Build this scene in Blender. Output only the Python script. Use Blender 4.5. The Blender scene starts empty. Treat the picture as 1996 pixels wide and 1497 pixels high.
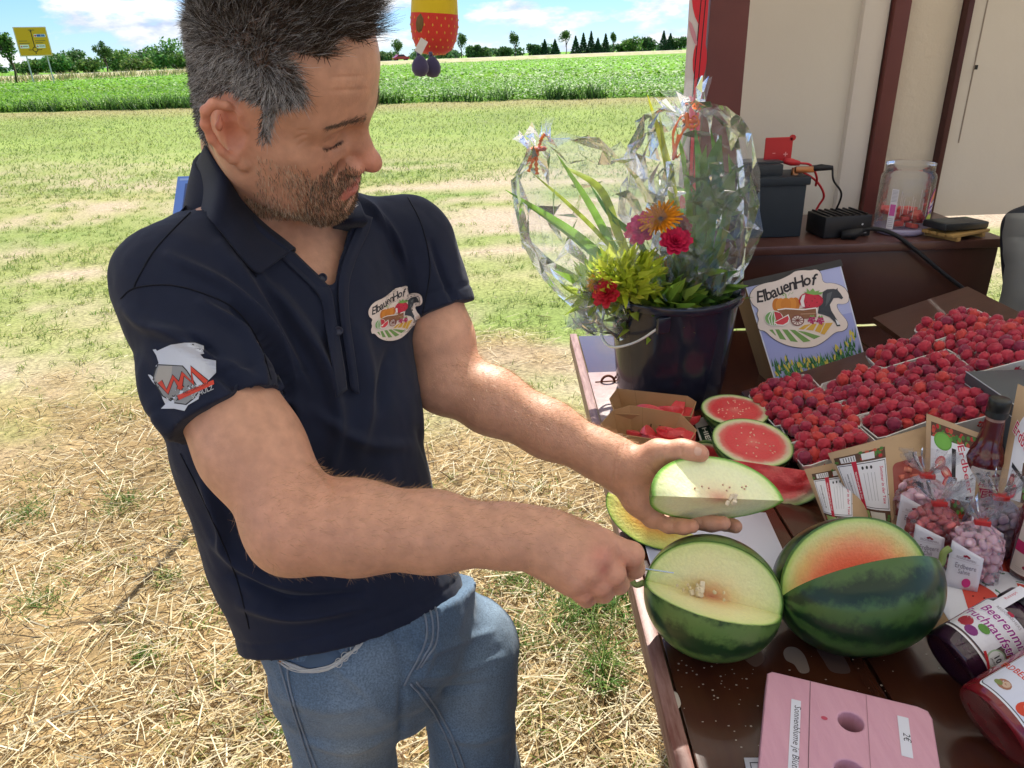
import bpy, bmesh, math, random, numpy as np
from mathutils import Vector, Matrix, geometry
from mathutils.bvhtree import BVHTree
random.seed(7); RNG = np.random.default_rng(7)
S = bpy.context.scene
COL = S.collection
# ---------------------------------------------------------------- camera
PITCH, ROLL, CAMH, FPX = math.radians(24.1), math.radians(2.0), 1.70, 1441.0
FW = np.array([0, math.cos(PITCH), -math.sin(PITCH)])
_r0 = np.array([1.0, 0, 0]); _u0 = np.array([0, math.sin(PITCH), math.cos(PITCH)])
RT = math.cos(ROLL) * _r0 - math.sin(ROLL) * _u0
UP = math.cos(ROLL) * _u0 + math.sin(ROLL) * _r0
EYE = np.array([0, 0, CAMH])
cd = bpy.data.cameras.new('camera'); cam = bpy.data.objects.new('camera', cd); COL.objects.link(cam)
cd.sensor_width = 36.0; cd.lens = 36.0 * FPX / 1996; cd.clip_start = 0.05; cd.clip_end = 6000
cam.matrix_world = Matrix(((RT[0], UP[0], -FW[0], EYE[0]), (RT[1], UP[1], -FW[1], EYE[1]), (RT[2], UP[2], -FW[2], EYE[2]), (0, 0, 0, 1)))
S.camera = cam
# ---------------------------------------------------------------- light
SUN_EL, SUN_AZ = math.radians(47), math.radians(9)      # azimuth from +Y towards +X
W = bpy.data.worlds.new('World'); S.world = W; W.use_nodes = True
SKY_STRENGTH = 0.095; SUN_STRENGTH = 2.5
S.view_settings.view_transform = 'Standard'; S.view_settings.look = 'None'
S.view_settings.gamma = 1.0; S.view_settings.use_curve_mapping = False
S.view_settings.exposure = 1.72
S.cycles.max_bounces = 8; S.cycles.transparent_max_bounces = 24; S.cycles.use_denoising = True
S.cycles.sample_clamp_indirect = 4.0
sl = bpy.data.lights.new('sun', 'SUN'); sl.energy = SUN_STRENGTH; sl.angle = math.radians(0.55); sl.color = (1.0, 0.95, 0.86)
sun = bpy.data.objects.new('sun', sl); COL.objects.link(sun)
sdir = Vector((math.sin(SUN_AZ) * math.cos(SUN_EL), math.cos(SUN_AZ) * math.cos(SUN_EL), math.sin(SUN_EL)))
sun.rotation_euler = sdir.to_track_quat('Z', 'Y').to_euler(); sun.location = (0, 0, 12)
SUNV = np.array(sdir)

def build_world():
    nt = W.node_tree; N = nt.nodes; L = nt.links; N.clear()
    out = N.new('ShaderNodeOutputWorld'); bg = N.new('ShaderNodeBackground'); bg.inputs[1].default_value = SKY_STRENGTH
    sky = N.new('ShaderNodeTexSky'); sky.sky_type = 'NISHITA'; sky.sun_disc = False
    sky.sun_elevation = SUN_EL; sky.sun_rotation = SUN_AZ; sky.altitude = 50; sky.air_density = 1.0; sky.dust_density = 0.0; sky.ozone_density = 3.0
    tc = N.new('ShaderNodeTexCoord'); sep = N.new('ShaderNodeSeparateXYZ'); L.new(tc.outputs['Generated'], sep.inputs[0])
    def m(op, a, b=None, clamp=False):
        n = N.new('ShaderNodeMath'); n.operation = op; n.use_clamp = clamp
        for i, v in enumerate((a, b)):
            if v is None: continue
            if isinstance(v, (int, float)): n.inputs[i].default_value = v
            else: L.new(v, n.inputs[i])
        return n.outputs[0]
    zc = m('ADD', m('MAXIMUM', sep.outputs[2], 0.0), 0.09)
    u = m('DIVIDE', sep.outputs[0], zc); v = m('DIVIDE', sep.outputs[1], zc)
    cmb = N.new('ShaderNodeCombineXYZ'); L.new(u, cmb.inputs[0]); L.new(v, cmb.inputs[1])
    def noise(vec, scale, detail, rough, off):
        mp = N.new('ShaderNodeMapping'); mp.inputs[1].default_value = off; L.new(vec, mp.inputs[0])
        n = N.new('ShaderNodeTexNoise'); n.inputs['Scale'].default_value = scale; n.inputs['Detail'].default_value = detail
        n.inputs['Roughness'].default_value = rough; L.new(mp.outputs[0], n.inputs['Vector']); return n.outputs[0]
    # cloud puffs: rounded tops seen side-on near the horizon -> noise on the direction itself too
    mp2 = N.new('ShaderNodeMapping'); mp2.inputs[3].default_value = (1, 1, 2.6); L.new(tc.outputs['Generated'], mp2.inputs[0])
    puff = noise(mp2.outputs[0], 11.0, 8, 0.56, (3.3, 1.2, 0.4))
    puff_hi = noise(mp2.outputs[0], 11.0, 8, 0.56, (3.3, 1.2, 0.4 + 0.05))
    big = noise(cmb.outputs[0], 0.55, 3, 0.5, (1.7, 5.1, 0))
    dens = m('ADD', m('MULTIPLY', puff, 0.95), m('MULTIPLY', big, 0.30))
    cov = m('MULTIPLY', m('SUBTRACT', dens, 0.595), 9.0, True)
    shade = m('ADD', m('MULTIPLY', m('SUBTRACT', puff, puff_hi), 5.0), 0.62, True)
    ramp = N.new('ShaderNodeMixRGB'); L.new(shade, ramp.inputs[0]); ramp.inputs[1].default_value = (2.0, 2.35, 3.1, 1); ramp.inputs[2].default_value = (3.7, 3.75, 3.8, 1)
    half = N.new('ShaderNodeVectorMath'); half.operation = 'MULTIPLY'; half.inputs[1].default_value = (.235, .325, .50); L.new(sky.outputs[0], half.inputs[0])
    mix = N.new('ShaderNodeMixRGB'); L.new(cov, mix.inputs[0]); L.new(half.outputs[0], mix.inputs[1]); L.new(ramp.outputs[0], mix.inputs[2])
    L.new(mix.outputs[0], bg.inputs[0]); L.new(bg.outputs[0], out.inputs[0])
build_world()

# ---------------------------------------------------------------- helpers
def ray(px, py): return FW + (px - 998) / FPX * RT - (py - 748.5) / FPX * UP
def P(px, py, d): return EYE + d * ray(px, py)                 # photo pixel + depth -> world
def T(px, py, h):                                              # photo pixel on the horizontal plane z = h
    v = ray(px, py); return EYE + v * (h - CAMH) / v[2]
def TY(px, py, y):                                             # photo pixel on the vertical plane y = const
    v = ray(px, py); return EYE + v * y / v[1]
def TX(px, py, x):
    v = ray(px, py); return EYE + v * x / v[0]
def proj(Q):
    q = np.asarray(Q, float) - EYE; d = q @ FW
    return np.stack([998 + FPX * (q @ RT) / d, 748.5 - FPX * (q @ UP) / d, d], -1)
def nrm(v): v = np.asarray(v, float); return v / (np.linalg.norm(v, axis=-1, keepdims=True) + 1e-12)

MATS = {}
def mat(name, col, rough=0.6, spec=0.4, metal=0.0, noise=None, bump=None, sss=0.0, sssr=None, trans=0.0, ior=1.45, coat=0.0, alpha=1.0, sheen=0.0, emit=None):
    """noise=(scale, amount, colour2[, detail]) mixes a second colour by noise; bump=(scale, strength[, distance])"""
    if name in MATS: return MATS[name]
    m = bpy.data.materials.new(name); m.use_nodes = True; nt = m.node_tree; N = nt.nodes; L = nt.links
    b = N['Principled BSDF']; c4 = (*col, 1)
    b.inputs['Base Color'].default_value = c4; b.inputs['Roughness'].default_value = rough
    b.inputs['Specular IOR Level'].default_value = spec; b.inputs['Metallic'].default_value = metal
    b.inputs['IOR'].default_value = ior; b.inputs['Transmission Weight'].default_value = trans
    b.inputs['Coat Weight'].default_value = coat; b.inputs['Coat Roughness'].default_value = 0.08; b.inputs['Alpha'].default_value = alpha
    b.inputs['Sheen Weight'].default_value = sheen
    if sss:
        b.inputs['Subsurface Weight'].default_value = sss; b.inputs['Subsurface Radius'].default_value = sssr or (1, .3, .15); b.inputs['Subsurface Scale'].default_value = 0.006
    tc = N.new('ShaderNodeTexCoord')
    def nz(scale, det=4, sc3=None):
        n = N.new('ShaderNodeTexNoise'); n.inputs['Scale'].default_value = scale; n.inputs['Detail'].default_value = det; n.inputs['Roughness'].default_value = .6
        if sc3:
            mp = N.new('ShaderNodeMapping'); mp.inputs[3].default_value = sc3; L.new(tc.outputs['Object'], mp.inputs[0]); L.new(mp.outputs[0], n.inputs['Vector'])
        else: L.new(tc.outputs['Object'], n.inputs['Vector'])
        return n
    if noise:
        n = nz(noise[0], 5, noise[3] if len(noise) > 3 else None); r = N.new('ShaderNodeMapRange'); r.inputs[1].default_value = .35; r.inputs[2].default_value = .65; r.inputs[4].default_value = noise[1]
        L.new(n.outputs[0], r.inputs[0]); mx = N.new('ShaderNodeMixRGB'); mx.inputs[1].default_value = c4; mx.inputs[2].default_value = (*noise[2], 1)
        L.new(r.outputs[0], mx.inputs[0]); L.new(mx.outputs[0], b.inputs['Base Color'])
    if bump:
        n = nz(bump[0], 4, bump[3] if len(bump) > 3 else None); bp = N.new('ShaderNodeBump'); bp.inputs['Strength'].default_value = bump[1]; bp.inputs['Distance'].default_value = bump[2] if len(bump) > 2 else .002
        L.new(n.outputs[0], bp.inputs['Height']); L.new(bp.outputs[0], b.inputs['Normal'])
    if emit: b.inputs['Emission Color'].default_value = c4; b.inputs['Emission Strength'].default_value = emit
    m.diffuse_color = c4; MATS[name] = m; return m
def flat(col, rough=.5): 
    col = tuple(round(c, 3) for c in col); return mat('print_%s_%s_%s_%s' % (*col, rough), col, rough, .3)

def attr_mat(name, attr, rough=.7, spec=.3, mul=None, sss=0, bump=None, transl=0.0, sssr=None, jitter=None, sheen=0.0):
    """material whose base colour is a per-vertex colour of the thing itself"""
    m = mat(name, (.5, .5, .5), rough, spec, bump=bump, sss=sss, sssr=sssr, sheen=sheen); nt = m.node_tree; N = nt.nodes; L = nt.links; b = N['Principled BSDF']
    a = N.new('ShaderNodeAttribute'); a.attribute_name = attr; colo = a.outputs['Color']
    if jitter:
        tc = N.new('ShaderNodeTexCoord'); n = N.new('ShaderNodeTexNoise'); n.inputs['Scale'].default_value = jitter[0]; n.inputs['Detail'].default_value = 6; L.new(tc.outputs['Object'], n.inputs['Vector'])
        r = N.new('ShaderNodeMapRange'); r.inputs[1].default_value = .3; r.inputs[2].default_value = .7; r.inputs[3].default_value = 1 - jitter[1]; r.inputs[4].default_value = 1 + jitter[1]; L.new(n.outputs[0], r.inputs[0])
        mx = N.new('ShaderNodeVectorMath'); mx.operation = 'SCALE'; L.new(colo, mx.inputs[0]); L.new(r.outputs[0], mx.inputs['Scale']); colo = mx.outputs[0]
    L.new(colo, b.inputs['Base Color'])
    if transl:
        t = N.new('ShaderNodeBsdfTranslucent'); L.new(colo, t.inputs[0]); ms = N.new('ShaderNodeMixShader'); ms.inputs[0].default_value = transl
        L.new(b.outputs[0], ms.inputs[1]); L.new(t.outputs[0], ms.inputs[2]); L.new(ms.outputs[0], N['Material Output'].inputs[0])
    return m

def mk(name, V, F, m=None, parent=None, smooth=True, colors=None, attr='tint', mats=None, mi=None, kind=None):
    me = bpy.data.meshes.new(name); V = np.asarray(V, np.float32)
    if isinstance(F, np.ndarray) and F.ndim == 2:
        k = F.shape[1]; me.vertices.add(len(V)); me.vertices.foreach_set('co', V.ravel()); me.loops.add(F.size); me.loops.foreach_set('vertex_index', F.astype(np.int32).ravel())
        me.polygons.add(len(F)); me.polygons.foreach_set('loop_start', np.arange(0, F.size, k, dtype=np.int32)); me.update(calc_edges=True); me.validate()
    else: me.from_pydata([tuple(map(float, v)) for v in V], [], [tuple(int(i) for i in f) for f in F]); me.update()
    for q in (mats or ([m] if m else [])): me.materials.append(q)
    if mi is not None and len(me.polygons) == len(mi): me.polygons.foreach_set('material_index', np.asarray(mi, np.int32))
    me.polygons.foreach_set('use_smooth', np.full(len(me.polygons), smooth))
    if colors is not None:
        a = me.attributes.new(attr, 'FLOAT_COLOR', 'POINT'); c = np.ones((len(V), 4), np.float32); c[:, :3] = colors; a.data.foreach_set('color', c.ravel())
    o = bpy.data.objects.new(name, me); COL.objects.link(o)
    if parent is not None: o.parent = parent
    if kind: o['kind'] = kind
    return o
def tag(o, label, cat=None, group=None, kind=None):
    o['label'] = label
    if cat: o['category'] = cat
    if group: o['group'] = group
    if kind: o['kind'] = kind
    return o
def thing(name, label, cat, loc=(0, 0, 0), group=None, rot=None):
    o = bpy.data.objects.new(name, None); COL.objects.link(o); o.location = tuple(map(float, loc)); o.empty_display_size = .05
    if rot is not None: o.rotation_euler = rot
    return tag(o, label, cat, group)
def copy_tree(o, parent=None):
    c = o.copy(); COL.objects.link(c)
    if parent is not None: c.parent = parent
    for ch in list(o.children): copy_tree(ch, c)
    return c
def autosmooth(o, ang=40):
    me = o.data; bm = bmesh.new(); bm.from_mesh(me)
    for e in bm.edges: e.smooth = not (len(e.link_faces) == 2 and e.calc_face_angle(0) > math.radians(ang))
    bm.to_mesh(me); bm.free(); return o
class MB:
    """collects shapes into one mesh"""
    def __init__(s): s.V = []; s.F = []; s.n = 0; s.MI = []
    def add(s, V, F, mi=0):
        V = np.asarray(V, float); s.V.append(V); s.F += [tuple(int(i) + s.n for i in f) for f in F]; s.MI += [mi] * len(F); s.n += len(V); return s
    def box(s, c, size, R=None, bevel=0.0, mi=0):
        bm = bmesh.new(); bmesh.ops.create_cube(bm, size=1.0)
        for v in bm.verts: v.co = Vector((v.co.x * size[0], v.co.y * size[1], v.co.z * size[2]))
        if bevel: bmesh.ops.bevel(bm, geom=list(bm.edges), offset=bevel, segments=2, profile=.6, affect='EDGES')
        V = np.array([v.co[:] for v in bm.verts]); bm.verts.index_update(); F = [[v.index for v in f.verts] for f in bm.faces]; bm.free()
        if R is not None: V = V @ np.asarray(R).T
        return s.add(V + np.asarray(c, float), F, mi)
    def tube(s, pts, rad, seg=8, caps=True, mi=0, closed=False, flatz=1.0):
        pts = np.asarray(pts, float); n = len(pts); rad = np.full(n, rad) if np.isscalar(rad) else np.asarray(rad, float)
        tan = np.gradient(pts, axis=0) if not closed else np.roll(pts, -1, 0) - np.roll(pts, 1, 0)
        tan = nrm(tan); up = np.array([0, 0, 1.0]) if abs(tan[0, 2]) < .9 else np.array([1.0, 0, 0])
        a = np.linspace(0, 2 * math.pi, seg, endpoint=False); V = []; x = nrm(np.cross(up, tan[0]))
        for i in range(n):
            x = nrm(x - tan[i] * (x @ tan[i])); y = np.cross(tan[i], x)
            V.append(pts[i] + rad[i] * (np.cos(a)[:, None] * x + flatz * np.sin(a)[:, None] * y))
        V = np.concatenate(V); F = []
        for i in range(n if closed else n - 1):
            for j in range(seg): F.append((i * seg + j, i * seg + (j + 1) % seg, ((i + 1) % n) * seg + (j + 1) % seg, ((i + 1) % n) * seg + j))
        if caps and not closed: F.append(tuple(range(seg - 1, -1, -1))); F.append(tuple((n - 1) * seg + j for j in range(seg)))
        return s.add(V, F, mi)
    def lathe(s, prof, c=(0, 0, 0), R=None, seg=32, sx=1.0, sy=1.0, mi=0):
        prof = np.asarray(prof, float); n = len(prof); a = np.linspace(0, 2 * math.pi, seg, endpoint=False)
        V = np.stack([prof[:, 0][:, None] * np.cos(a) * sx, prof[:, 0][:, None] * np.sin(a) * sy, np.repeat(prof[:, 1][:, None], seg, 1)], -1).reshape(-1, 3)
        F = [(i * seg + j, i * seg + (j + 1) % seg, (i + 1) * seg + (j + 1) % seg, (i + 1) * seg + j) for i in range(n - 1) for j in range(seg)]
        if R is not None: V = V @ np.asarray(R).T
        return s.add(V + np.asarray(c, float), F, mi)
    def prism(s, poly, fn, t, mi=0):
        """extrude a 2-D outline: fn maps (u, v, w) arrays to 3-D, w = 0..t"""
        poly = np.asarray(poly, float); n = len(poly); tri = geometry.tessellate_polygon([[Vector((*p, 0)) for p in poly]])
        A = fn(poly[:, 0], poly[:, 1], np.zeros(n)); B = fn(poly[:, 0], poly[:, 1], np.full(n, t))
        F = [tuple(x) for x in tri] + [tuple(n + i for i in x[::-1]) for x in tri] + [(i, (i + 1) % n, n + (i + 1) % n, n + i) for i in range(n)]
        return s.add(np.concatenate([A, B]), F, mi)
    def build(s, name, m=None, parent=None, smooth=False, mats=None, ang=None, kind=None, recalc=True):
        V = np.concatenate(s.V); o = mk(name, V, s.F, m, parent, smooth, mats=mats, mi=s.MI if mats else None, kind=kind)
        if recalc or ang:
            bm = bmesh.new(); bm.from_mesh(o.data)
            if recalc: bmesh.ops.recalc_face_normals(bm, faces=bm.faces)
            if ang:
                for f in bm.faces: f.smooth = True
                for e in bm.edges: e.smooth = not (len(e.link_faces) == 2 and e.calc_face_angle(0) > math.radians(ang))
            bm.to_mesh(o.data); bm.free()
        return o
def bez(pts, n=40):
    """smooth (Catmull-Rom) curve through points"""
    p = np.asarray(pts, float); p = np.vstack([2 * p[0] - p[1], p, 2 * p[-1] - p[-2]]); out = []
    m = len(p) - 3; per = max(2, n // m)
    for i in range(m):
        t = np.linspace(0, 1, per, endpoint=False)[:, None]; a, b, c, d = p[i:i + 4]
        out.append(.5 * ((2 * b) + (-a + c) * t + (2 * a - 5 * b + 4 * c - d) * t ** 2 + (-a + 3 * b - 3 * c + d) * t ** 3))
    return np.vstack(out + [p[-2:-1]])
def bezc(pts, n=40):
    p = np.asarray(pts, float); k = len(p); out = []; per = max(2, n // k)
    for i in range(k):
        t = np.linspace(0, 1, per, endpoint=False)[:, None]; a, b, c, d = p[(i - 1) % k], p[i], p[(i + 1) % k], p[(i + 2) % k]
        out.append(.5 * ((2 * b) + (-a + c) * t + (2 * a - 5 * b + 4 * c - d) * t ** 2 + (-a + 3 * b - 3 * c + d) * t ** 3))
    return np.vstack(out)
def basis(x, y):
    x = nrm(x); z = nrm(np.cross(x, y)); y = np.cross(z, x); return np.stack([x, y, z], 1)   # columns
def rotz(a): c, s = math.cos(a), math.sin(a); return np.array([[c, -s, 0], [s, c, 0], [0, 0, 1.]])
def rotx(a): c, s = math.cos(a), math.sin(a); return np.array([[1., 0, 0], [0, c, -s], [0, s, c]])
def roty(a): c, s = math.cos(a), math.sin(a); return np.array([[c, 0, s], [0, 1., 0], [-s, 0, c]])
# numpy value noise
_NT = RNG.random((64, 64, 64)).astype(np.float32)
def vnoise(x, y, z=0.0):
    x, y, z = np.broadcast_arrays(np.asarray(x, float), np.asarray(y, float), np.asarray(z, float))
    xi, yi, zi = np.floor(x).astype(int), np.floor(y).astype(int), np.floor(z).astype(int); fx, fy, fz = x - xi, y - yi, z - zi
    fx, fy, fz = [t * t * (3 - 2 * t) for t in (fx, fy, fz)]; r = 0
    for dx in (0, 1):
        for dy in (0, 1):
            for dz in (0, 1): r = r + _NT[(xi + dx) % 64, (yi + dy) % 64, (zi + dz) % 64] * (fx if dx else 1 - fx) * (fy if dy else 1 - fy) * (fz if dz else 1 - fz)
    return r
def fbm(x, y, z=0.0, o=4):
    s = 0; a = .5
    for i in range(o): s = s + a * vnoise(np.asarray(x) * 2 ** i + 17 * i, np.asarray(y) * 2 ** i, np.asarray(z) * 2 ** i); a *= .5
    return s / (1 - .5 ** o)
def ss(x, a, b): t = np.clip((np.asarray(x, float) - a) / (b - a), 0, 1); return t * t * (3 - 2 * t)
def ribbons(base, dirs, length, width, bend, cols, name, m, parent=None, kind='stuff', up=None, seg=2, tip=0.0, attr='tint', sidev=None):
    """many thin curved strips in one mesh. base (n,3), dirs (n,3) unit, bend (n,3) displacement of the tip"""
    n = len(base); t = np.linspace(0, 1, seg + 1); side = nrm(np.cross(dirs, np.array([0, 0, 1.0]) if up is None else up)) if sidev is None else sidev
    V = np.zeros((n, seg + 1, 2, 3), np.float32)
    for k, tt in enumerate(t):
        c = base + dirs * (length * tt)[:, None] + bend * (tt * tt); w = width * (1 - (1 - tip) * tt ** 1.5) * .5
        V[:, k, 0] = c - side * w[:, None]; V[:, k, 1] = c + side * w[:, None]
    i0 = (np.arange(n) * (seg + 1) * 2)[:, None]
    F = np.concatenate([i0 + np.array([[2 * k, 2 * k + 1, 2 * k + 3, 2 * k + 2]]) for k in range(seg)], 0)
    C = np.repeat(cols, (seg + 1) * 2, 0) if cols is not None else None
    return mk(name, V.reshape(-1, 3), F, m, parent, True, C, attr, kind=kind)
# ---------------------------------------------------------------- flat print (labels, logos, lettering)
_TXT = {}
def text2d(s, size=1.0, shear=0.0, bold=0.0, align='CENTER', space=1.0, res=2):
    k = (s, shear, bold, align, space, res)
    if k not in _TXT:
        cu = bpy.data.curves.new('lettering', 'FONT'); cu.body = s; cu.size = 1.0; cu.shear = shear; cu.offset = bold; cu.align_x = align; cu.space_character = space; cu.resolution_u = res; cu.fill_mode = 'FRONT'
        o = bpy.data.objects.new('lettering', cu); COL.objects.link(o); dg = bpy.context.evaluated_depsgraph_get(); me = o.evaluated_get(dg).to_mesh()
        me.calc_loop_triangles(); V = np.array([v.co[:2] for v in me.vertices]).reshape(-1, 2); F = [tuple(t.vertices) for t in me.loop_triangles]
        o.evaluated_get(dg).to_mesh_clear(); bpy.data.objects.remove(o); bpy.data.curves.remove(cu); _TXT[k] = (V, F)
    V, F = _TXT[k]; return V * size, F
class Print:
    """a stack of flat coloured shapes on a sheet; put() lays it on a surface"""
    def __init__(s): s.L = []
    def poly(s, pts, col):
        pts = np.asarray(pts, float); tri = geometry.tessellate_polygon([[Vector((*p, 0)) for p in pts]]); s.L.append((pts, [tuple(t) for t in tri], col)); return s
    def rect(s, x0, y0, x1, y1, col, r=0.0):
        if r <= 0: return s.poly([(x0, y0), (x1, y0), (x1, y1), (x0, y1)], col)
        pts = []
        for cx, cy, a0 in ((x1 - r, y0 + r, -90), (x1 - r, y1 - r, 0), (x0 + r, y1 - r, 90), (x0 + r, y0 + r, 180)):
            for k in range(5): a = math.radians(a0 + 22.5 * k); pts.append((cx + r * math.cos(a), cy + r * math.sin(a)))
        return s.poly(pts, col)
    def ell(s, cx, cy, rx, ry, col, n=20, a0=0, a1=360, rot=0):
        a = np.radians(np.linspace(a0, a1, n, endpoint=(a1 - a0) < 360)); x, y = rx * np.cos(a), ry * np.sin(a); c, q = math.cos(math.radians(rot)), math.sin(math.radians(rot))
        return s.poly(np.stack([cx + x * c - y * q, cy + x * q + y * c], 1), col)
    def line(s, pts, w, col):
        p = np.asarray(pts, float); t = nrm(np.gradient(p, axis=0)); n = np.stack([-t[:, 1], t[:, 0]], 1); w = np.full(len(p), w) if np.isscalar(w) else np.asarray(w)
        V = np.concatenate([p + n * w[:, None] / 2, p - n * w[:, None] / 2]); k = len(p); s.L.append((V, [(i, i + 1, k + i + 1, k + i) for i in range(k - 1)], col)); return s
    def text(s, txt, x, y, size, col, rot=0, arc=None, **kw):
        V, F = text2d(txt, size, **kw); V = V.copy()
        if arc:  # bend along a circle of radius arc
            a = V[:, 0] / arc; rr = arc + V[:, 1]; V = np.stack([rr * np.sin(a), rr * np.cos(a) - arc], 1)
        c, q = math.cos(math.radians(rot)), math.sin(math.radians(rot)); V = np.stack([x + V[:, 0] * c - V[:, 1] * q, y + V[:, 0] * q + V[:, 1] * c], 1)
        s.L.append((V, F, col)); return s
    def sub(s, pr, x, y, k, rot=0):
        c, q = math.cos(math.radians(rot)), math.sin(math.radians(rot))
        for V, F, col in pr.L: s.L.append((np.stack([x + k * (V[:, 0] * c - V[:, 1] * q), y + k * (V[:, 0] * q + V[:, 1] * c)], 1), F, col))
        return s
    def put(s, name, fn, parent=None, lift=0.00012, maxe=None, rough=.45, base=0.0003):
        """fn(u, v, w) -> (n,3) with w the height above the surface"""
        V = []; F = []; MI = []; n = 0; cols = []; bb = []; lev = []
        for v, f, col in s.L:       # a shape only rises above the shapes it overlaps
            b = (*v.min(0), *v.max(0)); lev.append(1 + max([l for l, q in zip(lev, bb) if q[0] < b[2] and b[0] < q[2] and q[1] < b[3] and b[1] < q[3]], default=-1)); bb.append(b)
        for i, (v, f, col) in zip(lev, s.L):
            v = np.asarray(v, float)
            if maxe:
                v, f = _subdiv(v, f, maxe)
            if col not in cols: cols.append(col)
            V.append(np.asarray(fn(v[:, 0], v[:, 1], np.full(len(v), base + lift * i)))); F += [tuple(n + j for j in q) for q in f]; MI += [cols.index(col)] * len(f); n += len(v)
        V = np.concatenate(V); ok = np.isfinite(V).all(1)
        if not ok.all():
            keep = [k for k, q in enumerate(F) if ok[list(q)].all()]; F = [F[k] for k in keep]; MI = [MI[k] for k in keep]; V[~ok] = V[ok][0] if ok.any() else 0
        o = mk(name, V, F, None, parent, False, mats=[flat(c, rough) for c in cols], mi=MI); return o
def _subdiv(v, f, maxe):
    tri = []
    for q in f: tri += [(q[0], q[k], q[k + 1]) for k in range(1, len(q) - 1)]
    v = [tuple(p) for p in v]; cache = {}; out = []
    def mid(a, b):
        k = (min(a, b), max(a, b))
        if k not in cache: v.append(((v[a][0] + v[b][0]) / 2, (v[a][1] + v[b][1]) / 2)); cache[k] = len(v) - 1
        return cache[k]
    st = [(t, 0) for t in tri]
    while st:
        (a, b, c), d = st.pop(); L = [(math.dist(v[a], v[b]), a, b, c), (math.dist(v[b], v[c]), b, c, a), (math.dist(v[c], v[a]), c, a, b)]; l, p, q, r = max(L)
        if l > maxe and d < 12: m = mid(p, q); st += [((p, m, r), d + 1), ((m, q, r), d + 1)]
        else: out.append((a, b, c))
    return np.array(v), out
def chaikin(p, n=3):
    p = np.asarray(p, float)
    for _ in range(n): q = np.roll(p, -1, 0); p = np.stack([.75 * p + .25 * q, .25 * p + .75 * q], 1).reshape(-1, 2)
    return p
def plane_fn(o, x, y):
    o, x, y = np.asarray(o, float), np.asarray(x, float), np.asarray(y, float); n = nrm(np.cross(x, y))
    return lambda u, v, w: o + u[:, None] * x + v[:, None] * y + w[:, None] * n
# ================================================================ ground
def fieldedge(x): return 31.2 - .19 * np.asarray(x, float) + .25 * np.sin(np.asarray(x) * 1.7)
def patch(x, y):            # share of living turf, 0 bare .. 1 grassy (long streaks along x, as rolled by tyres)
    a = fbm(x * .75 + 3, y * 2.6 + 9, 0.3, 4); b = fbm(x * .22 + 40, y * .35 + 11, 1.3, 3)
    return np.clip((a - .47) * 4.2 + (b - .5) * 1.6 + .52 + ss(y, 9, 17) * .45, 0, 1)
def strawy(x, y): return 1 - ss(y + .9 * (fbm(x * 1.1, y * 1.1, 5.0, 3) - .5) * 4 - .12 * x, 2.9, 4.3)
C_SOIL = np.array([.47, .37, .26]); C_GRASS = np.array([.16, .27, .05]); C_DRY = np.array([.42, .37, .17]); C_STRAW = np.array([.33, .23, .11])
def build_ground():
    na, nr = 241, 250
    az = np.radians(np.concatenate([np.linspace(-180, -60, 25)[:-1], np.linspace(-60, 60, na - 48), np.linspace(60, 180, 25)[1:]])); na = len(az)
    rr = np.concatenate([[0.02], np.geomspace(.4, 3500, nr - 1)]); A, R_ = np.meshgrid(az, rr)
    X, Y = R_ * np.sin(A), R_ * np.cos(A); near = R_ < 45
    pt = patch(X, Y); st = strawy(X, Y); g = fbm(X * .35, Y * 1.2, 2.0, 3)
    col = C_SOIL * (1 - pt[..., None]) + (C_GRASS * g[..., None] + C_DRY * (1 - g[..., None])) * pt[..., None]
    mid = ss(Y, 9, 20)[..., None]; midc = np.array([.25, .32, .085]) * (.75 + .5 * fbm(X * .5, Y * .5, 7, 3))[..., None]; col = col * (1 - mid) + midc * mid
    e = fieldedge(X); dry = (ss(Y, e - 7, e - .8) * .75)[..., None]; col = col * (1 - dry) + np.array([.33, .27, .13]) * dry
    crop = ss(Y, e - .2, e + .2)[..., None]; cc = np.array([.15, .32, .03]) * (.7 + .6 * fbm(X * .15, Y * .04, 3, 4))[..., None]; col = col * (1 - crop) + cc * crop
    col = col * (1 - st[..., None]) + C_STRAW * (.6 + .8 * fbm(X * 6, Y * 6, 3, 3))[..., None] * st[..., None]
    Z = np.where(R_ < 20, (fbm(X * 1.2, Y * 1.6, 4, 4) - .5) * .05 * ss(R_, .3, 1.5), 0)
    V = np.stack([X, Y, Z], -1).reshape(-1, 3); i = np.arange(nr - 1)[:, None] * na + np.arange(na - 1)[None]
    F = np.stack([i, i + 1, i + na + 1, i + na], -1).reshape(-1, 4)
    m = attr_mat('ground_soil', 'tint', .95, .1, bump=(90, .8, .01), jitter=(38, .35)); mk('ground', V, F, m, colors=col.reshape(-1, 3), kind='structure')
build_ground()
def in_view(x, y, z=0, m=60):
    q = proj(np.stack([x, y, np.full_like(x, z)], -1)); return (q[:, 0] > -m) & (q[:, 0] < 1996 + m) & (q[:, 1] < 1497 + m * 2) & (q[:, 2] > 0)
def scatter(n, y0, y1, wx=1.0, pw=1.0):
    """points over the fan in front of the camera, denser close by"""
    y = y0 + (y1 - y0) * RNG.random(n) ** pw; x = (RNG.random(n) * 2 - 1) * (y * .86 + .9) * wx; return x, y
GRASS_M = attr_mat('grass_blades', 'tint', .6, .25, transl=.45)
STRAW_M = attr_mat('straw', 'tint', .55, .35, transl=.25)
def dirs_up(n, lean):
    a = RNG.random(n) * 6.283; l = RNG.random(n) * lean; return nrm(np.stack([np.cos(a) * l, np.sin(a) * l, np.ones(n)], -1)), np.stack([np.cos(a), np.sin(a), np.zeros(n)], -1)
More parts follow.
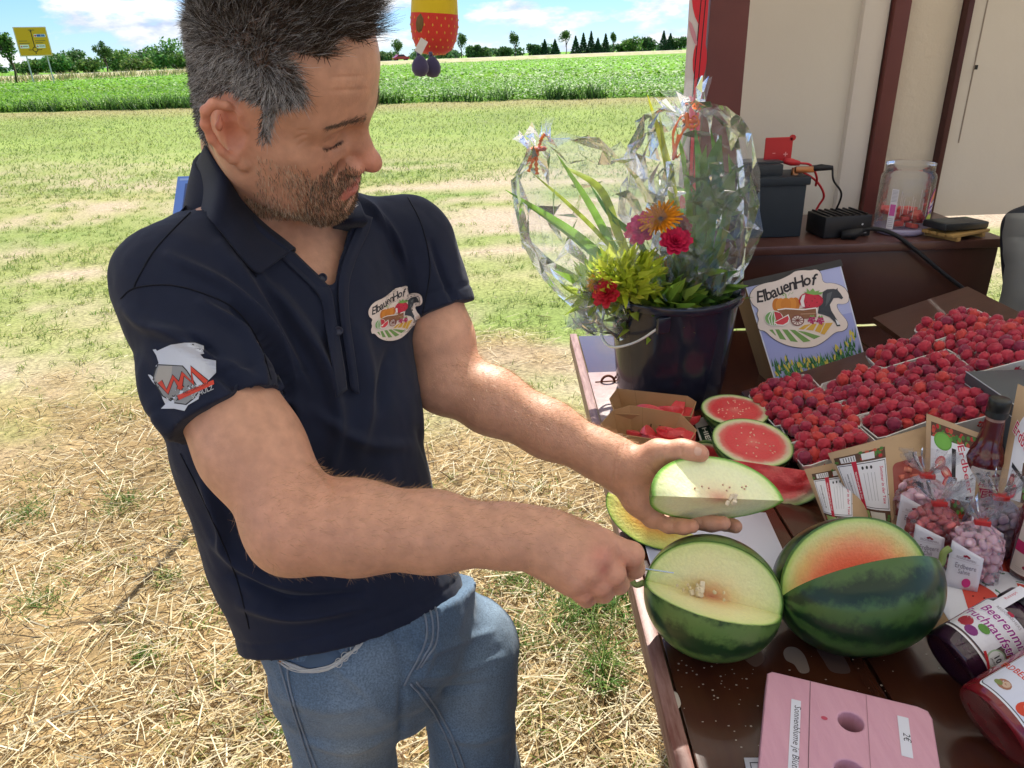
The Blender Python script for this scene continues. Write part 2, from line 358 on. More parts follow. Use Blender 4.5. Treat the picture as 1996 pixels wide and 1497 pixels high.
def build_turf():
    # short grass in clumps, y 1..12
    nc = 15000; x, y = scatter(nc, 1.0, 13.5, pw=1.15); p = patch(x, y); st = strawy(x, y)
    k = (RNG.random(nc) < p * (1 - .80 * st) * .95) & ~((x > .55) & (y < 2.4)); x, y = x[k], y[k]; per = 9
    X = np.repeat(x, per) + RNG.normal(0, .026, len(x) * per); Y = np.repeat(y, per) + RNG.normal(0, .026, len(x) * per); n = len(X)
    d, side = dirs_up(n, 1.3); L = RNG.uniform(.02, .062, n); hue = np.repeat(RNG.random(len(x)), per)[:, None] * .6 + RNG.random((n, 1)) * .4
    col = (np.array([.12, .25, .035]) * (1 - hue) + np.array([.40, .42, .12]) * hue) * RNG.uniform(.7, 1.25, (n, 1))
    ribbons(np.stack([X, Y, np.full(n, -.004)], -1), d, L, np.full(n, .0042) * (1 + Y * .09), side * (L * .55)[:, None] - np.array([0, 0, 1]) * (L * .25)[:, None], col, 'short_grass', GRASS_M, seg=2, tip=.15)
    # taller tufts in the straw at the foot of the stall
    tuft = [(T(px, py, 0)[:2], r, h) for px, py, r, h in ((1120, 1190, .16, .11), (1190, 1170, .14, .12), (1010, 1130, .10, .07), (1175, 1330, .05, .10), (240, 980, .12, .05), (60, 1000, .12, .05), (1180, 1290, .05, .12), (80, 1180, .09, .06), (330, 1130, .05, .05), (280, 1280, .05, .05), (560, 1420, .06, .05), (1010, 1250, .08, .06))]
    B = []; H = []
    for c, r, h in tuft:
        q = int(130 * (r / .1) ** 1.1); B.append(np.stack([c[0] + RNG.normal(0, r * .5, q), c[1] + RNG.normal(0, r * .5, q), np.zeros(q)], -1)); H.append(np.full(q, h) * RNG.uniform(.45, 1.15, q))
    B = np.concatenate(B); H = np.concatenate(H); n = len(B); d, side = dirs_up(n, .7); hue = RNG.random((n, 1)) ** 1.5
    ribbons(B, d, H, np.full(n, .0045), side * (H * .7)[:, None] - np.array([0, 0, 1]) * (H * .3)[:, None], (np.array([.07, .20, .03]) * (1 - hue) + np.array([.3, .36, .1]) * hue) * RNG.uniform(.7, 1.2, (n, 1)), 'grass_tufts', GRASS_M, seg=3, tip=.1)
    # farther turf up to the edge of the crop
    n = 60000; x, y = scatter(n, 11, 34, pw=1.0); k = y < fieldedge(x) - .1; x, y = x[k], y[k]; n = len(x); d, side = dirs_up(n, 1.2); L = RNG.uniform(.03, .065, n)
    g = np.clip(fbm(x * .5, y * .8, 3, 3) + RNG.normal(0, .15, n), 0, 1)[:, None]; e = ss(y, fieldedge(x) - 7, fieldedge(x) - 1)[:, None] * .8
    col = (np.array([.16, .28, .05]) * (1 - g) + np.array([.35, .38, .12]) * g) * (1 - e) + np.array([.42, .35, .17]) * e
    ribbons(np.stack([x, y, np.zeros(n)], -1), d, L, .010 + y * .0008, side * (L * .8)[:, None], col * RNG.uniform(.7, 1.25, (n, 1)), 'meadow_grass', GRASS_M, seg=1, tip=.2)
build_turf()
def build_straw():
    n = 85000; x, y = scatter(n, .9, 6.3, pw=1.35); k = (RNG.random(n) < strawy(x, y) * .95 + .035) & ~((x > .55) & (y < 2.3)); x, y = x[k], y[k]; n = len(x)
    a = RNG.normal(0.35, 1.0, n); el = RNG.normal(.02, .14, n); d = np.stack([np.cos(a) * np.cos(el), np.sin(a) * np.cos(el), np.sin(el)], -1)
    L = np.clip(RNG.lognormal(-2.95, .62, n), .012, .26); w = RNG.uniform(.0016, .0048, n)
    z = RNG.random(n) ** 2 * .03 + .002 + np.maximum(0, -np.sin(el) * L); t = RNG.random((n, 1)); br = RNG.random((n, 1))
    col = np.where(br < .16, np.array([.22, .13, .055]), np.array([.56, .41, .17]) * (1 - t) + np.array([.86, .78, .54]) * t) * RNG.uniform(.75, 1.15, (n, 1))
    b = np.stack([x, y, z], -1); sv = nrm(np.cross(d, nrm(RNG.normal(0, .5, (n, 3)) + np.array([0, 0, 1.0]))))
    ribbons(b, d, L, w, RNG.normal(0, .06, (n, 3)) * L[:, None] * np.array([1, 1, .3]), col, 'loose_straw', STRAW_M, seg=2, tip=.8, sidev=sv)
build_straw()
def build_crop():
    m = attr_mat('crop_leaves', 'tint', .55, .3, transl=.4)
    for nm, n, a, b, sz in (('crop_leaves', 52000, 0, 24, 1.0), ('crop_canopy', 26000, 20, 150, 2.6)):
        q = RNG.random(n) ** 1.5 * (b - a) + a; x = (RNG.random(n) * 2 - 1) * (q + 34) * .80; y = fieldedge(x) + q; h = np.minimum(.34, .2 + q * .1) + RNG.normal(0, .05, n)
        d, side = dirs_up(n, 1.6); z = h * RNG.random(n) ** .6; t = np.clip(fbm(x * .22, y * .1, 2, 3)[:, None] * 1.1 - .1 + RNG.normal(0, .2, (n, 1)), 0, 1)
        col = (np.array([.10, .26, .025]) * (1 - t) + np.array([.28, .46, .05]) * t) * RNG.uniform(.65, 1.2, (n, 1)); L = RNG.uniform(.12, .24, n) * sz ** .5
        ribbons(np.stack([x, y, z], -1), d, L, np.full(n, .085) * sz, side * (L * .8)[:, None] - np.array([0, 0, 1]) * (L * .55)[:, None], col, nm, m, seg=2, tip=.25)
    # taller weeds at the edge of the field
    n = 2600; c = RNG.uniform(-26, 14, 60); k = RNG.integers(0, 60, n); x = c[k] + RNG.normal(0, .28, n); y = fieldedge(x) + .1 + RNG.normal(0, .25, n); d, side = dirs_up(n, .5); L = RNG.uniform(.3, .62, n)
    ribbons(np.stack([x, y, np.zeros(n)], -1), d, L, np.full(n, .05), side * (L * .4)[:, None], np.array([.07, .16, .03]) * RNG.uniform(.6, 1.3, (n, 1)), 'field_weeds', m, seg=2, tip=.2)
build_crop()
# ================================================================ road on its low bank, verge grass
RD = [(-230, 62), (-120, 92), (-88, 118), (-70, 150), (-42, 190), (2, 226), (62, 262), (150, 300), (320, 350), (600, 420)]
def build_road():
    c = bez([(x, y, 0) for x, y in RD], 90); t = nrm(np.gradient(c, axis=0)); s = np.stack([t[:, 1], -t[:, 0], np.zeros(len(t))], -1)
    prof = [(9.5, -.02, 0), (5.4, .82, 0), (3.6, .9, 0), (-3.6, .9, 1), (-5.4, .82, 0), (-9.5, -.02, 0)]; V = np.concatenate([c + s * a + np.array([0, 0, h]) for a, h, _ in prof]); n = len(c)
    def strip(k): return [(k * n + i, k * n + i + 1, (k + 1) * n + i + 1, (k + 1) * n + i) for i in range(n - 1)]
    mk('road_bank', V, strip(0) + strip(1) + strip(3) + strip(4), mat('verge_dry_grass', (.50, .45, .28), .9, .1, noise=(.4, .8, (.33, .34, .14))), kind='structure')
    mk('road', V, strip(2), mat('asphalt', (.16, .16, .165), .55, .5, noise=(2, .6, (.21, .21, .21))), kind='structure')
    # tall dry weeds on the bank at the far left
    n = 3000; i = RNG.integers(8, 40, n); b = c[i] + s[i] * RNG.uniform(7, 13, n)[:, None]; b[:, 0] += RNG.normal(0, 2, n); b[:, 1] += RNG.normal(0, 2, n); b[:, 2] = RNG.uniform(0, .3, n); d, side = dirs_up(n, .5); L = RNG.uniform(.5, 1.3, n); h = RNG.random((n, 1))
    ribbons(b, d, L, np.full(n, .16), side * (L * .5)[:, None], np.array([.40, .33, .17]) * h + np.array([.13, .18, .05]) * (1 - h), 'verge_weeds', GRASS_M, seg=2, tip=.2)
build_road()
# ================================================================ trees
LEAF_M = attr_mat('tree_leaves', 'tint', .6, .2, transl=.35); BARK = mat('bark', (.09, .07, .05), .9, .1, bump=(14, .6, .02))
def crown_mesh(seed, w, h, n, leaf, kind, col, c0):
    r = np.random.default_rng(seed); lob = 9 if kind != 'conifer' else 1
    if kind == 'conifer':
        z = r.random(n) ** 1.3; rad = w * .5 * (1 - z) * (.75 + .35 * np.abs(np.sin(z * 26))) * r.random(n) ** .35; a = r.random(n) * 6.283; p = np.stack([rad * np.cos(a), rad * np.sin(a), z * h], -1)
    else:
        cs = nrm(r.normal(0, 1, (lob, 3))) * np.array([w * .27, w * .27, h * .26]) * r.uniform(.55, 1.15, (lob, 1)); k = r.integers(0, lob, n)
        p = cs[k] + nrm(r.normal(0, 1, (n, 3))) * (r.random((n, 1)) ** .45) * np.array([w * .25, w * .25, h * .25]) * r.uniform(.7, 1.15, lob)[k][:, None]; p[:, 2] = (p[:, 2] + h * .5) if leaf < .3 else np.abs(p[:, 2] + h * .42)
    nn = nrm(r.normal(0, 1, (n, 3)) + np.array([0, 0, .6])); u = nrm(np.cross(nn, r.normal(0, 1, (n, 3)))); v = np.cross(nn, u); s = leaf * r.uniform(.6, 1.35, (n, 1))
    V = np.stack([p - u * s, p - v * s * .6, p + u * s, p + v * s * .6], 1).reshape(-1, 3); V[:, 2] += c0; F = np.arange(n * 4).reshape(n, 4)
    c = np.array(col) * 2.0 * r.uniform(.55, 1.35, (n, 1)) * (1 + .25 * r.normal(0, 1, (n, 1)) * np.array([[1, .4, .2]])); return V, F, np.repeat(np.clip(c, .01, 1), 4, 0)  # leaf colours lightened overall, standing in for haze over the distance
def tree(label, x, y, z0, H, Wd, kind='round', col=(.05, .10, .022), n=900, leaf=.16, group=None, trunk=.3, stake=False, name='tree'):
    t = thing(name, label, 'tree', (x, y, z0), group); sd = int(abs(x * 7 + y * 13)) % 9999; th = H * trunk
    V, F, c = crown_mesh(sd, Wd, H - th, n, leaf, kind, col, th); mk('crown', V, F, LEAF_M, t, False, c)
    b = MB(); b.tube([(0, 0, -.1), (.03 * H, 0, th * .6), (0, .01 * H, th + (H - th) * .55)], [.022 * H, .017 * H, .006 * H], 7)
    r = random.Random(sd)
    for k in range(5 if kind != 'conifer' else 0):
        a = r.random() * 6.28; b.tube([(0, 0, th * .95), (math.cos(a) * Wd * .16, math.sin(a) * Wd * .16, th + (H - th) * .3), (math.cos(a) * Wd * .33, math.sin(a) * Wd * .33, th + (H - th) * .62)], [.009 * H, .007 * H, .003 * H], 5)
    b.build('trunk', BARK, t, True)
    if stake: s = MB(); s.tube([(.35, 0, 0), (.25, 0, 2.0)], .05, 6); s.build('stake', mat('stake_wood', (.30, .22, .14), .8), t)
    return t
def far(px, d): v = ray(px, 110); v = np.array([v[0], v[1], 0]); v = v / (v @ np.array([0, 1.0, 0])); return v * d
def pxh(dpx, d): return dpx * d / FPX
def build_trees():
    g = 'young trees along the road'
    for i, (px, d, H, Wd, lab) in enumerate(((18, 92, 5.6, 3.2, 'young roadside tree left of the yellow road sign, at the left edge of the photo'), (202, 150, 6.2, 3.9, 'round dark roadside tree between the yellow sign and the man'), (774, 215, 6.2, 4.4, 'roadside tree behind the red car, just right of the man\'s forehead'), (899, 222, 7.2, 3.8, 'roadside tree partly hidden behind the hanging strawberry toy'), (1004, 228, 7.0, 3.9, 'tree with a bare thin trunk, first one standing clear right of the strawberry toy'), (1103, 245, 7.4, 4.6, 'widest roadside tree standing midway between the toy and the poppy banner'), (1195, 262, 7.2, 2.4, 'narrow upright roadside tree, last single one before the poppy banner'))):
        q = far(px, d); tree(lab, q[0], q[1], .5, H, Wd, 'round', (.045, .095, .02), 1500, .17, g, .34, stake=(i < 2), name='roadside_tree')
    g2 = 'trees of the wood behind the road'; r = random.Random(5)
    labs = []
    for px, d, H, Wd, kind, col, lab in (
        (62, 270, 11, 16, 'round', (.06, .11, .025), 'leafy tree low behind the yellow sign'), (110, 260, 14, 15, 'round', (.055, .12, .03), 'leafy tree at the right edge of the yellow sign'), (135, 285, 17, 18, 'round', (.05, .10, .03), 'tall blue green tree of the wood right of the yellow sign'),
        (165, 270, 11, 14, 'round', (.07, .12, .03), 'bushy tree of the wood left of the round roadside tree'), (232, 280, 15, 20, 'round', (.07, .13, .03), 'pale green broad tree of the wood right of the round roadside tree'), (262, 262, 10, 14, 'round', (.08, .12, .03), 'low olive tree in front of the wood'),
        (285, 300, 16, 16, 'round', (.045, .09, .03), 'dark tree of the wood in the gap before the tallest tree'), (312, 290, 13, 15, 'round', (.05, .10, .035), 'bluish tree of the wood beside the tallest tree'), (338, 275, 23, 22, 'round', (.06, .13, .03), 'tallest broad tree of the wood behind the man\'s hair'), (362, 270, 13, 16, 'round', (.06, .12, .025), 'leafy tree of the wood half hidden by the man\'s head'),
        (745, 300, 9, 10, 'round', (.05, .09, .03), 'dark tree beside the man\'s forehead'), (922, 330, 12, 10, 'round', (.05, .10, .03), 'bushy tree right behind the strawberry toy'), (945, 330, 9, 11, 'round', (.06, .11, .03), 'low bush like tree right of the strawberry toy'), (980, 340, 10, 12, 'round', (.045, .09, .03), 'dense tree left of the bare trunked roadside tree'),
        (1040, 360, 11, 9, 'round', (.04, .085, .03), 'dark tree right of the bare trunked roadside tree'), (1062, 360, 12, 7, 'conifer', (.03, .07, .03), 'first spruce left of the widest roadside tree'), (1082, 360, 12, 7, 'conifer', (.03, .07, .03), 'spruce directly left of the widest roadside tree'),
        (1122, 370, 14, 7, 'conifer', (.03, .07, .03), 'spruce directly right of the widest roadside tree'), (1137, 370, 16, 7, 'conifer', (.03, .065, .03), 'tall spruce in the row left of the narrow roadside tree'), (1152, 370, 17, 7, 'conifer', (.03, .065, .03), 'tallest spruce in the row left of the narrow roadside tree'), (1165, 370, 12, 7, 'conifer', (.03, .07, .03), 'short spruce in the row left of the narrow roadside tree'), (1180, 370, 15, 7, 'conifer', (.03, .07, .03), 'spruce touching the narrow roadside tree'),
        (1212, 380, 9, 10, 'round', (.05, .10, .03), 'round bush right of the narrow roadside tree'), (1232, 370, 14, 13, 'round', (.07, .13, .03), 'pale pyramid shaped tree in front of the horizon wood'), (1262, 380, 14, 11, 'round', (.045, .09, .03), 'airy tree between the pale tree and the spruces on the right'), (1292, 390, 16, 8, 'conifer', (.03, .065, .03), 'spruce left of the last group by the poppy banner'), (1305, 390, 14, 9, 'conifer', (.03, .07, .03), 'broad spruce by the poppy banner'), (1322, 390, 16, 12, 'round', (.05, .10, .03), 'leafy tree touching the poppy banner')):
        q = far(px, d); tree(lab, q[0], q[1], -.3, H * .58, Wd * .85, kind, col, 1300, .55 if kind == 'round' else .4, g2, .03, name='spruce' if kind == 'conifer' else 'wood_tree')
    # the far wood that reads as one mass
    V = []; F = []; Cc = []; n0 = 0
    for k in range(150):
        px = r.uniform(-250, 2150); d = r.uniform(420, 560); q = far(px, d); v, f, c = crown_mesh(k, r.uniform(12, 22), r.uniform(5, 8) if px > 500 else r.uniform(6, 9), 150, 1.0, 'round', (.045, .09, .032), -.5)
        V.append(v + np.array([q[0], q[1], 0])); F.append(f + n0); Cc.append(c); n0 += len(v)
    mk('distant_wood', np.concatenate(V), np.concatenate(F), LEAF_M, None, False, np.concatenate(Cc), kind='stuff')
build_trees()
# ================================================================ yellow road sign, red car, blue board
def build_sign():
    d = 105.0; c = far(72, d); w = 3.65; h = 3.4; z0 = 3.3; ux = nrm(np.array([c[1], -c[0], 0])); o = np.array([c[0], c[1], z0])
    t = thing('road_sign', 'yellow direction sign on two grey posts beside the road at the left', 'road sign', (c[0], c[1], 0)); ang = math.atan2(ux[1], ux[0]); t.rotation_euler = (0, 0, ang)
    b = MB(); b.box((0, .06, z0 + h / 2), (w, .08, h), bevel=.02); b.build('board', mat('sign_yellow', (.72, .40, .015), .45), t)
    for sx in (-1, 1): p = MB(); p.tube([(sx * 1.15, .16, -.2), (sx * 1.15, .16, z0 + h - .2)], .08, 8); p.build('post', mat('galvanised', (.45, .47, .5), .45, metal=.6), t)
    pr = Print(); Y = (.72, .40, .015); K = (.02, .02, .02); Wt = (.8, .8, .8)
    W0, H0 = 4.7, 4.4; pr.rect(-W0 / 2 + .05, .05, W0 / 2 - .05, H0 - .05, (.8, .78, .7), .15).rect(-W0 / 2 + .12, .12, W0 / 2 - .12, H0 - .12, Y, .12)
    pr.line([(.05, H0 - .6), (.05, 1.35)], .12, K).poly([(-.1, H0 - .7), (.2, H0 - .7), (.05, H0 - .35)], K); a = np.linspace(-2.2, 5.0, 30); pr.line(np.stack([.05 + .34 * np.cos(a - 1.2), 1.0 + .34 * np.sin(a - 1.2)], 1), .09, K)
    pr.line([(.05, .65), (.0, .3)], .1, K).line([(-.9, .95), (-.3, .95)], .08, K).line([(.4, .95), (1.0, .95)], .08, K)
    pr.rect(-2.0, 1.2, -.75, 1.75, Wt).rect(.3, 1.2, 1.6, 1.75, Wt).rect(.35, 2.85, 2.0, 3.3, Wt).rect(.75, 2.9, 1.3, 3.25, (.05, .12, .5)).rect(1.35, 2.9, 1.9, 3.25, (.1, .2, .6)).ell(.55, 3.07, .15, .15, (.6, .05, .1)).ell(-1.8, 1.47, .12, .12, (.6, .1, .2)).ell(.5, 1.47, .12, .12, (.6, .1, .2))
    for x, y, l in ((-1.6, 1.5, .7), (.75, 1.5, .75), (-2.0, 2.3, 1.2), (-2.0, 1.95, 1.5), (.3, 2.3, 1.5), (.3, 2.0, 1.1), (-.3, 3.9, .9)): pr.rect(x, y - .05, x + l, y + .05, (.25, .18, .05))
    pr.L = [(v * [w / W0, h / H0], f_, c_) for v, f_, c_ in pr.L]
    pr.put('sign_face', lambda u, v, w_: np.stack([u, .018 - w_ * 20, z0 + v], -1), t, lift=.0004)
    # red car on the road
    q = far(781, 205); t = thing('parked_car', 'small red car on the road far behind the man\'s forehead', 'car', (q[0], q[1], .85)); t.rotation_euler = (0, 0, .5)
    red = mat('car_red', (.45, .02, .025), .25, coat=.6); prof = [(-2.1, .35), (-2.12, .75), (-1.5, .92), (-.9, 1.42), (.5, 1.45), (1.1, .98), (1.95, .82), (2.08, .5), (2.0, .3), (-2.0, .28)]
    b = MB(); b.prism(prof, lambda u, v, w: np.stack([u, w - .85, v], -1), 1.7); b.build('body', red, t, ang=30)
    gl = mat('car_glass', (.03, .04, .05), .1)
    for y in (-.86, .86): g = MB(); g.prism([(-1.25, .98), (-.82, 1.36), (.42, 1.39), (.9, 1.0)], lambda u, v, w: np.stack([u, y - .012 + w, v], -1), .024); g.build('window', gl, t)
    for x in (-1.3, 1.3):
        for y in (-.75, .75): wv = MB(); wv.lathe([(0, -.1), (.2, -.1), (.31, -.09), (.32, 0), (.31, .09), (.2, .1), (0, .1)], (x, y, .32), rotx(math.pi / 2), 14); wv.build('wheel', mat('tyre', (.02, .02, .02), .8), t)
    # blue board on a thin pole, behind the man's shoulder
    tl = TY(318, 350, 2.98); base = np.array([tl[0] + .13, 3.06, 0]); t = thing('stake_sign', 'tilted blue and white information board on a thin pole behind the man\'s shoulder', 'sign', base); R = rotx(-math.radians(43)); c0 = np.array([0, -.02, tl[2] - .10])
    b = MB(); b.box(c0, (.26, .010, .24), R=R); b.build('board', mat('board_blue', (.20, .34, .72), .25, coat=.4), t); p = MB(); p.tube([(0, .012, -.1), (0, .012, tl[2] - .11)], .013, 8); p.build('pole', mat('pole_steel', (.3, .3, .32), .4, metal=.7), t)
    pr = Print(); pr.rect(-.095, -.085, .11, .085, (.10, .14, .28)).rect(-.07, -.06, .10, .06, (.75, .78, .85)).rect(-.12, .10, .12, .11, (.45, .58, .85)); pr.put('board_print', lambda u, v, w: np.stack([u, -.0055 - w, v], -1) @ R.T + c0, t)
build_sign()
# ================================================================ the market stall (one thing)
TZ = .98
def build_stall():
    st = thing('market_stall', 'dark red and brown wooden market stall with cream wall panels and a glossy brown counter', 'market stall', (.8, 1.0, 0))
    def loc(o): o.matrix_parent_inverse = Matrix.Translation((-.8, -1.0, 0)); return o
    wood = mat('counter_varnish', (.050, .015, .008), .24, .5, noise=(3.0, .7, (.085, .028, .013), (6, .7, 1)), bump=(60, .10, .002, (3, .4, 1)), coat=.35)
    xs = [.186, .4395, .68, .92, 1.16, 1.45]
    for a, b in zip(xs[:-1], xs[1:]):
        m = MB(); m.box(((a + b) / 2, .86, TZ - .018), (b - a - .004, 2.12, .036), bevel=.0025); loc(m.build('plank', wood, st, ang=35))
    m = MB(); m.box((.174, .82, TZ - .012), (.020, 2.2, .040), bevel=.004); loc(m.build('edge_board', mat('sunlit_worn_edge', (.34, .20, .17), .45, .4, noise=(14, .9, (.15, .05, .035), (8, 1, 8)), bump=(80, .3, .002)), st, ang=35))  # worn paint, paled further to hold the sunlight on this edge
    # leftmost counter flap in pale pinkish paint at the far corner
    m = MB(); m.box((.235, 1.50, TZ + .003), (.10, .30, .006), bevel=.002); loc(m.build('corner_board', mat('pale_pink_paint', (.42, .30, .28), .4, .4, noise=(25, .8, (.27, .16, .14)), bump=(90, .3, .002)), st, ang=35))
    k = MB(); k.box((1.0, .92, .48), (.9, 1.9, .9)); loc(k.build('base_cabinet', mat('cabinet_brown', (.05, .016, .011), .5), st))
    # bench at the back
    be = mat('bench_brown', (.070, .024, .016), .38, .5, noise=(5, .7, (.045, .014, .010), (1, 8, 1)), bump=(40, .15, .003), coat=.15)
    m = MB(); m.box((.905, 2.115, 1.083), (.81, .37, .206), bevel=.004); loc(m.build('bench', be, st, ang=35))
    m = MB(); m.box((.905, 2.112, 1.2005), (.825, .39, .025), bevel=.005); loc(m.build('bench_top', mat('bench_top', (.105, .045, .036), .34, .5, noise=(9, .6, (.06, .022, .016)), coat=.2), st, ang=35))
    # posts and walls
    pm = mat('post_red', (.125, .032, .026), .42, .45, noise=(12, .5, (.10, .026, .022)), bump=(30, .12, .002))
    m = MB(); m.box((.553, 2.02, 1.20), (.096, .09, 2.30), bevel=.004); loc(m.build('post', pm, st, ang=35))
    wall = mat('wall_cream', (.63, .585, .50), .7, .3, noise=(2.2, .5, (.57, .525, .45)), bump=(55, .25, .002))
    m = MB(); m.box((.835, 2.33, 1.66), (.50, .03, 1.42)); loc(m.build('wall_panel', wall, st))
    m = MB(); m.box((1.055, 2.318, 1.66), (.075, .05, 1.42), bevel=.012); loc(m.build('wall_panel', mat('wall_strip', (.62, .57, .50), .55, .35, bump=(70, .25, .002)), st, ang=35))
    m = MB(); m.box((1.118, 2.30, 1.66), (.045, .05, 1.42), bevel=.004); loc(m.build('trim', pm, st, ang=35))
    m = MB(); m.box((1.222, 2.325, 1.66), (.160, .03, 1.42), bevel=.004); loc(m.build('wall_panel', mat('wall_rough', (.60, .53, .42), .75, .3, bump=(38, .7, .004)), st, ang=35))
    m = MB(); m.box((1.310, 2.305, 1.66), (.016, .05, 1.42), bevel=.002); loc(m.build('trim', mat('trim_dark', (.06, .016, .014), .4), st, ang=35))
    m = MB(); m.box((2.07, 2.33, 1.785), (1.50, .03, 1.19)); loc(m.build('wall_panel', wall, st))
    m = MB(); m.box((1.372, 2.3145, 1.86), (.003, .003, .9)); loc(m.build('trim', mat('seam_shadow', (.30, .25, .20), .7), st))  # no real moulding: thin strip coloured as the seam's shadow line
    m = MB(); m.box((1.37, 2.30, 1.62), (.006, .006, .012)); loc(m.build('screw', mat('dark_iron', (.03, .03, .03), .5, metal=.6), st))
    # roof with the raised front flap over the customers
    rm = mat('roof_board', (.74, .72, .68), .6, .3, noise=(3, .4, (.66, .64, .6)))
    cv = mat('canvas', (.80, .79, .76), .8, .2, bump=(300, .2, .001)); tn = cv.node_tree.nodes.new('ShaderNodeBsdfTranslucent'); tn.inputs[0].default_value = (.80, .78, .73, 1); ms = cv.node_tree.nodes.new('ShaderNodeMixShader'); ms.inputs[0].default_value = .8; L_ = cv.node_tree.links; L_.new(cv.node_tree.nodes['Principled BSDF'].outputs[0], ms.inputs[1]); L_.new(tn.outputs[0], ms.inputs[2]); L_.new(ms.outputs[0], cv.node_tree.nodes['Material Output'].inputs[0])  # unseen roof cloth, made translucent to pass fill light into the shade
    m = MB(); m.box((1.65, .45, 2.40), (2.5, 3.9, .005)); loc(m.build('roof', cv, st))
    for y in (-1.45, -.5, .5, 1.5, 2.38): k = MB(); k.box((1.1, y, 2.43), (3.7, .05, .05), bevel=.004); loc(k.build('rafter', pm, st))
    m = MB(); m.box((-.42, .235, 2.385), (1.60, 3.27, .004)); loc(m.build('awning', cv, st)); q = P(847, -10, 1.93); k = MB(); k.box((q[0], 1.90, 2.41), (.018, .70, .022), bevel=.003); loc(k.build('hanger_arm', rm, st)); k = MB(); k.box((-.42, 1.86, 2.40), (1.60, .03, .024), bevel=.003); loc(k.build('front_batten', rm, st))
    # scuffs, stickers remains and chips on the counter
    z = lambda px, py: T(px, py, TZ)
    pr = Print(); G = (.17, .12, .10)
    for pts, c in (([(1527, 1272), (1535, 1262), (1552, 1263), (1566, 1275), (1574, 1292), (1577, 1310), (1560, 1312), (1548, 1296), (1532, 1287)], (.20, .16, .14)), ([(1592, 1262), (1632, 1268), (1650, 1290), (1656, 1312), (1622, 1310), (1605, 1288)], (.085, .055, .05)), ([(1310, 1350), (1320, 1352), (1327, 1372), (1321, 1382), (1311, 1374)], (.62, .57, .50)), ([(1440, 1270), (1475, 1262), (1490, 1285), (1470, 1300)], (.10, .06, .05))):
        q = np.array([z(*p)[:2] for p in pts]); pr.poly(bezc(q, 40), c)
    r = random.Random(3)
    for _ in range(70):
        px, py = r.choice([(r.uniform(1320, 1480), r.uniform(1280, 1345)), (r.uniform(1330, 1490), r.uniform(1290, 1480)), (r.uniform(1500, 1850), r.uniform(1270, 1400))]); q = z(px, py); s = r.uniform(.0005, .0016); pr.ell(q[0], q[1], s, s * r.uniform(.5, 1), (.42, .36, .30), 6)
    o = pr.put('worn_spots', lambda u, v, w: np.stack([u, v, TZ + .0002 + w], -1), st); loc(o); o['kind'] = 'stuff'
    # iron hook and ring at the far left corner
    h = MB(); q = T(1185, 746, TZ + .004); a = np.linspace(0, math.pi, 12); h.tube(np.stack([q[0] + .016 * np.cos(a), np.full(12, q[1]), q[2] + .018 * np.sin(a)], 1), .003, 6); h.tube([q + [-.03, 0, .002], q + [.035, .005, .002]], .0022, 6); h.tube([q + [.012, 0, .006], q + [.035, .01, .03]], .0025, 6); h.tube([q + [.035, .01, .03], q + [.042, .012, .042]], [.004, .006], 8)
    loc(h.build('hook', mat('rust', (.16, .05, .025), .7, metal=.3), st, True))
    # tilted shelf for the punnets
    x0, s = .52, .33; V = lambda x, d: TZ + .004 + s * (x - x0) + d; m = MB()
    for xa, xb, ya, yb in ((.52, .865, 1.185, 1.515), (.865, 1.075, 1.185, 1.66)):
        e = -.003 if xa < .8 else -.012; P8 = [(xa, ya, V(xa, e)), (xb, ya, V(xb, -.014)), (xb, yb, V(xb, -.014)), (xa, yb, V(xa, e)), (xa, ya, V(xa, 0)), (xb, ya, V(xb, 0)), (xb, yb, V(xb, 0)), (xa, yb, V(xa, 0))]; m.add(P8, [(3, 2, 1, 0), (4, 5, 6, 7), (0, 1, 5, 4), (1, 2, 6, 5), (2, 3, 7, 6), (3, 0, 4, 7)])
    m.box((1.062, 1.42, TZ + .08), (.02, .46, .16)); sh = m.build('display_shelf', be); tag(sh, 'tilted brown display shelf that carries the raspberry punnets', 'shelf')
build_stall()
def shelf_z(x): return TZ + .004 + .33 * (x - .52)
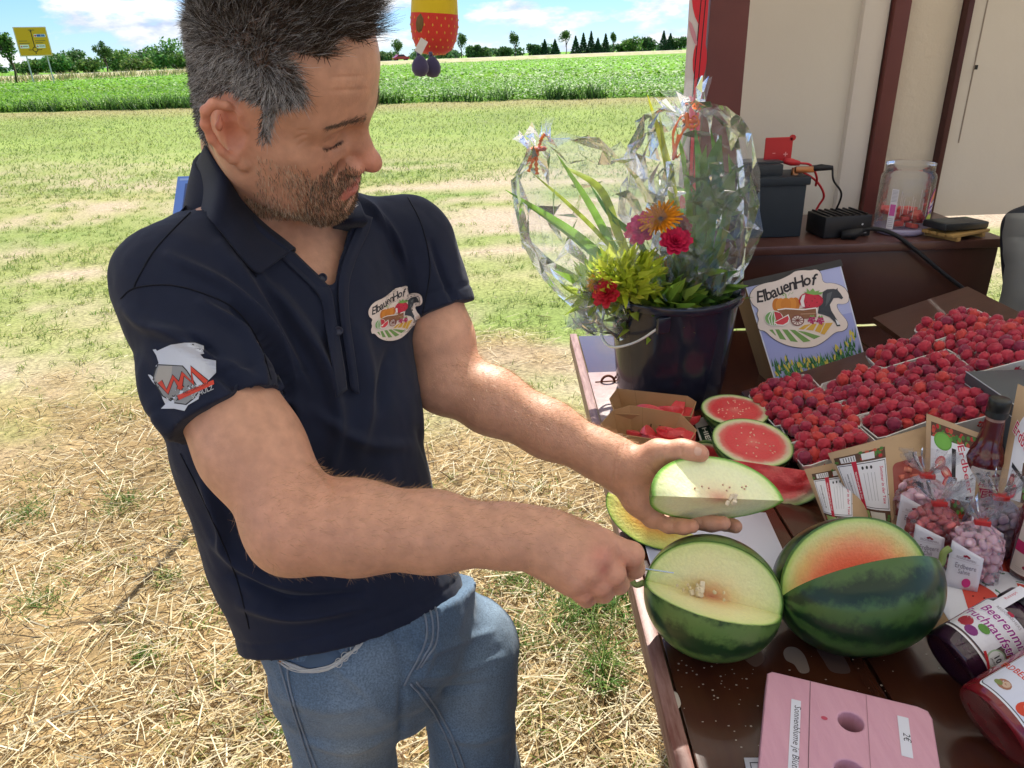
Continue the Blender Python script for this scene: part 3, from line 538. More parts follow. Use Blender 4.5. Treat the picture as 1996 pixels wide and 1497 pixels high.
# ---------------------------------------------------------------- poppy banner beside the post
def build_banner():
    x0, x1, y = .462, .500, 1.985; z0, z1 = .99, 2.3
    t = thing('poppy_banner', 'narrow red and white poppy banner hanging beside the dark red post', 'banner', (x0, y, z0)); n = 40; zz = np.linspace(0, z1 - z0, n)
    xs = np.linspace(-.004, x1 - x0, 7); V = np.array([(x, .008 * math.sin(z * 3 + x * 60), z) for z in zz for x in xs]); F = [(i * 7 + j, i * 7 + j + 1, (i + 1) * 7 + j + 1, (i + 1) * 7 + j) for i in range(n - 1) for j in range(6)]
    o = mk('cloth', V, F, mat('banner_white', (.62, .56, .55), .6), t); md = o.modifiers.new('thick', 'SOLIDIFY'); md.thickness = .002; md.offset = 1
    pr = Print(); R = (.62, .03, .045); K = (.02, .02, .022); r = random.Random(4); W_ = x1 - x0
    pr.rect(.018, 0, W_, z1 - z0, R)
    for zc in (.16, .36, .55, .68, .80, .98, 1.15): pr.ell(.024 + r.uniform(-.012, .008), zc, .016, .05, r.choice([R, (.75, .08, .16), (.66, .05, .08)]), 14, rot=r.uniform(-20, 20))
    for zc in (.30, .62, .90, 1.08): pr.ell(.030, zc, .0055, .022, K, 10, rot=r.uniform(-25, 25))
    for x in (.019, .029): pr.line(bez([(x, .0), (x + .003, .3), (x - .002, .6), (x + .003, .9), (x, 1.25)], 30), .0022, K)
    for zc in (.05, .22, .45, .74): pr.ell(.008, zc, .005, .03, (.55, .25, .3), 8, rot=20)
    for zc in (.10, .5, .86): pr.ell(.006, zc, .004, .035, (.22, .35, .12), 8, rot=-15)
    pr.put('poppy_print', lambda u, v, w: np.stack([u, .008 * np.sin(v * 3 + u * 60) - .0035 - w, v], -1), t, maxe=.03)
build_banner()
# ================================================================ melons
def flesh_mat(name, stops, a, b, seeds=0.0):
    m = bpy.data.materials.new(name); m.use_nodes = True; nt = m.node_tree; N = nt.nodes; L = nt.links; bs = N['Principled BSDF']
    bs.inputs['Roughness'].default_value = .32; bs.inputs['Subsurface Weight'].default_value = .25; bs.inputs['Subsurface Radius'].default_value = (.6, .4, .2); bs.inputs['Subsurface Scale'].default_value = .01; bs.inputs['Coat Weight'].default_value = .10; bs.inputs['Coat Roughness'].default_value = .2
    tc = N.new('ShaderNodeTexCoord'); mp = N.new('ShaderNodeMapping'); mp.inputs[3].default_value = (1 / a, 1 / b, 1 / b); L.new(tc.outputs['Object'], mp.inputs[0])
    ln = N.new('ShaderNodeVectorMath'); ln.operation = 'LENGTH'; L.new(mp.outputs[0], ln.inputs[0])
    nz = N.new('ShaderNodeTexNoise'); nz.inputs['Scale'].default_value = 70; nz.inputs['Detail'].default_value = 5; L.new(tc.outputs['Object'], nz.inputs['Vector'])
    ad = N.new('ShaderNodeMath'); ad.operation = 'MULTIPLY_ADD'; ad.inputs[1].default_value = .16; L.new(nz.outputs[0], ad.inputs[0]); L.new(ln.outputs['Value'], ad.inputs[2])
    sb = N.new('ShaderNodeMath'); sb.operation = 'SUBTRACT'; sb.inputs[1].default_value = .08; L.new(ad.outputs[0], sb.inputs[0])
    # keep the rind edge crisp: blend the noise out near r = 1
    mx0 = N.new('ShaderNodeMapRange'); mx0.inputs[1].default_value = .82; mx0.inputs[2].default_value = .93; L.new(ln.outputs['Value'], mx0.inputs[0])
    mr = N.new('ShaderNodeMix'); L.new(mx0.outputs[0], mr.inputs[0]); L.new(sb.outputs[0], mr.inputs[2]); L.new(ln.outputs['Value'], mr.inputs[3])
    cr = N.new('ShaderNodeValToRGB'); el = cr.color_ramp.elements
    while len(el) > 1: el.remove(el[-1])
    el[0].position = stops[0][0]; el[0].color = (*stops[0][1], 1)
    for p, c in stops[1:]: e = el.new(p); e.color = (*c, 1)
    L.new(mr.outputs[0], cr.inputs[0])
    # fine fibres
    n2 = N.new('ShaderNodeTexNoise'); n2.inputs['Scale'].default_value = 260; n2.inputs['Detail'].default_value = 3; L.new(tc.outputs['Object'], n2.inputs['Vector'])
    r2 = N.new('ShaderNodeMapRange'); r2.inputs[1].default_value = .35; r2.inputs[2].default_value = .7; r2.inputs[3].default_value = .955; r2.inputs[4].default_value = 1.035; L.new(n2.outputs[0], r2.inputs[0])
    sc = N.new('ShaderNodeVectorMath'); sc.operation = 'SCALE'; L.new(cr.outputs[0], sc.inputs[0]); L.new(r2.outputs[0], sc.inputs['Scale']); L.new(sc.outputs[0], bs.inputs['Base Color'])
    bp = N.new('ShaderNodeBump'); bp.inputs['Strength'].default_value = .5; bp.inputs['Distance'].default_value = .002; L.new(n2.outputs[0], bp.inputs['Height']); L.new(bp.outputs[0], bs.inputs['Normal'])
    return m
def rind_mat(name, dark, light, contrast=.8, n=10):
    m = mat(name, dark, .30, .45, coat=.15); nt = m.node_tree; N = nt.nodes; L = nt.links; bs = N['Principled BSDF']
    tc = N.new('ShaderNodeTexCoord'); sp = N.new('ShaderNodeSeparateXYZ'); L.new(tc.outputs['Object'], sp.inputs[0])
    at = N.new('ShaderNodeMath'); at.operation = 'ARCTAN2'; L.new(sp.outputs[1], at.inputs[0]); L.new(sp.outputs[2], at.inputs[1])
    nz = N.new('ShaderNodeTexNoise'); nz.inputs['Scale'].default_value = 42; nz.inputs['Detail'].default_value = 6; nz.inputs['Roughness'].default_value = .65; L.new(tc.outputs['Object'], nz.inputs['Vector'])
    m1 = N.new('ShaderNodeMath'); m1.operation = 'MULTIPLY_ADD'; m1.inputs[1].default_value = n; L.new(at.outputs[0], m1.inputs[0])
    m2 = N.new('ShaderNodeMath'); m2.operation = 'MULTIPLY'; m2.inputs[1].default_value = 5.5; L.new(nz.outputs[0], m2.inputs[0]); L.new(m2.outputs[0], m1.inputs[2])
    sn = N.new('ShaderNodeMath'); sn.operation = 'SINE'; L.new(m1.outputs[0], sn.inputs[0])
    n2 = N.new('ShaderNodeTexNoise'); n2.inputs['Scale'].default_value = 120; n2.inputs['Detail'].default_value = 5; L.new(tc.outputs['Object'], n2.inputs['Vector'])
    ml = N.new('ShaderNodeMath'); ml.operation = 'MULTIPLY_ADD'; ml.inputs[1].default_value = 1.7; L.new(n2.outputs[0], ml.inputs[0]); L.new(sn.outputs[0], ml.inputs[2])
    r = N.new('ShaderNodeMapRange'); r.inputs[1].default_value = .25; r.inputs[2].default_value = 1.65; r.inputs[4].default_value = contrast; L.new(ml.outputs[0], r.inputs[0])
    mx = N.new('ShaderNodeMixRGB'); mx.inputs[1].default_value = (*dark, 1); mx.inputs[2].default_value = (*light, 1); L.new(r.outputs[0], mx.inputs[0]); L.new(mx.outputs[0], bs.inputs['Base Color'])
    return m
def wedge(name, a, b, th0, th1, rind, flesh, parent, nphi=44, core=None, rough=.0, seed=1, pw=1.0):
    """part of an ellipsoid between the half planes th0..th1 (degrees about local X, 0 = local Y)"""
    r = np.random.default_rng(seed); t0, t1 = math.radians(th0), math.radians(th1); nth = max(6, int((th1 - th0) / 5)); ph = np.linspace(0.0, math.pi, nphi); th = np.linspace(t0, t1, nth)
    sp = np.sin(ph) ** pw; A, B = np.meshgrid(ph, th, indexing='ij'); S_ = np.repeat(sp[:, None], nth, 1)
    V = np.stack([a * np.cos(A), b * S_ * np.cos(B), b * S_ * np.sin(B)], -1).reshape(-1, 3); F = [(i * nth + j, i * nth + j + 1, (i + 1) * nth + j + 1, (i + 1) * nth + j) for i in range(nphi - 1) for j in range(nth - 1)]
    m = MB(); m.add(V, F, 0)
    if th1 - th0 < 359:
        nr = 14
        for tt in (t0, t1):
            rr = np.linspace(0, 1, nr); A, Q = np.meshgrid(ph, rr, indexing='ij'); S_ = np.repeat(sp[:, None], nr, 1); d = rough * (fbm(A * 6 + seed, Q * 5, tt, 4) - .5) * np.sin(Q * math.pi) ** .5 * np.minimum(1, S_ * 3)
            y = b * S_ * Q; V = np.stack([a * np.cos(A), y * math.cos(tt) - d * math.sin(tt), y * math.sin(tt) + d * math.cos(tt)], -1).reshape(-1, 3)
            m.add(V, [(i * nr + j, i * nr + j + 1, (i + 1) * nr + j + 1, (i + 1) * nr + j) for i in range(nphi - 1) for j in range(nr - 1)], 1)
    o = m.build(name, None, parent, True, mats=[rind, flesh]); return o
PALE = [(0, (.70, .34, .20)), (.13, (.80, .52, .28)), (.30, (.88, .74, .40)), (.5, (.88, .83, .48)), (.75, (.84, .85, .46)), (.93, (.74, .82, .38)), (.965, (.38, .58, .16)), (.985, (.05, .14, .02))]
PALE2 = [(0, (.70, .36, .24)), (.12, (.78, .54, .34)), (.26, (.88, .80, .50)), (.5, (.88, .90, .56)), (.75, (.85, .90, .56)), (.92, (.74, .85, .42)), (.96, (.30, .58, .12)), (.985, (.12, .32, .03))]
ORANGE = [(0, (.72, .12, .07)), (.45, (.76, .22, .13)), (.62, (.78, .36, .19)), (.76, (.72, .52, .22)), (.90, (.62, .66, .28)), (.965, (.42, .60, .16)), (.985, (.06, .15, .02))]
RED = [(0, (.72, .20, .17)), (.2, (.68, .07, .075)), (.66, (.66, .05, .06)), (.78, (.64, .16, .13)), (.85, (.66, .50, .36)), (.92, (.60, .66, .36)), (.965, (.36, .52, .16)), (.985, (.04, .12, .02))]
YEL = [(0, (.76, .28, .06)), (.40, (.78, .36, .08)), (.6, (.78, .58, .12)), (.8, (.76, .74, .22)), (.93, (.66, .76, .20)), (.97, (.40, .60, .10)), (.985, (.05, .16, .02))]
DK = rind_mat('rind_dark', (.008, .030, .012), (.055, .125, .030), .9, 9); LT = rind_mat('rind_light', (.02, .075, .018), (.16, .26, .07), .9, 11)
def place(t, R, c): t.matrix_world = Matrix.Translation(Vector(c)) @ Matrix(np.asarray(R).tolist()).to_4x4()
VUP = np.array([0, 0, 1.0])
def frame(xdir, ydir):
    x = nrm(xdir); y = nrm(np.asarray(ydir) - x * np.dot(x, ydir)); return np.stack([x, y, np.cross(x, y)], 1)
MEL1 = {}
def melons():
    # --- front melon with the wedge cut out (knife side)
    c = np.array([.245, .745, TZ + .080]); view = nrm(EYE - c); R = frame((-1, .33, .11), (0, -1, 0)); t = thing('watermelon', 'striped green melon nearest the knife, with a pale yellow wedge cut out of it', 'watermelon', c, 'whole melons with a wedge cut out'); place(t, R, c)
    MEL1['c'] = c; MEL1['R'] = R
    f1 = flesh_mat('flesh_pale', PALE, .086, .0785); wedge('melon_body', .086, .0785, 96, 360 + 19, rind_mat('rind_front', (.012, .045, .014), (.12, .22, .055), .9, 8), f1, t, rough=.004, seed=3)
    s = MB(); rr = np.random.default_rng(5)
    for k in range(14): s.lathe([(0, -.003), (.0016, -.001), (.0017, .001), (0, .003)], (rr.uniform(-.035, .045), .006 + rr.random() * .012, rr.uniform(.012, .022)), None, 8)
    s.build('seed', mat('soft_seed', (.78, .66, .42), .4), t, True, kind='stuff')
    s = MB()
    for k in range(9): s.box((.018 + rr.uniform(-.008, .014), .008 + rr.uniform(-.004, .006), .012 + rr.uniform(-.006, .008)), (.006, .005, .007), R=rotz(rr.random()) @ rotx(rr.random()), bevel=.001)
    s.build('flesh_crumb', mat('flesh_crumb', (.80, .70, .52), .35), t)
    st = MB(); st.tube(bez([(.086, 0, -.004), (.097, .004, -.008), (.108, -.002, .004), (.118, 0, -.004)], 16), [.0045] * 16 if False else .004, 8); st.build('stem', mat('stem_green', (.20, .26, .08), .6), t, True)
    # --- big dark melon
    c = np.array([.432, .752, TZ + .0845]); R = frame((-1, -.20, .03), (0, -1, .0)); t = thing('watermelon', 'large dark green melon with an orange red cut face, left of the candy bags', 'watermelon', c, 'whole melons with a wedge cut out'); place(t, R, c)
    wedge('melon_body', .107, .0865, 118, 360 + 60, DK, flesh_mat('flesh_orange', ORANGE, .107, .0865), t, rough=.003, seed=6, pw=.92)
    st = MB(); st.tube(bez([(-.103, -.0, .008), (-.120, 0, .014), (-.124, -.004, .028), (-.132, -.004, .034)], 18), .0045, 8); st.build('stem', mat('stem_green', (.20, .26, .08), .6), t, True)
    b = MB(); b.lathe([(0, .0), (.003, .0005), (.004, 0), (.006, -.001)], (.1072, 0, 0), roty(math.pi / 2), 12); b.build('blossom_scar', mat('scar', (.16, .12, .06), .8), t, True)
    # --- two red halves
    for nm, px, py, r_, h, tilt, sd, lab in (('half_melon', 1432, 799, .066, .046, (-.06, .02), 11, 'cut red melon half farther from the camera, next to the bucket'), ('half_melon', 1467, 861, .073, .050, (-.16, .05), 12, 'cut red melon half nearer the camera, behind the held slice')):
        c = T(px, py, TZ + h + .004); R = rotx(tilt[0] * -1) @ roty(tilt[1]); t = thing(nm, lab, 'melon half', c, 'red melon halves'); t.matrix_world = Matrix.Translation(Vector(c)) @ Matrix(R.tolist()).to_4x4()
        # local X of the wedge is horizontal: full half below the cut plane
        o = wedge('melon_body', r_, r_, 180, 360, LT, flesh_mat('flesh_red_%d' % sd, RED, r_, r_), t, rough=.005, seed=sd); o.scale = (1, 1, h / r_); sd_ = MB(); rr = np.random.default_rng(sd)
        for k in range(26): q = rr.random() ** .5 * .62 * r_; a_ = rr.uniform(0, 6.28); sd_.lathe([(0, -.0022), (.0013, -.0006), (.0013, .0008), (0, .0022)], (q * math.cos(a_), q * math.sin(a_), .0002), rotz(a_) @ roty(1.57), 6)
        sd_.build('seed', mat('pale_seed', (.74, .50, .36), .5), t, True, kind='stuff')
    # small red piece under the thumb
    c = T(1380, 893, TZ + .012); t = thing('melon_slice', 'thin red melon sliver lying just above the man\'s thumb', 'melon slice', c); place(t, frame((1, -.5, 0), (.2, .1, 1)), c); wedge('melon_body', .040, .034, -35, 15, LT, flesh_mat('flesh_sliver', RED, .040, .034), t, rough=.004, seed=21)
    # red wedge lying behind the held slice
    a = T(1412, 897, 1.02); b_ = T(1602, 925, 1.02); c = (a + b_) / 2 + [-.002, -.020, .014]; t = thing('melon_slice', 'big juicy red melon wedge lying behind the slice in the man\'s hand', 'melon slice', c); x = nrm(b_ - a); R = frame(x, (-.05, -.45, -1.0)); place(t, R, c); wedge('melon_body', .088, .070, -4, 62, LT, flesh_mat('flesh_wedge', RED, .088, .070), t, rough=.022, seed=31)
    # yellow orange slice lit by the sun at the left
    a = T(1199, 978, 1.035); b_ = T(1345, 1052, 1.0); c = (a + b_) / 2 + [0, 0, .012]; t = thing('melon_slice', 'narrow yellow orange melon slice in the sun at the counter edge below the palm', 'melon slice', c); R = frame(b_ - a, (-.12, -.55, -1.0)); place(t, R, c); wedge('melon_body', .078, .050, -22, 30, LT, flesh_mat('flesh_yellow', YEL, .078, .050), t, rough=.003, seed=41)
melons()
# held slice: its frame is reused by the hand
SL_A = P(1271, 966, .905); SL_B = P(1528, 976, .945); SL_C = (SL_A + SL_B) / 2
def held_slice():
    c = SL_C; x = SL_B - SL_A; a = np.linalg.norm(x) / 2; view = nrm(EYE - c); R = frame(x, -view + np.array([0, 0, -.0]))
    t = thing('melon_slice', 'pale green melon wedge held out in the man\'s left hand', 'melon slice', c); place(t, R, c)
    # local Y points away from the camera, Z = x cross y
    up = R[:, 2] @ UP; s = 1 if up > 0 else -1; MEL1['heldR'] = R; MEL1['a'] = a
    th = (-28, 50) if s > 0 else (-50, 28)
    wedge('melon_body', a, .062, th[0] - (0 if s > 0 else 10), th[1] + (10 if s > 0 else 0), rind_mat('rind_slice', (.06, .16, .02), (.16, .30, .06), .8, 8), flesh_mat('flesh_slice', PALE2, a, .062), t, rough=.003, seed=9)
    # soft seeds and a torn bit of core on the upper face
    up_a = math.radians(60 if s > 0 else -60); m = MB(); r = np.random.default_rng(2)
    for k in range(9):
        q = r.uniform(.010, .024); xx = r.uniform(-.035, .045); m.lathe([(0, -.0024), (.0013, -.0008), (.0014, .0008), (0, .0024)], (xx, q * math.cos(up_a), q * math.sin(up_a)), rotx(up_a + r.uniform(-.4, .4)), 8)
    m.build('seed', mat('seed_rose', (.70, .46, .32), .5), t, True, kind='stuff')
    m = MB()
    for k in range(6): m.box((.012 + r.uniform(-.006, .012), -.001 + r.uniform(-.002, .003), r.uniform(-.006, .008)), (.006, .004, .006), R=rotz(r.random()) @ rotx(r.random()), bevel=.001)
    m.build('flesh_crumb', mat('flesh_crumb', (.80, .70, .52), .35), t)
held_slice()
# ================================================================ kraft trays with melon pieces
KR = mat('kraft_card', (.42, .25, .12), .75, .2, noise=(30, .4, (.36, .21, .10)), bump=(120, .15, .001))
def tray(rim, back, label, sd, z0=TZ + .001, h=.058, shrink=.78):
    R_ = np.array([T(px, py, z0 + h + dz) for px, py, dz in rim]); c = R_.mean(0); t = thing('kraft_tray', label, 'cardboard tray', (c[0], c[1], z0), 'kraft trays of melon pieces')
    R_ -= [c[0], c[1], z0]; Bt = R_.copy(); Bt[:, :2] *= shrink; Bt[:, 2] = .001; n = len(R_); V = np.concatenate([R_, Bt]); F = [(i, (i + 1) % n, n + (i + 1) % n, n + i) for i in range(n)] + [tuple(range(2 * n - 1, n - 1, -1))]
    o = mk('tray_wall', V, F, KR, t, False); md = o.modifiers.new('thick', 'SOLIDIFY'); md.thickness = .0016; md.offset = 0
    # slots in the back wall, fold line, maker's mark on the front wall
    i, j = back; A, B, C_, D = R_[i], R_[j], Bt[j], Bt[i]; fn = lambda u, v, w: (A + (B - A) * u[:, None]) * v[:, None] + (D + (C_ - D) * u[:, None]) * (1 - v[:, None]) + w[:, None] * nrm(np.cross(B - A, D - A)) * sgn
    sgn = 1.0 if np.dot(np.cross(B - A, D - A), -A) > 0 else -1.0
    pr = Print()
    for u in (.46, .66): pr.rect(u - .014, .22, u + .014, .55, (.03, .018, .012), .012)
    pr.line([(.28, 0), (.26, 1)], .004, (.16, .09, .045)); pr.put('slot', fn, t, base=.0012)
    fl = flesh_mat('flesh_bits_%d' % sd, RED[:3], .05, .05); r = np.random.default_rng(sd)
    for k in range(9):
        u = r.uniform(-.3, .45); q = R_[i] * 0; p = np.array([c[0], c[1], z0]) + np.array([.028 + r.uniform(-.035, .04), -.006 + r.uniform(-.03, .022), .026 + r.random() * .02]); s = thing('melon_piece', ('red melon chunk in the nearer kraft tray' if sd == 1 else 'red melon chunk in the farther kraft tray'), 'melon piece', p, 'melon chunks in the nearer tray' if sd == 1 else 'melon chunks in the farther tray')
        s.rotation_euler = (r.uniform(-.6, .6), r.uniform(-.6, .6), r.uniform(0, 6)); wedge('flesh', .034 * r.uniform(.8, 1.1), .028, -18, 26, fl, fl, s, nphi=14, rough=.004, seed=k)
    return t
def trays():
    tray([(1188, 777, 0), (1203, 757, .0), (1340, 772, .006), (1357, 783, 0), (1348, 812, -.004), (1200, 806, -.006)], (1, 2), 'brown kraft tray standing farther back, against the dark bucket', 2)
    t = tray([(1171, 826, 0), (1194, 800, 0), (1228, 790, .010), (1326, 806, .010), (1358, 838, 0), (1342, 866, -.004), (1182, 842, -.004)], (2, 3), 'brown kraft tray nearer the camera, right above the man\'s wrist', 1)
    a, b = T(1196, 858, TZ + .038), T(1330, 880, TZ + .038); pr = Print(); pr.text('REGIOFARMERS', .5, .3, .07, (.12, .06, .03)); pr.ell(.5, .48, .03, .05, (.12, .06, .03), 10)
trays()
# ================================================================ bucket and bouquets
BK = np.array([.360, 1.545, TZ])
def bucket():
    t = thing('bucket', 'dark navy plastic bucket with a wire handle holding the two bouquets', 'bucket', BK); pl = mat('bucket_plastic', (.016, .018, .032), .16, .6, bump=(20, .08, .002))
    m = MB(); m.lathe([(0, .004), (.112, .004), (.116, .0), (.122, .05), (.136, .215), (.137, .225), (.146, .228), (.149, .236), (.147, .243), (.139, .244), (.1365, .238), (.131, .20), (.117, .02), (0, .012)], seg=64); m.build('bucket_body', pl, t, ang=50)
    for s in (-1, 1): e = MB(); e.box((s * .143 * math.cos(-1.9), s * .143 * math.sin(-1.9) if s > 0 else .143 * math.sin(1.25), .205), (.022, .022, .03), bevel=.004)
    a0 = np.array([-.055, -.131, .205]); pts = bez([(-.052, -.134, .207), (-.10, -.128, .172), (-.142, -.10, .150), (-.158, -.05, .146), (-.155, .02, .156), (-.125, .10, .20), (-.09, .115, .222)], 40); h = MB(); h.tube(pts, .0028, 8); h.build('wire_handle', mat('wire_white', (.7, .7, .68), .3, metal=.4), t, True)
    l = MB(); l.box((-.050, -.1345, .208), (.03, .012, .034), R=rotz(.36), bevel=.004); l.build('handle_lug', pl, t, ang=40)
    w = MB(); w.lathe([(0, .12), (.124, .12)], seg=40); w.build('water', mat('water', (.02, .03, .03), .02, trans=.6, ior=1.33), t)
bucket()
FILM = None
def film_mat():
    m = bpy.data.materials.new('cellophane'); m.use_nodes = True; N = m.node_tree.nodes; L = m.node_tree.links; N.remove(N['Principled BSDF'])
    tr = N.new('ShaderNodeBsdfTransparent'); tr.inputs[0].default_value = (.97, .98, .99, 1); gl = N.new('ShaderNodeBsdfGlossy'); gl.inputs['Roughness'].default_value = .09; gl.inputs[0].default_value = (1, 1, 1, 1); tl = N.new('ShaderNodeBsdfTranslucent'); tl.inputs[0].default_value = (.85, .9, .95, 1)
    fr = N.new('ShaderNodeFresnel'); fr.inputs[0].default_value = 1.45; tc = N.new('ShaderNodeTexCoord'); n = N.new('ShaderNodeTexNoise'); n.inputs['Scale'].default_value = 26; n.inputs['Detail'].default_value = 4; n.inputs['Distortion'].default_value = 1.2; L.new(tc.outputs['Object'], n.inputs['Vector'])
    bp = N.new('ShaderNodeBump'); bp.inputs['Strength'].default_value = .22; bp.inputs['Distance'].default_value = .008; L.new(n.outputs[0], bp.inputs['Height']); L.new(bp.outputs[0], gl.inputs['Normal']); L.new(bp.outputs[0], fr.inputs['Normal'])
    md = N.new('ShaderNodeMath'); md.operation = 'MULTIPLY_ADD'; md.inputs[1].default_value = .95; md.inputs[2].default_value = .0; md.use_clamp = True; L.new(fr.outputs[0], md.inputs[0])
    m1 = N.new('ShaderNodeMixShader'); m1.inputs[0].default_value = .06; L.new(tr.outputs[0], m1.inputs[1]); L.new(tl.outputs[0], m1.inputs[2])
    m2 = N.new('ShaderNodeMixShader'); L.new(md.outputs[0], m2.inputs[0]); L.new(m1.outputs[0], m2.inputs[1]); L.new(gl.outputs[0], m2.inputs[2]); L.new(m2.outputs[0], N['Material Output'].inputs[0]); return m
FILM = film_mat()
def film(axis, rad, seed, flat=.8, folds=13, n=70, seg=72, open_=0.0, amp=.16):
    """crumpled cellophane sleeve round a curved axis"""
    r = np.random.default_rng(seed); ax = bez(axis, n); n = len(ax); s = np.linspace(0, 1, n); rr = np.interp(s, np.linspace(0, 1, len(rad)), rad); t = nrm(np.gradient(ax, axis=0)); x = nrm(np.cross(np.array([0, 1.0, 0]), t)); y = np.cross(t, x)
    seg = 27; n2 = 20; a = np.linspace(open_, 2 * math.pi - open_, seg); si = np.linspace(0, n - 1, n2).astype(int); ax, s, rr, t, x, y = ax[si], s[si], rr[si], t[si], x[si], y[si]; A, Sx = np.meshgrid(a, s); ph = r.random(4) * 6
    # crumpled film: long pleats that gather at the tie, sharp random facets between them
    pl = (np.abs(((np.arange(seg) * .5 + .13 * r.random(seg)) % 1) - .5) * 4 - 1)[None] * (.10 + .28 * ss(Sx, .72, .97) + .12 * ss(Sx, .25, 0)); jit = r.normal(0, .055, A.shape); jit[:, -1] = jit[:, 0] if open_ == 0 else jit[:, -1]; pl[:, -1] = pl[:, 0] if open_ == 0 else pl[:, -1]
    w = 1 + pl * amp * 3.6 + jit + .10 * np.sin(A * 2 + ph[0] + Sx * 3) * (open_ > 0); A2 = A + .5 * (6.283 / seg) * r.normal(0, .45, A.shape) * ((A > open_ + .01) & (A < 6.28 - open_)); Aoff = r.normal(0, .012, A.shape) * (1 if open_ else 0)
    if open_ == 0: A2[:, -1] = A2[:, 0] + 2 * math.pi
    V = ax[:, None] + t[:, None] * (r.normal(0, .010, A.shape) * (np.arange(seg) < seg - 1))[..., None] + (rr[:, None] * w * np.cos(A2))[..., None] * x[:, None] + (rr[:, None] * w * np.sin(A2) * flat)[..., None] * y[:, None]; F = []
    if open_ == 0: V[:, -1] = V[:, 0]
    for p in range(n2 - 1):
        for q in range(seg - 1):
            k = p * seg + q
            F += [(k, k + 1, k + seg + 1), (k, k + seg + 1, k + seg)] if (p + q) % 2 else [(k, k + 1, k + seg), (k + 1, k + seg + 1, k + seg)]
    return V.reshape(-1, 3), np.array(F)
PET = {}
def petal_mat(n, c): return attr_mat('petal_' + n, 'tint', .5, .3, transl=.35)
def flower(parent, c, axis, r_, col, kind, seed, name):
    r = np.random.default_rng(seed); R = frame(np.cross(axis, [.3, .7, .1]), np.cross(axis, np.cross(axis, [.3, .7, .1]))); R = np.stack([R[:, 0], nrm(np.cross(nrm(axis), R[:, 0])), nrm(axis)], 1); V = []; F = []; C = []; n = 0
    rings = ((26, 1.0, .25), (20, .8, .5)) if kind == 'gerbera' else ((9, 1.0, .5), (9, .85, .9), (8, .66, 1.5), (7, .45, 2.6), (5, .26, 5)) 
    for cnt, s, up in rings:
        for k in range(cnt):
            a = 6.283 * (k + r.random() * .4) / cnt; w = (.16 if kind == 'gerbera' else .62) * s * r_; L_ = s * r_ * r.uniform(.9, 1.08); d = np.array([math.cos(a), math.sin(a), 0]); sd = np.array([-math.sin(a), math.cos(a), 0]); tt = np.linspace(.08, 1, 5)
            for q in tt:
                ww = w * math.sin(math.pi * min(.97, .12 + .80 * q)) ** .6 * .5; cc = d * L_ * q / math.sqrt(1 + up * .35) + np.array([0, 0, 1]) * L_ * up * .35 * q ** (1.3 if kind == 'gerbera' else .8)
                for sg in (-1, 0, 1): V.append(cc + sd * ww * sg + np.array([0, 0, .10 * r_ * abs(sg) * s]))
                j = np.array(col) * r.uniform(.8, 1.12) * (.65 + .4 * q); C += [j, j * 1.08, j]
            for q in range(4):
                for e in (0, 1): F.append((n + q * 3 + e, n + q * 3 + e + 1, n + q * 3 + e + 4, n + q * 3 + e + 3))
            n += 15
    V = np.array(V) @ R.T + c; o = mk(name, V, F, petal_mat('any', 0), parent, True, np.clip(np.array(C), 0, 1))
    b = MB(); b.lathe([(0, .10 * r_), (.16 * r_, .09 * r_), (.22 * r_, .03 * r_), (.2 * r_, -.02 * r_)] if kind == 'gerbera' else [(0, -.02), (.25 * r_, 0), (.3 * r_, -.1 * r_), (.05 * r_, -.25 * r_), (.05 * r_, -1.2 * r_)], c, R, 14); b.build('flower_centre' if kind == 'gerbera' else 'sepal', mat('flower_dark', (.05, .02, .015), .8) if kind == 'gerbera' else mat('sepal_green', (.06, .14, .03), .6), o, True); return o
LV = attr_mat('bouquet_leaves', 'tint', .45, .3, transl=.55)
def blades(parent, paths, name='leaf_blade'):
    for k, (pts, w, col) in enumerate(paths):
        c = bez(pts, 24); n = len(c); t = nrm(np.gradient(c, axis=0)); sd = nrm(np.cross(t, np.array([.2, -1, .1]))); s = np.linspace(0, 1, n); ww = w * (np.sin(np.pi * np.clip(.15 + .84 * s, 0, 1)) ** .8) * .5; cup = np.cross(sd, t)
        V = np.stack([c - sd * ww[:, None] + cup * (ww * .3)[:, None], c, c + sd * ww[:, None] + cup * (ww * .3)[:, None]], 1).reshape(-1, 3); F = [(i * 3 + e, i * 3 + e + 1, i * 3 + e + 4, i * 3 + e + 3) for i in range(n - 1) for e in (0, 1)]
        C = np.repeat(np.array(col)[None] * (.75 + .5 * RNG.random(n))[:, None], 3, 0); mk(name, V, F, LV, parent, True, C)
def foliage(parent, c, r_, n, size, col, col2, seed, name='foliage', squash=(1, 1, 1), serr=True):
    r = np.random.default_rng(seed); p = c + nrm(r.normal(0, 1, (n, 3))) * (r.random((n, 1)) ** .5) * r_ * np.array(squash); d = nrm(p - c + r.normal(0, .35, (n, 3)) * r_ + np.array([0, 0, .4 * r_])); L_ = size * r.uniform(.6, 1.3, n); t = r.random((n, 1))
    ribbons(p, d, L_, L_ * r.uniform(.38, .62, n), nrm(r.normal(0, 1, (n, 3))) * (L_ * .25)[:, None], np.array(col) * (1 - t) + np.array(col2) * t, name, LV, parent, 'stuff', seg=3, tip=.05, sidev=nrm(np.cross(d, r.normal(0, 1, (n, 3)))))
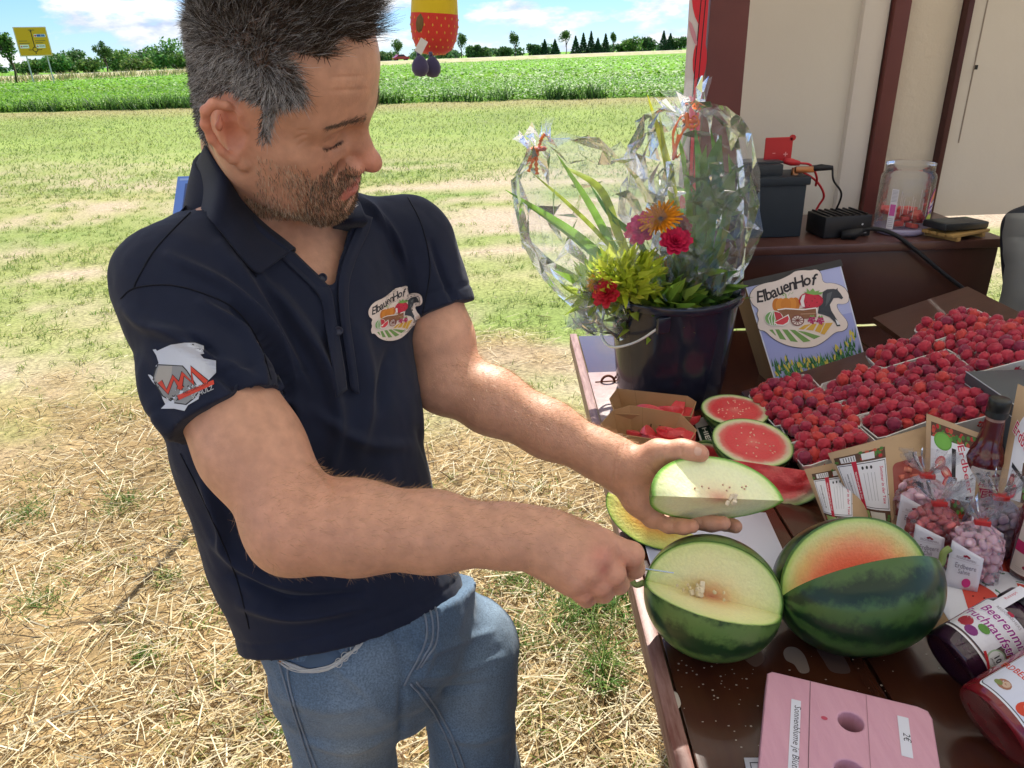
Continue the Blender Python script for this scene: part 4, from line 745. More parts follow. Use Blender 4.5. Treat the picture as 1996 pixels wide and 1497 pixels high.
def ribbon_bow(parent, c, col, sd, ends):
    m = MB(); r = np.random.default_rng(sd)
    a = np.linspace(0, 6.283, 14); m.tube(np.stack([c[0] + .013 * np.cos(a), c[1] + .011 * np.sin(a), np.full(14, c[2])], 1), .0045, 6)
    for e in ends: m.tube(bez(e, 26), .0035 + .0012 * np.sin(np.arange(len(bez(e, 26))) * 1.3), 6, flatz=.35)
    m.build('ribbon', mat('ribbon_orange', (.82, .17, .02), .35, .5), parent, True)
def bouquets():
    base = BK + [0, 0, .235]; d0 = 1.62
    Q = lambda px, py, d=d0: P(px, py, d)
    # ---- left bouquet, leaning out over the counter edge
    t = thing('bouquet', 'cellophane wrapped bouquet leaning left out of the bucket, tied with an orange ribbon', 'bouquet', (0, 0, 0), 'wrapped bouquets in the bucket')
    V, F = film([BK + [-.02, -.03, .10], Q(1290, 600, 1.62), Q(1195, 495, 1.58), Q(1110, 380, 1.55), Q(1058, 292, 1.55), Q(1040, 255, 1.55)], [.055, .095, .130, .145, .140, .095, .014, .040], 3, .75, 12); mk('cellophane_wrap', V, F, FILM, t, False)
    V, F = film([Q(1300, 640, 1.60), Q(1190, 575, 1.55), Q(1125, 560, 1.55)], [.03, .10, .085], 8, .5, 7, 30, 50, 1.2); mk('cellophane_wrap', V, F, FILM, t, False)
    G1, G2, G3 = (.22, .42, .05), (.42, .52, .06), (.13, .30, .05)
    blades(t, [([Q(1300, 640), Q(1210, 540), Q(1120, 455, 1.56), Q(985, 370, 1.55)], .020, G1), ([Q(1290, 630), Q(1205, 500), Q(1150, 400, 1.57), Q(1085, 300, 1.57)], .018, G1), ([Q(1280, 620), Q(1210, 470), Q(1170, 370), Q(1095, 322)], .02, G2), ([Q(1270, 620), Q(1160, 500), Q(1060, 420), Q(1000, 385)], .012, G3), ([Q(1310, 620), Q(1250, 480), Q(1190, 420), Q(1150, 360)], .014, G3), ([Q(1290, 600), Q(1180, 470, 1.60), Q(1110, 400, 1.6), Q(1035, 335, 1.6)], .010, G2)])
    foliage(t, Q(1218, 545, 1.52), .072, 620, .026, (.44, .56, .04), (.62, .66, .08), 4, 'celosia_plume', (1.0, .8, .8)); foliage(t, Q(1160, 560, 1.57), .05, 110, .045, (.26, .46, .05), (.46, .56, .08), 5, 'foliage'); foliage(t, Q(1275, 590, 1.58), .07, 150, .045, (.20, .40, .05), (.38, .52, .08), 6, 'foliage')
    flower(t, Q(1183, 572, 1.49), (-.5, -.7, .5), .034, (.62, .03, .05), 'dahlia', 3, 'red_flower'); flower(t, Q(1165, 552, 1.50), (-.5, -.6, .6), .026, (.80, .40, .02), 'gerbera', 4, 'orange_flower'); flower(t, Q(1287, 520, 1.56), (-.1, -.9, .4), .022, (.82, .36, .02), 'gerbera', 9, 'orange_flower')
    tie = Q(1050, 290, 1.55); ribbon_bow(t, tie, 0, 1, [[tie, tie + [.005, -.012, .02], Q(1062, 262, 1.54)], [tie, Q(1040, 310, 1.53), Q(1030, 335, 1.53)], [tie, Q(1045, 315, 1.53), Q(1047, 340, 1.53)]])
    # ---- right bouquet, upright
    t = thing('bouquet', 'taller cellophane wrapped bouquet standing upright in the bucket beside the red post', 'bouquet', (0, 0, 0), 'wrapped bouquets in the bucket')
    V, F = film([BK + [.02, .0, .08], Q(1335, 600), Q(1343, 470), Q(1345, 340), Q(1345, 245), Q(1345, 222), Q(1330, 178)], [.05, .075, .125, .145, .135,   .10, .02, .06], 5, .8, 14, amp=.14); mk('cellophane_wrap', V, F, FILM, t, False)
    V, F = film([Q(1355, 560, 1.58), Q(1375, 430, 1.56), Q(1372, 320, 1.57)], [.07, .115, .07], 9, .7, 9, 40, 60, .6); mk('cellophane_wrap', V, F, FILM, t, False)
    blades(t, [([Q(1330, 640), Q(1325, 480), Q(1300, 320), Q(1262, 185)], .022, (.60, .62, .05)), ([Q(1340, 640), Q(1320, 450), Q(1300, 330), Q(1285, 220)], .018, G2), ([Q(1350, 640), Q(1345, 450), Q(1335, 330), Q(1318, 250)], .016, G1), ([Q(1360, 640), Q(1385, 450), Q(1395, 330), Q(1385, 250)], .02, G3), ([Q(1360, 640), Q(1400, 470), Q(1425, 380), Q(1420, 300)], .018, G1), ([Q(1350, 640), Q(1365, 440), Q(1362, 330), Q(1355, 250)], .024, (.16, .36, .10)), ([Q(1330, 640), Q(1296, 480), Q(1292, 400), Q(1282, 330)], .012, G2), ([Q(1370, 640), Q(1402, 500), Q(1420, 420), Q(1432, 350)], .014, (.3, .36, .06))])
    foliage(t, Q(1350, 560, 1.60), .065, 170, .05, (.10, .26, .05), (.24, .40, .07), 14, 'foliage', (1, .8, 1.2)); foliage(t, Q(1310, 600, 1.58), .05, 140, .05, (.10, .22, .03), (.28, .38, .05), 15, 'foliage'); foliage(t, Q(1385, 400, 1.63), .06, 60, .06, (.10, .24, .07), (.26, .40, .12), 16, 'foliage', (.8, .6, 1.5))
    flower(t, Q(1288, 428, 1.50), (-.35, -.55, .75), .046, (.86, .36, .015), 'gerbera', 5, 'orange_flower'); flower(t, Q(1315, 472, 1.49), (.05, -.75, .65), .036, (.62, .02, .09), 'dahlia', 6, 'red_flower'); flower(t, Q(1252, 448, 1.52), (-.5, -.6, .5), .038, (.72, .06, .22), 'dahlia', 7, 'pink_flower'); flower(t, Q(1325, 440, 1.59), (.3, -.5, .8), .030, (.42, .01, .04), 'dahlia', 8, 'red_flower')
    tie = Q(1345, 236, 1.60); rb = [[tie, Q(1330, 225, 1.59), Q(1312, 262, 1.58), Q(1318, 305, 1.58), Q(1326, 300, 1.58)], [tie, Q(1335, 250, 1.58), Q(1322, 275, 1.58), Q(1312, 312, 1.58), Q(1322, 262, 1.57)], [tie, Q(1355, 225, 1.58), Q(1362, 240, 1.58), Q(1350, 250, 1.58)], [tie, Q(1338, 220, 1.58), Q(1340, 246, 1.58), Q(1352, 246, 1.58)]]; ribbon_bow(t, tie, 0, 2, rb)
bouquets()
# ================================================================ raspberries in white card punnets
def berry_mesh(seed=1):
    bm = bmesh.new(); bmesh.ops.create_icosphere(bm, subdivisions=3, radius=1.0); V = np.array([v.co[:] for v in bm.verts]); F = [[v.index for v in f.verts] for f in bm.faces]; bm.free(); r = np.random.default_rng(seed)
    k = np.arange(40) + .5; ph = np.arccos(1 - 2 * k / 40); th = math.pi * (1 + 5 ** .5) * k; D = np.stack([np.cos(th) * np.sin(ph), np.sin(th) * np.sin(ph), np.cos(ph)], 1) + r.normal(0, .05, (40, 3)); D = nrm(D)
    a = np.arccos(np.clip(V @ D.T, -1, 1)).min(1); V = V * (.72 + .32 * np.sqrt(np.clip(1 - (a / .285) ** 2, 0, 1)))[:, None]; V[:, 2] = V[:, 2] * 1.12; V[:, :2] *= (1 - .12 * np.clip(V[:, 2:3], -1, 1)); return V, F
def punnets():
    card = mat('punnet_card', (.70, .69, .66), .7, .25, noise=(20, .3, (.62, .61, .60)), bump=(60, .12, .001)); L_, W_, H_ = .132, .086, .046
    z6 = lambda x, y: (x / 3.656 + 1450, y / 3.656 + 560)
    def hit(px, py):      # on the plane through the rims, parallel to the shelf
        v = ray(px, py); t = (TZ + .004 + H_ - .33 * .52 - CAMH) / (v[2] - .33 * v[0]); return EYE + v * t
    spots = [('in the first punnet of the left column, against the logo box', (290, 750)), ('in the second punnet of the left column', (400, 858)), ('in the third punnet of the left column', (545, 985)), ('in the punnet nearest the camera, behind the brown pouch', (620, 1125)),
             ('in the punnet at the lower right corner of the logo box', (820, 695)), ('in the punnet in the middle of the second column', (965, 795)), ('in the near punnet of the second column', (1130, 925)),
             ('in the far punnet of the third column', (1150, 465)), ('in the middle punnet of the third column', (1310, 600)), ('in the punnet left of the grey cash box', (1460, 725)), ('in the low punnet behind the cash box and bottle', (1600, 860)),
             ('in the farthest punnet at the top of the shelf', (1500, 270)), ('in the punnet under the farthest one at the top right', (1700, 370)), ('in the punnet right above the cash box', (1860, 480)), ('in the punnet at the photo\'s right edge', (1960, 330))]
    ang = -math.atan(.33); R = roty(ang) ; meshes = []; cols = [(.40, .018, .045), (.47, .024, .050), (.33, .016, .050), (.54, .045, .040), (.25, .016, .055)]
    for i, c in enumerate(cols):
        V, F = berry_mesh(i + 1); m = mat('raspberry_%d' % i, c, .48, .35, sheen=.25); o = mk('raspberry', V, F, m); meshes.append(o.data); bpy.data.objects.remove(o)
    r = np.random.default_rng(4); cand = []; tips = []
    # grid-align: every punnet is turned with its long side up the slope
    for i, (lab, zc) in enumerate(spots):
        c = hit(*z6(*zc)); rot = R @ rotz(.10 * math.sin(i * 2.3)); base = c - rot @ np.array([0, 0, H_]); t = thing('berry_punnet', 'white card punnet of raspberries, ' + lab.replace('in the ', 'the ', 1), 'punnet', base, 'white raspberry punnets')
        t.matrix_world = Matrix.Translation(Vector(base)) @ Matrix(rot.tolist()).to_4x4()
        n = 0; rx, ry = L_ / 2, W_ / 2; ring = [(rx, ry * .75), (rx * .84, ry), (-rx * .84, ry), (-rx, ry * .75), (-rx, -ry * .75), (-rx * .84, -ry), (rx * .84, -ry), (rx, -ry * .75)]; top = np.array([(x, y, H_ + .004 * ((abs(x) < rx * .9))) for x, y in ring]); bot = np.array([(x * .84, y * .80, .001) for x, y in ring]); V = np.concatenate([top, bot]); F = [(k, (k + 1) % 8, 8 + (k + 1) % 8, 8 + k) for k in range(8)] + [tuple(range(15, 7, -1))]
        o = mk('punnet_wall', V, F, card, t, False); md = o.modifiers.new('thick', 'SOLIDIFY'); md.thickness = .0022; md.offset = 1
        fl = MB(); fl.box((0, 0, H_ * .5), (L_ * .86, W_ * .82, .002)); fl.build('berry_bed', mat('berry_bed', (.12, .006, .012), .8), t)
        pts = []
        for trial in range(2200):
            x, y = r.uniform(-rx * .84, rx * .84), r.uniform(-ry * .74, ry * .74); e = max(abs(x) / rx, abs(y) / ry); z = H_ - .004 + .020 * (1 - e ** 2.2) + r.uniform(-.006, .006)
            if trial > 1500: z -= .012
            p = np.array([x, y, z])
            if all(np.linalg.norm(p - q) > .0178 for q in pts): pts.append(p)
        for p in pts: w = base + rot @ p; cand.append((np.linalg.norm(w - EYE), w, i, lab))
    q = proj(np.array([c[1] for c in cand])); vis = []
    for c, pxy in zip(cand, q): vis.append((-20 < pxy[0] < 2010 and -20 < pxy[1] < 1500, c))
    order = sorted(range(len(cand)), key=lambda k: (not vis[k][0], cand[k][0])); restV = []; 
    rest = order[300:]
    for k in order[:300]:
        d, w, i, lab = cand[k]; o = bpy.data.objects.new('raspberry', meshes[int(r.choice(5, p=[.34, .24, .2, .13, .09]))]); COL.objects.link(o); gi = meshes.index(o.data); hue = ('deep red', 'bright red', 'dark wine red', 'orange red', 'purplish dark')[gi]; o.location = tuple(w); s = r.uniform(.0108, .0132); o.scale = (s, s, s * r.uniform(.95, 1.1)); o.rotation_euler = (r.uniform(-1.3, 1.3), r.uniform(-1.3, 1.3), r.uniform(0, 6))
        tag(o, hue + ' raspberry ' + lab, 'raspberry', 'raspberries ' + lab)
    V = []; F = []; mi = []; n = 0; B = [berry_mesh(i + 1) for i in range(5)]
    for k in rest:
        d, w, i, lab = cand[k]; g = int(r.choice(5, p=[.34, .24, .2, .13, .09])); s = r.uniform(.0108, .0132); A = rotz(r.uniform(0, 6)) @ rotx(r.uniform(-1.3, 1.3)); V.append(B[g][0] @ A.T * s + w); F += [tuple(j + n for j in f) for f in B[g][1]]; mi += [g] * len(B[g][1]); n += len(B[g][0])
    if V: mk('more_raspberries', np.concatenate(V), np.array(F), None, None, True, mats=[MATS['raspberry_%d' % i] for i in range(5)], mi=mi, kind='stuff')
punnets()
# ================================================================ distance-field modelling for the man
class Field:
    def __init__(s, lo, hi, h):
        s.lo = np.asarray(lo, float); s.h = h; s.n = np.ceil((np.asarray(hi, float) - s.lo) / h).astype(int) + 1; s.F = np.full(tuple(s.n), 0.06, np.float32)
    def sub(s, lo, hi):
        a = np.clip(np.floor((np.asarray(lo) - s.lo) / s.h).astype(int), 0, s.n); b = np.clip(np.ceil((np.asarray(hi) - s.lo) / s.h).astype(int) + 1, 0, s.n)
        if (b <= a).any(): return None
        g = [(np.arange(a[i], b[i]) * s.h + s.lo[i]).astype(np.float32) for i in range(3)]
        return (slice(a[0], b[0]), slice(a[1], b[1]), slice(a[2], b[2])), g[0][:, None, None], g[1][None, :, None], g[2][None, None, :]
    def comb(s, sl, d, k, op):
        A = s.F[sl]
        if op == 'u': s.F[sl] = np.minimum(A, d) - np.maximum(k - np.abs(A - d), 0) ** 2 / (4 * k)
        else: s.F[sl] = np.maximum(A, -d) + np.maximum(k - np.abs(A + d), 0) ** 2 / (4 * k)
    def ell(s, c, r, k=.01, R=None, op='u'):
        c = np.asarray(c, float); r = np.asarray(r, float); m = max(r) + k + .012 if R is not None else None
        q = s.sub(c - (m if m else r + k + .012), c + (m if m else r + k + .012))
        if q is None: return s
        sl, X, Y, Z = q; X, Y, Z = X - c[0], Y - c[1], Z - c[2]
        if R is not None: R = np.asarray(R); X, Y, Z = X * R[0, 0] + Y * R[1, 0] + Z * R[2, 0], X * R[0, 1] + Y * R[1, 1] + Z * R[2, 1], X * R[0, 2] + Y * R[1, 2] + Z * R[2, 2]
        k0 = np.sqrt((X / r[0]) ** 2 + (Y / r[1]) ** 2 + (Z / r[2]) ** 2); k1 = np.sqrt((X / r[0] ** 2) ** 2 + (Y / r[1] ** 2) ** 2 + (Z / r[2] ** 2) ** 2) + 1e-9
        s.comb(sl, (k0 * (k0 - 1) / k1).astype(np.float32), k, op); return s
    def cone(s, a, b, ra, rb, k=.01, op='u', ax=None, flat=1.0, caps=(True, True)):
        """tapered capsule; ax = direction whose thickness is scaled by flat; caps False = cut square"""
        a, b = np.asarray(a, float), np.asarray(b, float); m = max(ra, rb) + k + .012; q = s.sub(np.minimum(a, b) - m, np.maximum(a, b) + m)
        if q is None: return s
        sl, X, Y, Z = q; d = b - a; L = np.linalg.norm(d); d = d / L; X, Y, Z = X - a[0], Y - a[1], Z - a[2]; t = X * d[0] + Y * d[1] + Z * d[2]; tc = np.clip(t, 0 if caps[0] else -9, L if caps[1] else L + 9); r = ra + (rb - ra) * np.clip(t / L, 0, 1)
        PX, PY, PZ = X - tc * d[0], Y - tc * d[1], Z - tc * d[2]
        if ax is not None:
            ax = nrm(ax); w = PX * ax[0] + PY * ax[1] + PZ * ax[2]; e = w * (1 / flat - 1); PX, PY, PZ = PX + ax[0] * e, PY + ax[1] * e, PZ + ax[2] * e
        D = np.sqrt(PX ** 2 + PY ** 2 + PZ ** 2) - r
        if ax is not None: D = D * np.float32(min(1, flat) * .5 + .5)
        if not caps[1]: D = np.maximum(D, t - L)
        if not caps[0]: D = np.maximum(D, -t)
        s.comb(sl, D.astype(np.float32), k, op); return s
    def chain(s, pts, rad, k=.006, op='u', **kw):
        for i in range(len(pts) - 1): s.cone(pts[i], pts[i + 1], rad[i], rad[i + 1], k, op, **kw)
        return s
    def mesh(s):
        F = s.F; n = s.n; I = F < 0; c = np.zeros(tuple(n - 1), np.int8)
        for dx in (0, 1):
            for dy in (0, 1):
                for dz in (0, 1): c += I[dx:n[0] - 1 + dx, dy:n[1] - 1 + dy, dz:n[2] - 1 + dz]
        act = np.argwhere((c > 0) & (c < 8)); idx = np.full(tuple(n - 1), -1, np.int32); idx[tuple(act.T)] = np.arange(len(act)); acc = np.zeros((len(act), 3)); cnt = np.zeros(len(act)); cor = {}
        for d in np.ndindex(2, 2, 2): cor[d] = F[act[:, 0] + d[0], act[:, 1] + d[1], act[:, 2] + d[2]]
        for d in np.ndindex(2, 2, 2):
            for ax in range(3):
                if d[ax]: continue
                e = list(d); e[ax] = 1; va, vb = cor[d], cor[tuple(e)]; m = (va < 0) != (vb < 0); t = np.where(m, va / np.where(va == vb, 1, va - vb), 0); p = np.zeros((len(act), 3)); p[:] = d; p[:, ax] = t; acc[m] += p[m]; cnt[m] += 1
        V = (act + acc / cnt[:, None]) * s.h + s.lo; Q = []
        for ax in range(3):
            u, v = (ax + 1) % 3, (ax + 2) % 3; sa = [slice(None)] * 3; sb = [slice(None)] * 3; sa[ax] = slice(0, -1); sb[ax] = slice(1, None); A, B = I[tuple(sa)], I[tuple(sb)]
            E = np.argwhere(A != B); E = E[(E[:, u] > 0) & (E[:, v] > 0) & (E[:, u] < n[u] - 1) & (E[:, v] < n[v] - 1)]; fl = A[tuple(E.T)]; q = []
            for du, dv in ((-1, -1), (0, -1), (0, 0), (-1, 0)): e = E.copy(); e[:, u] += du; e[:, v] += dv; q.append(idx[tuple(e.T)])
            q = np.stack(q, 1); q[~fl] = q[~fl][:, ::-1]; Q.append(q)
        Q = np.concatenate(Q); return V, Q[(Q >= 0).all(1)]
def vnormals(V, Q):
    n = np.cross(V[Q[:, 2]] - V[Q[:, 0]], V[Q[:, 3]] - V[Q[:, 1]]); N = np.zeros_like(V)
    for i in range(4): np.add.at(N, Q[:, i], n)
    return nrm(N)
def relax(V, Q, it=1, lam=.5):
    for _ in range(it):
        A = np.zeros_like(V); c = np.zeros(len(V))
        for i in range(4): np.add.at(A, Q[:, i], V[Q[:, (i + 1) % 4]] + V[Q[:, i - 1]]); np.add.at(c, Q[:, i], 2)
        V = V + lam * (A / np.maximum(c, 1)[:, None] - V)
    return V
def inpoly(px, poly):
    poly = np.asarray(poly, float); x, y = px[:, 0], px[:, 1]; r = np.zeros(len(x), bool); j = len(poly) - 1
    for i in range(len(poly)):
        a, b = poly[i], poly[j]; m = ((a[1] > y) != (b[1] > y)) & (x < (b[0] - a[0]) * (y - a[1]) / (b[1] - a[1] + 1e-9) + a[0]); r ^= m; j = i
    return r
def bvh_of(V, Q): return BVHTree.FromPolygons([tuple(v) for v in V], [tuple(int(i) for i in q) for q in Q])
def cast(bvh, px, py):
    h = bvh.ray_cast(Vector(EYE), Vector(nrm(ray(px, py)))); return (np.array(h[0]), np.array(h[1])) if h[0] is not None else (None, None)
def cast2(bvh, px, py):
    for r in (0, 6, 14, 26, 42, 64, 90):
        for a in range(8 if r else 1):
            p, n = cast(bvh, px + r * math.cos(a * .785), py + r * math.sin(a * .785))
            if p is not None: return p, n
    return None, None
def castline(bvh, pts, off=.002, n=30):
    c = bez([(x, y, 0) for x, y in pts], n); out = []
    for x, y, _ in c:
        p, nn = cast(bvh, x, y)
        if p is not None:
            if nn @ (EYE - p) < 0: nn = -nn
            out.append(p + nn * off)
    return np.array(out)
def stroke(V, N, pts, w, h, n=40):
    """push the cloth out (h > 0) or in along a soft line given on the photographed side"""
    c = bez([(x, y, 0) for x, y in pts], n)[:, :2]; q = proj(V); d2 = np.full(len(V), 1e9); tt = np.zeros(len(V))
    for i in range(len(c) - 1):
        a, b = c[i], c[i + 1]; ab = b - a; t = np.clip(((q[:, :2] - a) @ ab) / (ab @ ab + 1e-9), 0, 1); d = ((q[:, :2] - a - t[:, None] * ab) ** 2).sum(1); m = d < d2; d2[m] = d[m]; tt[m] = (i + t[m]) / (len(c) - 1)
    f = np.clip((N @ nrm(EYE - V.mean(0))) * 2 + .3, 0, 1); e = np.sin(np.pi * np.clip(.06 + .88 * tt, 0, 1)) ** .7; return V + N * (h * np.exp(-d2 / w ** 2) * f * e)[:, None]
# ---------------------------------------------------------------- pose
S_R, E_R, W_R = P(342, 572, .815), P(584, 1022, .755), P(1046, 1048, .80)
S_L, E_L, W_L = P(806, 474, 1.04), P(878, 742, 1.05), P(1205, 905, 1.005)
H_R = P(452, 814, .783); H_L = P(848, 608, 1.046)
HS = 1.06
HEAD_W = np.array([.037, .71, -1.72]); HEAD_T = EYE + HS * (np.array([-.223, .794, 1.677]) - EYE)
def rodr(w): th = np.linalg.norm(w); k = w / th; K = np.array([[0, -k[2], k[1]], [k[2], 0, -k[0]], [-k[1], k[0], 0]]); return np.eye(3) + math.sin(th) * K + (1 - math.cos(th)) * K @ K
HEAD_R = rodr(HEAD_W)
def h2w(p): return (np.asarray(p) * HS) @ HEAD_R.T + HEAD_T
def w2h(p): return ((np.asarray(p) - HEAD_T) @ HEAD_R) / HS
NECK_W = P(512, 428, .935)
RL = nrm((S_L - S_R) * [1, 1, 0]); FR = np.array([RL[1], -RL[0], 0])
TOR = [(P(702, 1222, 1.05), .158, .112), (P(632, 1010, 1.005), .152, .112), (P(590, 820, .972), .160, .112), (P(566, 660, .958), .166, .100), (P(545, 575, .962), .140, .086)]
HAIR_POLY = [(727, 84), (706, 78), (680, 73), (650, 66), (615, 66), (580, 70), (556, 80), (562, 112), (582, 150), (596, 178), (588, 198), (560, 205), (538, 214), (532, 240), (522, 276), (508, 272), (498, 246), (486, 220), (470, 204), (440, 188), (428, 178), (408, 184), (398, 210), (396, 235), (380, 240), (330, 200), (300, 0), (350, -180), (650, -200), (790, -60), (760, 60)]
BEARD_POLY = [(498, 276), (524, 280), (540, 292), (560, 306), (578, 330), (600, 344), (622, 346), (640, 334), (654, 326), (676, 322), (704, 331), (706, 345), (688, 372), (690, 388), (684, 402), (676, 424), (640, 432), (590, 430), (540, 412), (500, 376), (478, 332), (486, 300)]
def lip_mask(L):   # in head coordinates
    x, y, z = L.T; x = np.abs(x); zc = -.0735 - x * .02; w = np.clip(1 - (x / .028) ** 2, 0, 1) ** .6; return ((z - zc) < .0105 * w) & ((zc - z) < .0135 * w) & (y > .074) & (x < .028)
def head_field():
    f = Field((-.112, -.135, -.24), (.112, .135, .15), .00155); M = lambda fn: [fn(1), fn(-1)]
    f.ell((0, .002, .041), (.0745, .083, .080)); f.ell((0, .034, .040), (.066, .056, .060), .03); f.ell((0, .040, -.026), (.058, .048, .060), .03)
    for s in (1, -1):
        f.cone((s * .051, .006, -.060), (s * .020, .066, -.101), .023, .021, .03); f.ell((s * .050, .042, -.023), (.022, .025, .018), .025); f.ell((s * .041, .040, -.062), (.028, .032, .036), .03); f.ell((s * .060, -.002, -.02), (.016, .03, .04), .03)
    f.ell((0, .072, -.103), (.025, .021, .0195), .022); f.ell((0, .066, -.074), (.033, .027, .031), .025)
    for s in (1, -1): f.cone((s * .010, .079, .019), (s * .051, .058, .021), .0115, .010, .02)
    f.cone((0, .081, .010), (0, .101, -.030), .0088, .0105, .012); f.ell((0, .1085, -.036), (.0108, .0112, .0100), .009)
    for s in (1, -1):
        f.ell((s * .031, .091, -.002), (.0195, .0175, .0135), .016, op='s'); f.ell((s * .0315, .0632, -.0045), (.0158, .0142, .0128), .005)
        f.cone((s * .016, .0750, .0050), (s * .046, .0660, .0060), .0036, .0036, .006)          # upper lid fold
        f.cone((s * .018, .0720, -.0185), (s * .043, .0640, -.0145), .0032, .0032, .006)         # lower lid
        f.ell((s * .0140, .0930, -.0410), (.0078, .0125, .0088), .005); f.ell((s * .0082, .0985, -.0475), (.0040, .0075, .0045), .003, op='s'); f.cone((s * .0235, .082, -.036), (s * .034, .070, -.066), .0022, .0018, .010, op='s')
    f.ell((0, .099, -.0455), (.005, .009, .0055), .005)
    # lips, mouth, philtrum, chin fold
    for s in (1, -1):
        f.cone((s * .003, .0935, -.0665), (s * .0265, .0795, -.0735), .0062, .0034, .006); f.cone((0, .0905, -.0805), (s * .0245, .0785, -.0750), .0074, .0036, .006)
    for s in (1, -1): f.cone((0, .0985, -.0735), (s * .0235, .0855, -.0742), .0030, .0010, .003, op='s')
    f.ell((0, .0985, -.0565), (.0035, .006, .008), .006, op='s'); f.ell((0, .097, -.0925), (.017, .0062, .0045), .010, op='s')
    # ears
    for s in (1, -1):
        def E3(u, v, w=0.0): return np.array([s * (.0715 + .0035 + .50 * u + w), +.006 - u * .84 - v * .22, -.008 + v * .97])
        hx = [(.004, -.003), (-.002, .010), (.001, .022), (.009, .031), (.019, .032), (.027, .024), (.030, .010), (.027, -.004), (.020, -.016), (.013, -.024)]
        f.chain([E3(*p, .004 + .003 * min(1, i / 4)) for i, p in enumerate(hx)], [.0034, .0036, .0038, .004, .0042, .0042, .004, .004, .0042, .005], .004)
        f.chain([E3(.013, -.024, .003), E3(.007, -.032, .001), E3(.001, -.029, -.001)], [.0052, .0062, .005], .005)
        f.chain([E3(.016, .020, .003), E3(.019, .008, .004), E3(.016, -.006, .003), E3(.010, -.016, .002)], [.0026, .0030, .0030, .003], .005)
        f.ell(E3(.012, .004, -.006), (.005, .017, .026), .005); f.ell(E3(.010, -.016, -.002), (.005, .011, .014), .004); f.ell(E3(-.001, -.006, .003), (.004, .004, .006), .005)
        f.ell(E3(.008, -.001, .006), (.009, .0095, .014), .006, op='s'); f.ell(E3(.008, .020, .005), (.006, .006, .006), .006, op='s')
    nb = w2h(NECK_W); mid = np.array([0, -.020, -.055])
    f.cone(mid + [0, 0, .03], mid * .35 + nb * .65, .0545, .0565, .03, ax=(0, 1, 0), flat=1.04)
    f.ell(mid * .5 + nb * .5 + np.array([0, .052, .0]), (.012, .012, .014), .02)
    return f
def skin_tint(L, is_head=None):
    """skin colour by place on the head: redder nose, ears, lids and lips, beard shadow"""
    x, y, z = L.T; ax = np.abs(x); base = np.array([.60, .33, .225]); c = np.repeat(base[None], len(L), 0)
    def blend(m, col): nonlocal c; m = np.clip(m, 0, 1)[:, None]; c = c * (1 - m) + np.array(col) * m
    g = lambda cx, cy, cz, r: np.exp(-(((ax - cx) ** 2 + (y - cy) ** 2 + (z - cz) ** 2) / r ** 2))
    blend(g(.0, .108, -.036, .020) * .75, (.62, .23, .16)); blend(g(.038, .062, -.030, .022) * .40, (.62, .265, .175)); blend(g(.03, .07, -.004, .014) * .35, (.54, .27, .17))
    blend(g(.086, -.02, .0, .034) * .85 * (ax > .070), (.66, .24, .16)); blend(g(0, .08, .06, .035) * .3, (.64, .36, .24))
    blend(lip_mask(L) * 1.0 * ss(y, .074, .079), (.56, .20, .155)); blend(((ax < .022) & (np.abs(z + .0738) < .0016) & (y < .0905) & (y > .07)) * .9, (.10, .03, .025))
    te = (ax - .0205) / .0275; zl = -.0135 + .005 * te + .0016 * np.abs(2 * te - 1) ** 2; on_ = (te > -.08) & (te < 1.06) & (y > .05); blend(on_ * np.exp(-((z - zl) / .0013) ** 2) * .85, (.13, .07, .055)); blend(on_ * np.exp(-((z - zl - .0155 + .006 * te) / .0014) ** 2) * .5, (.36, .18, .115)); blend(on_ * np.exp(-((z - zl + .009) / .004) ** 2) * .30, (.48, .24, .18))  # lash line, plus the lid crease's shade put into the skin colour
    n = fbm(L[:, 0] * 60, L[:, 1] * 60, L[:, 2] * 60, 3)[:, None]; c = c * (.93 + .14 * n); return c
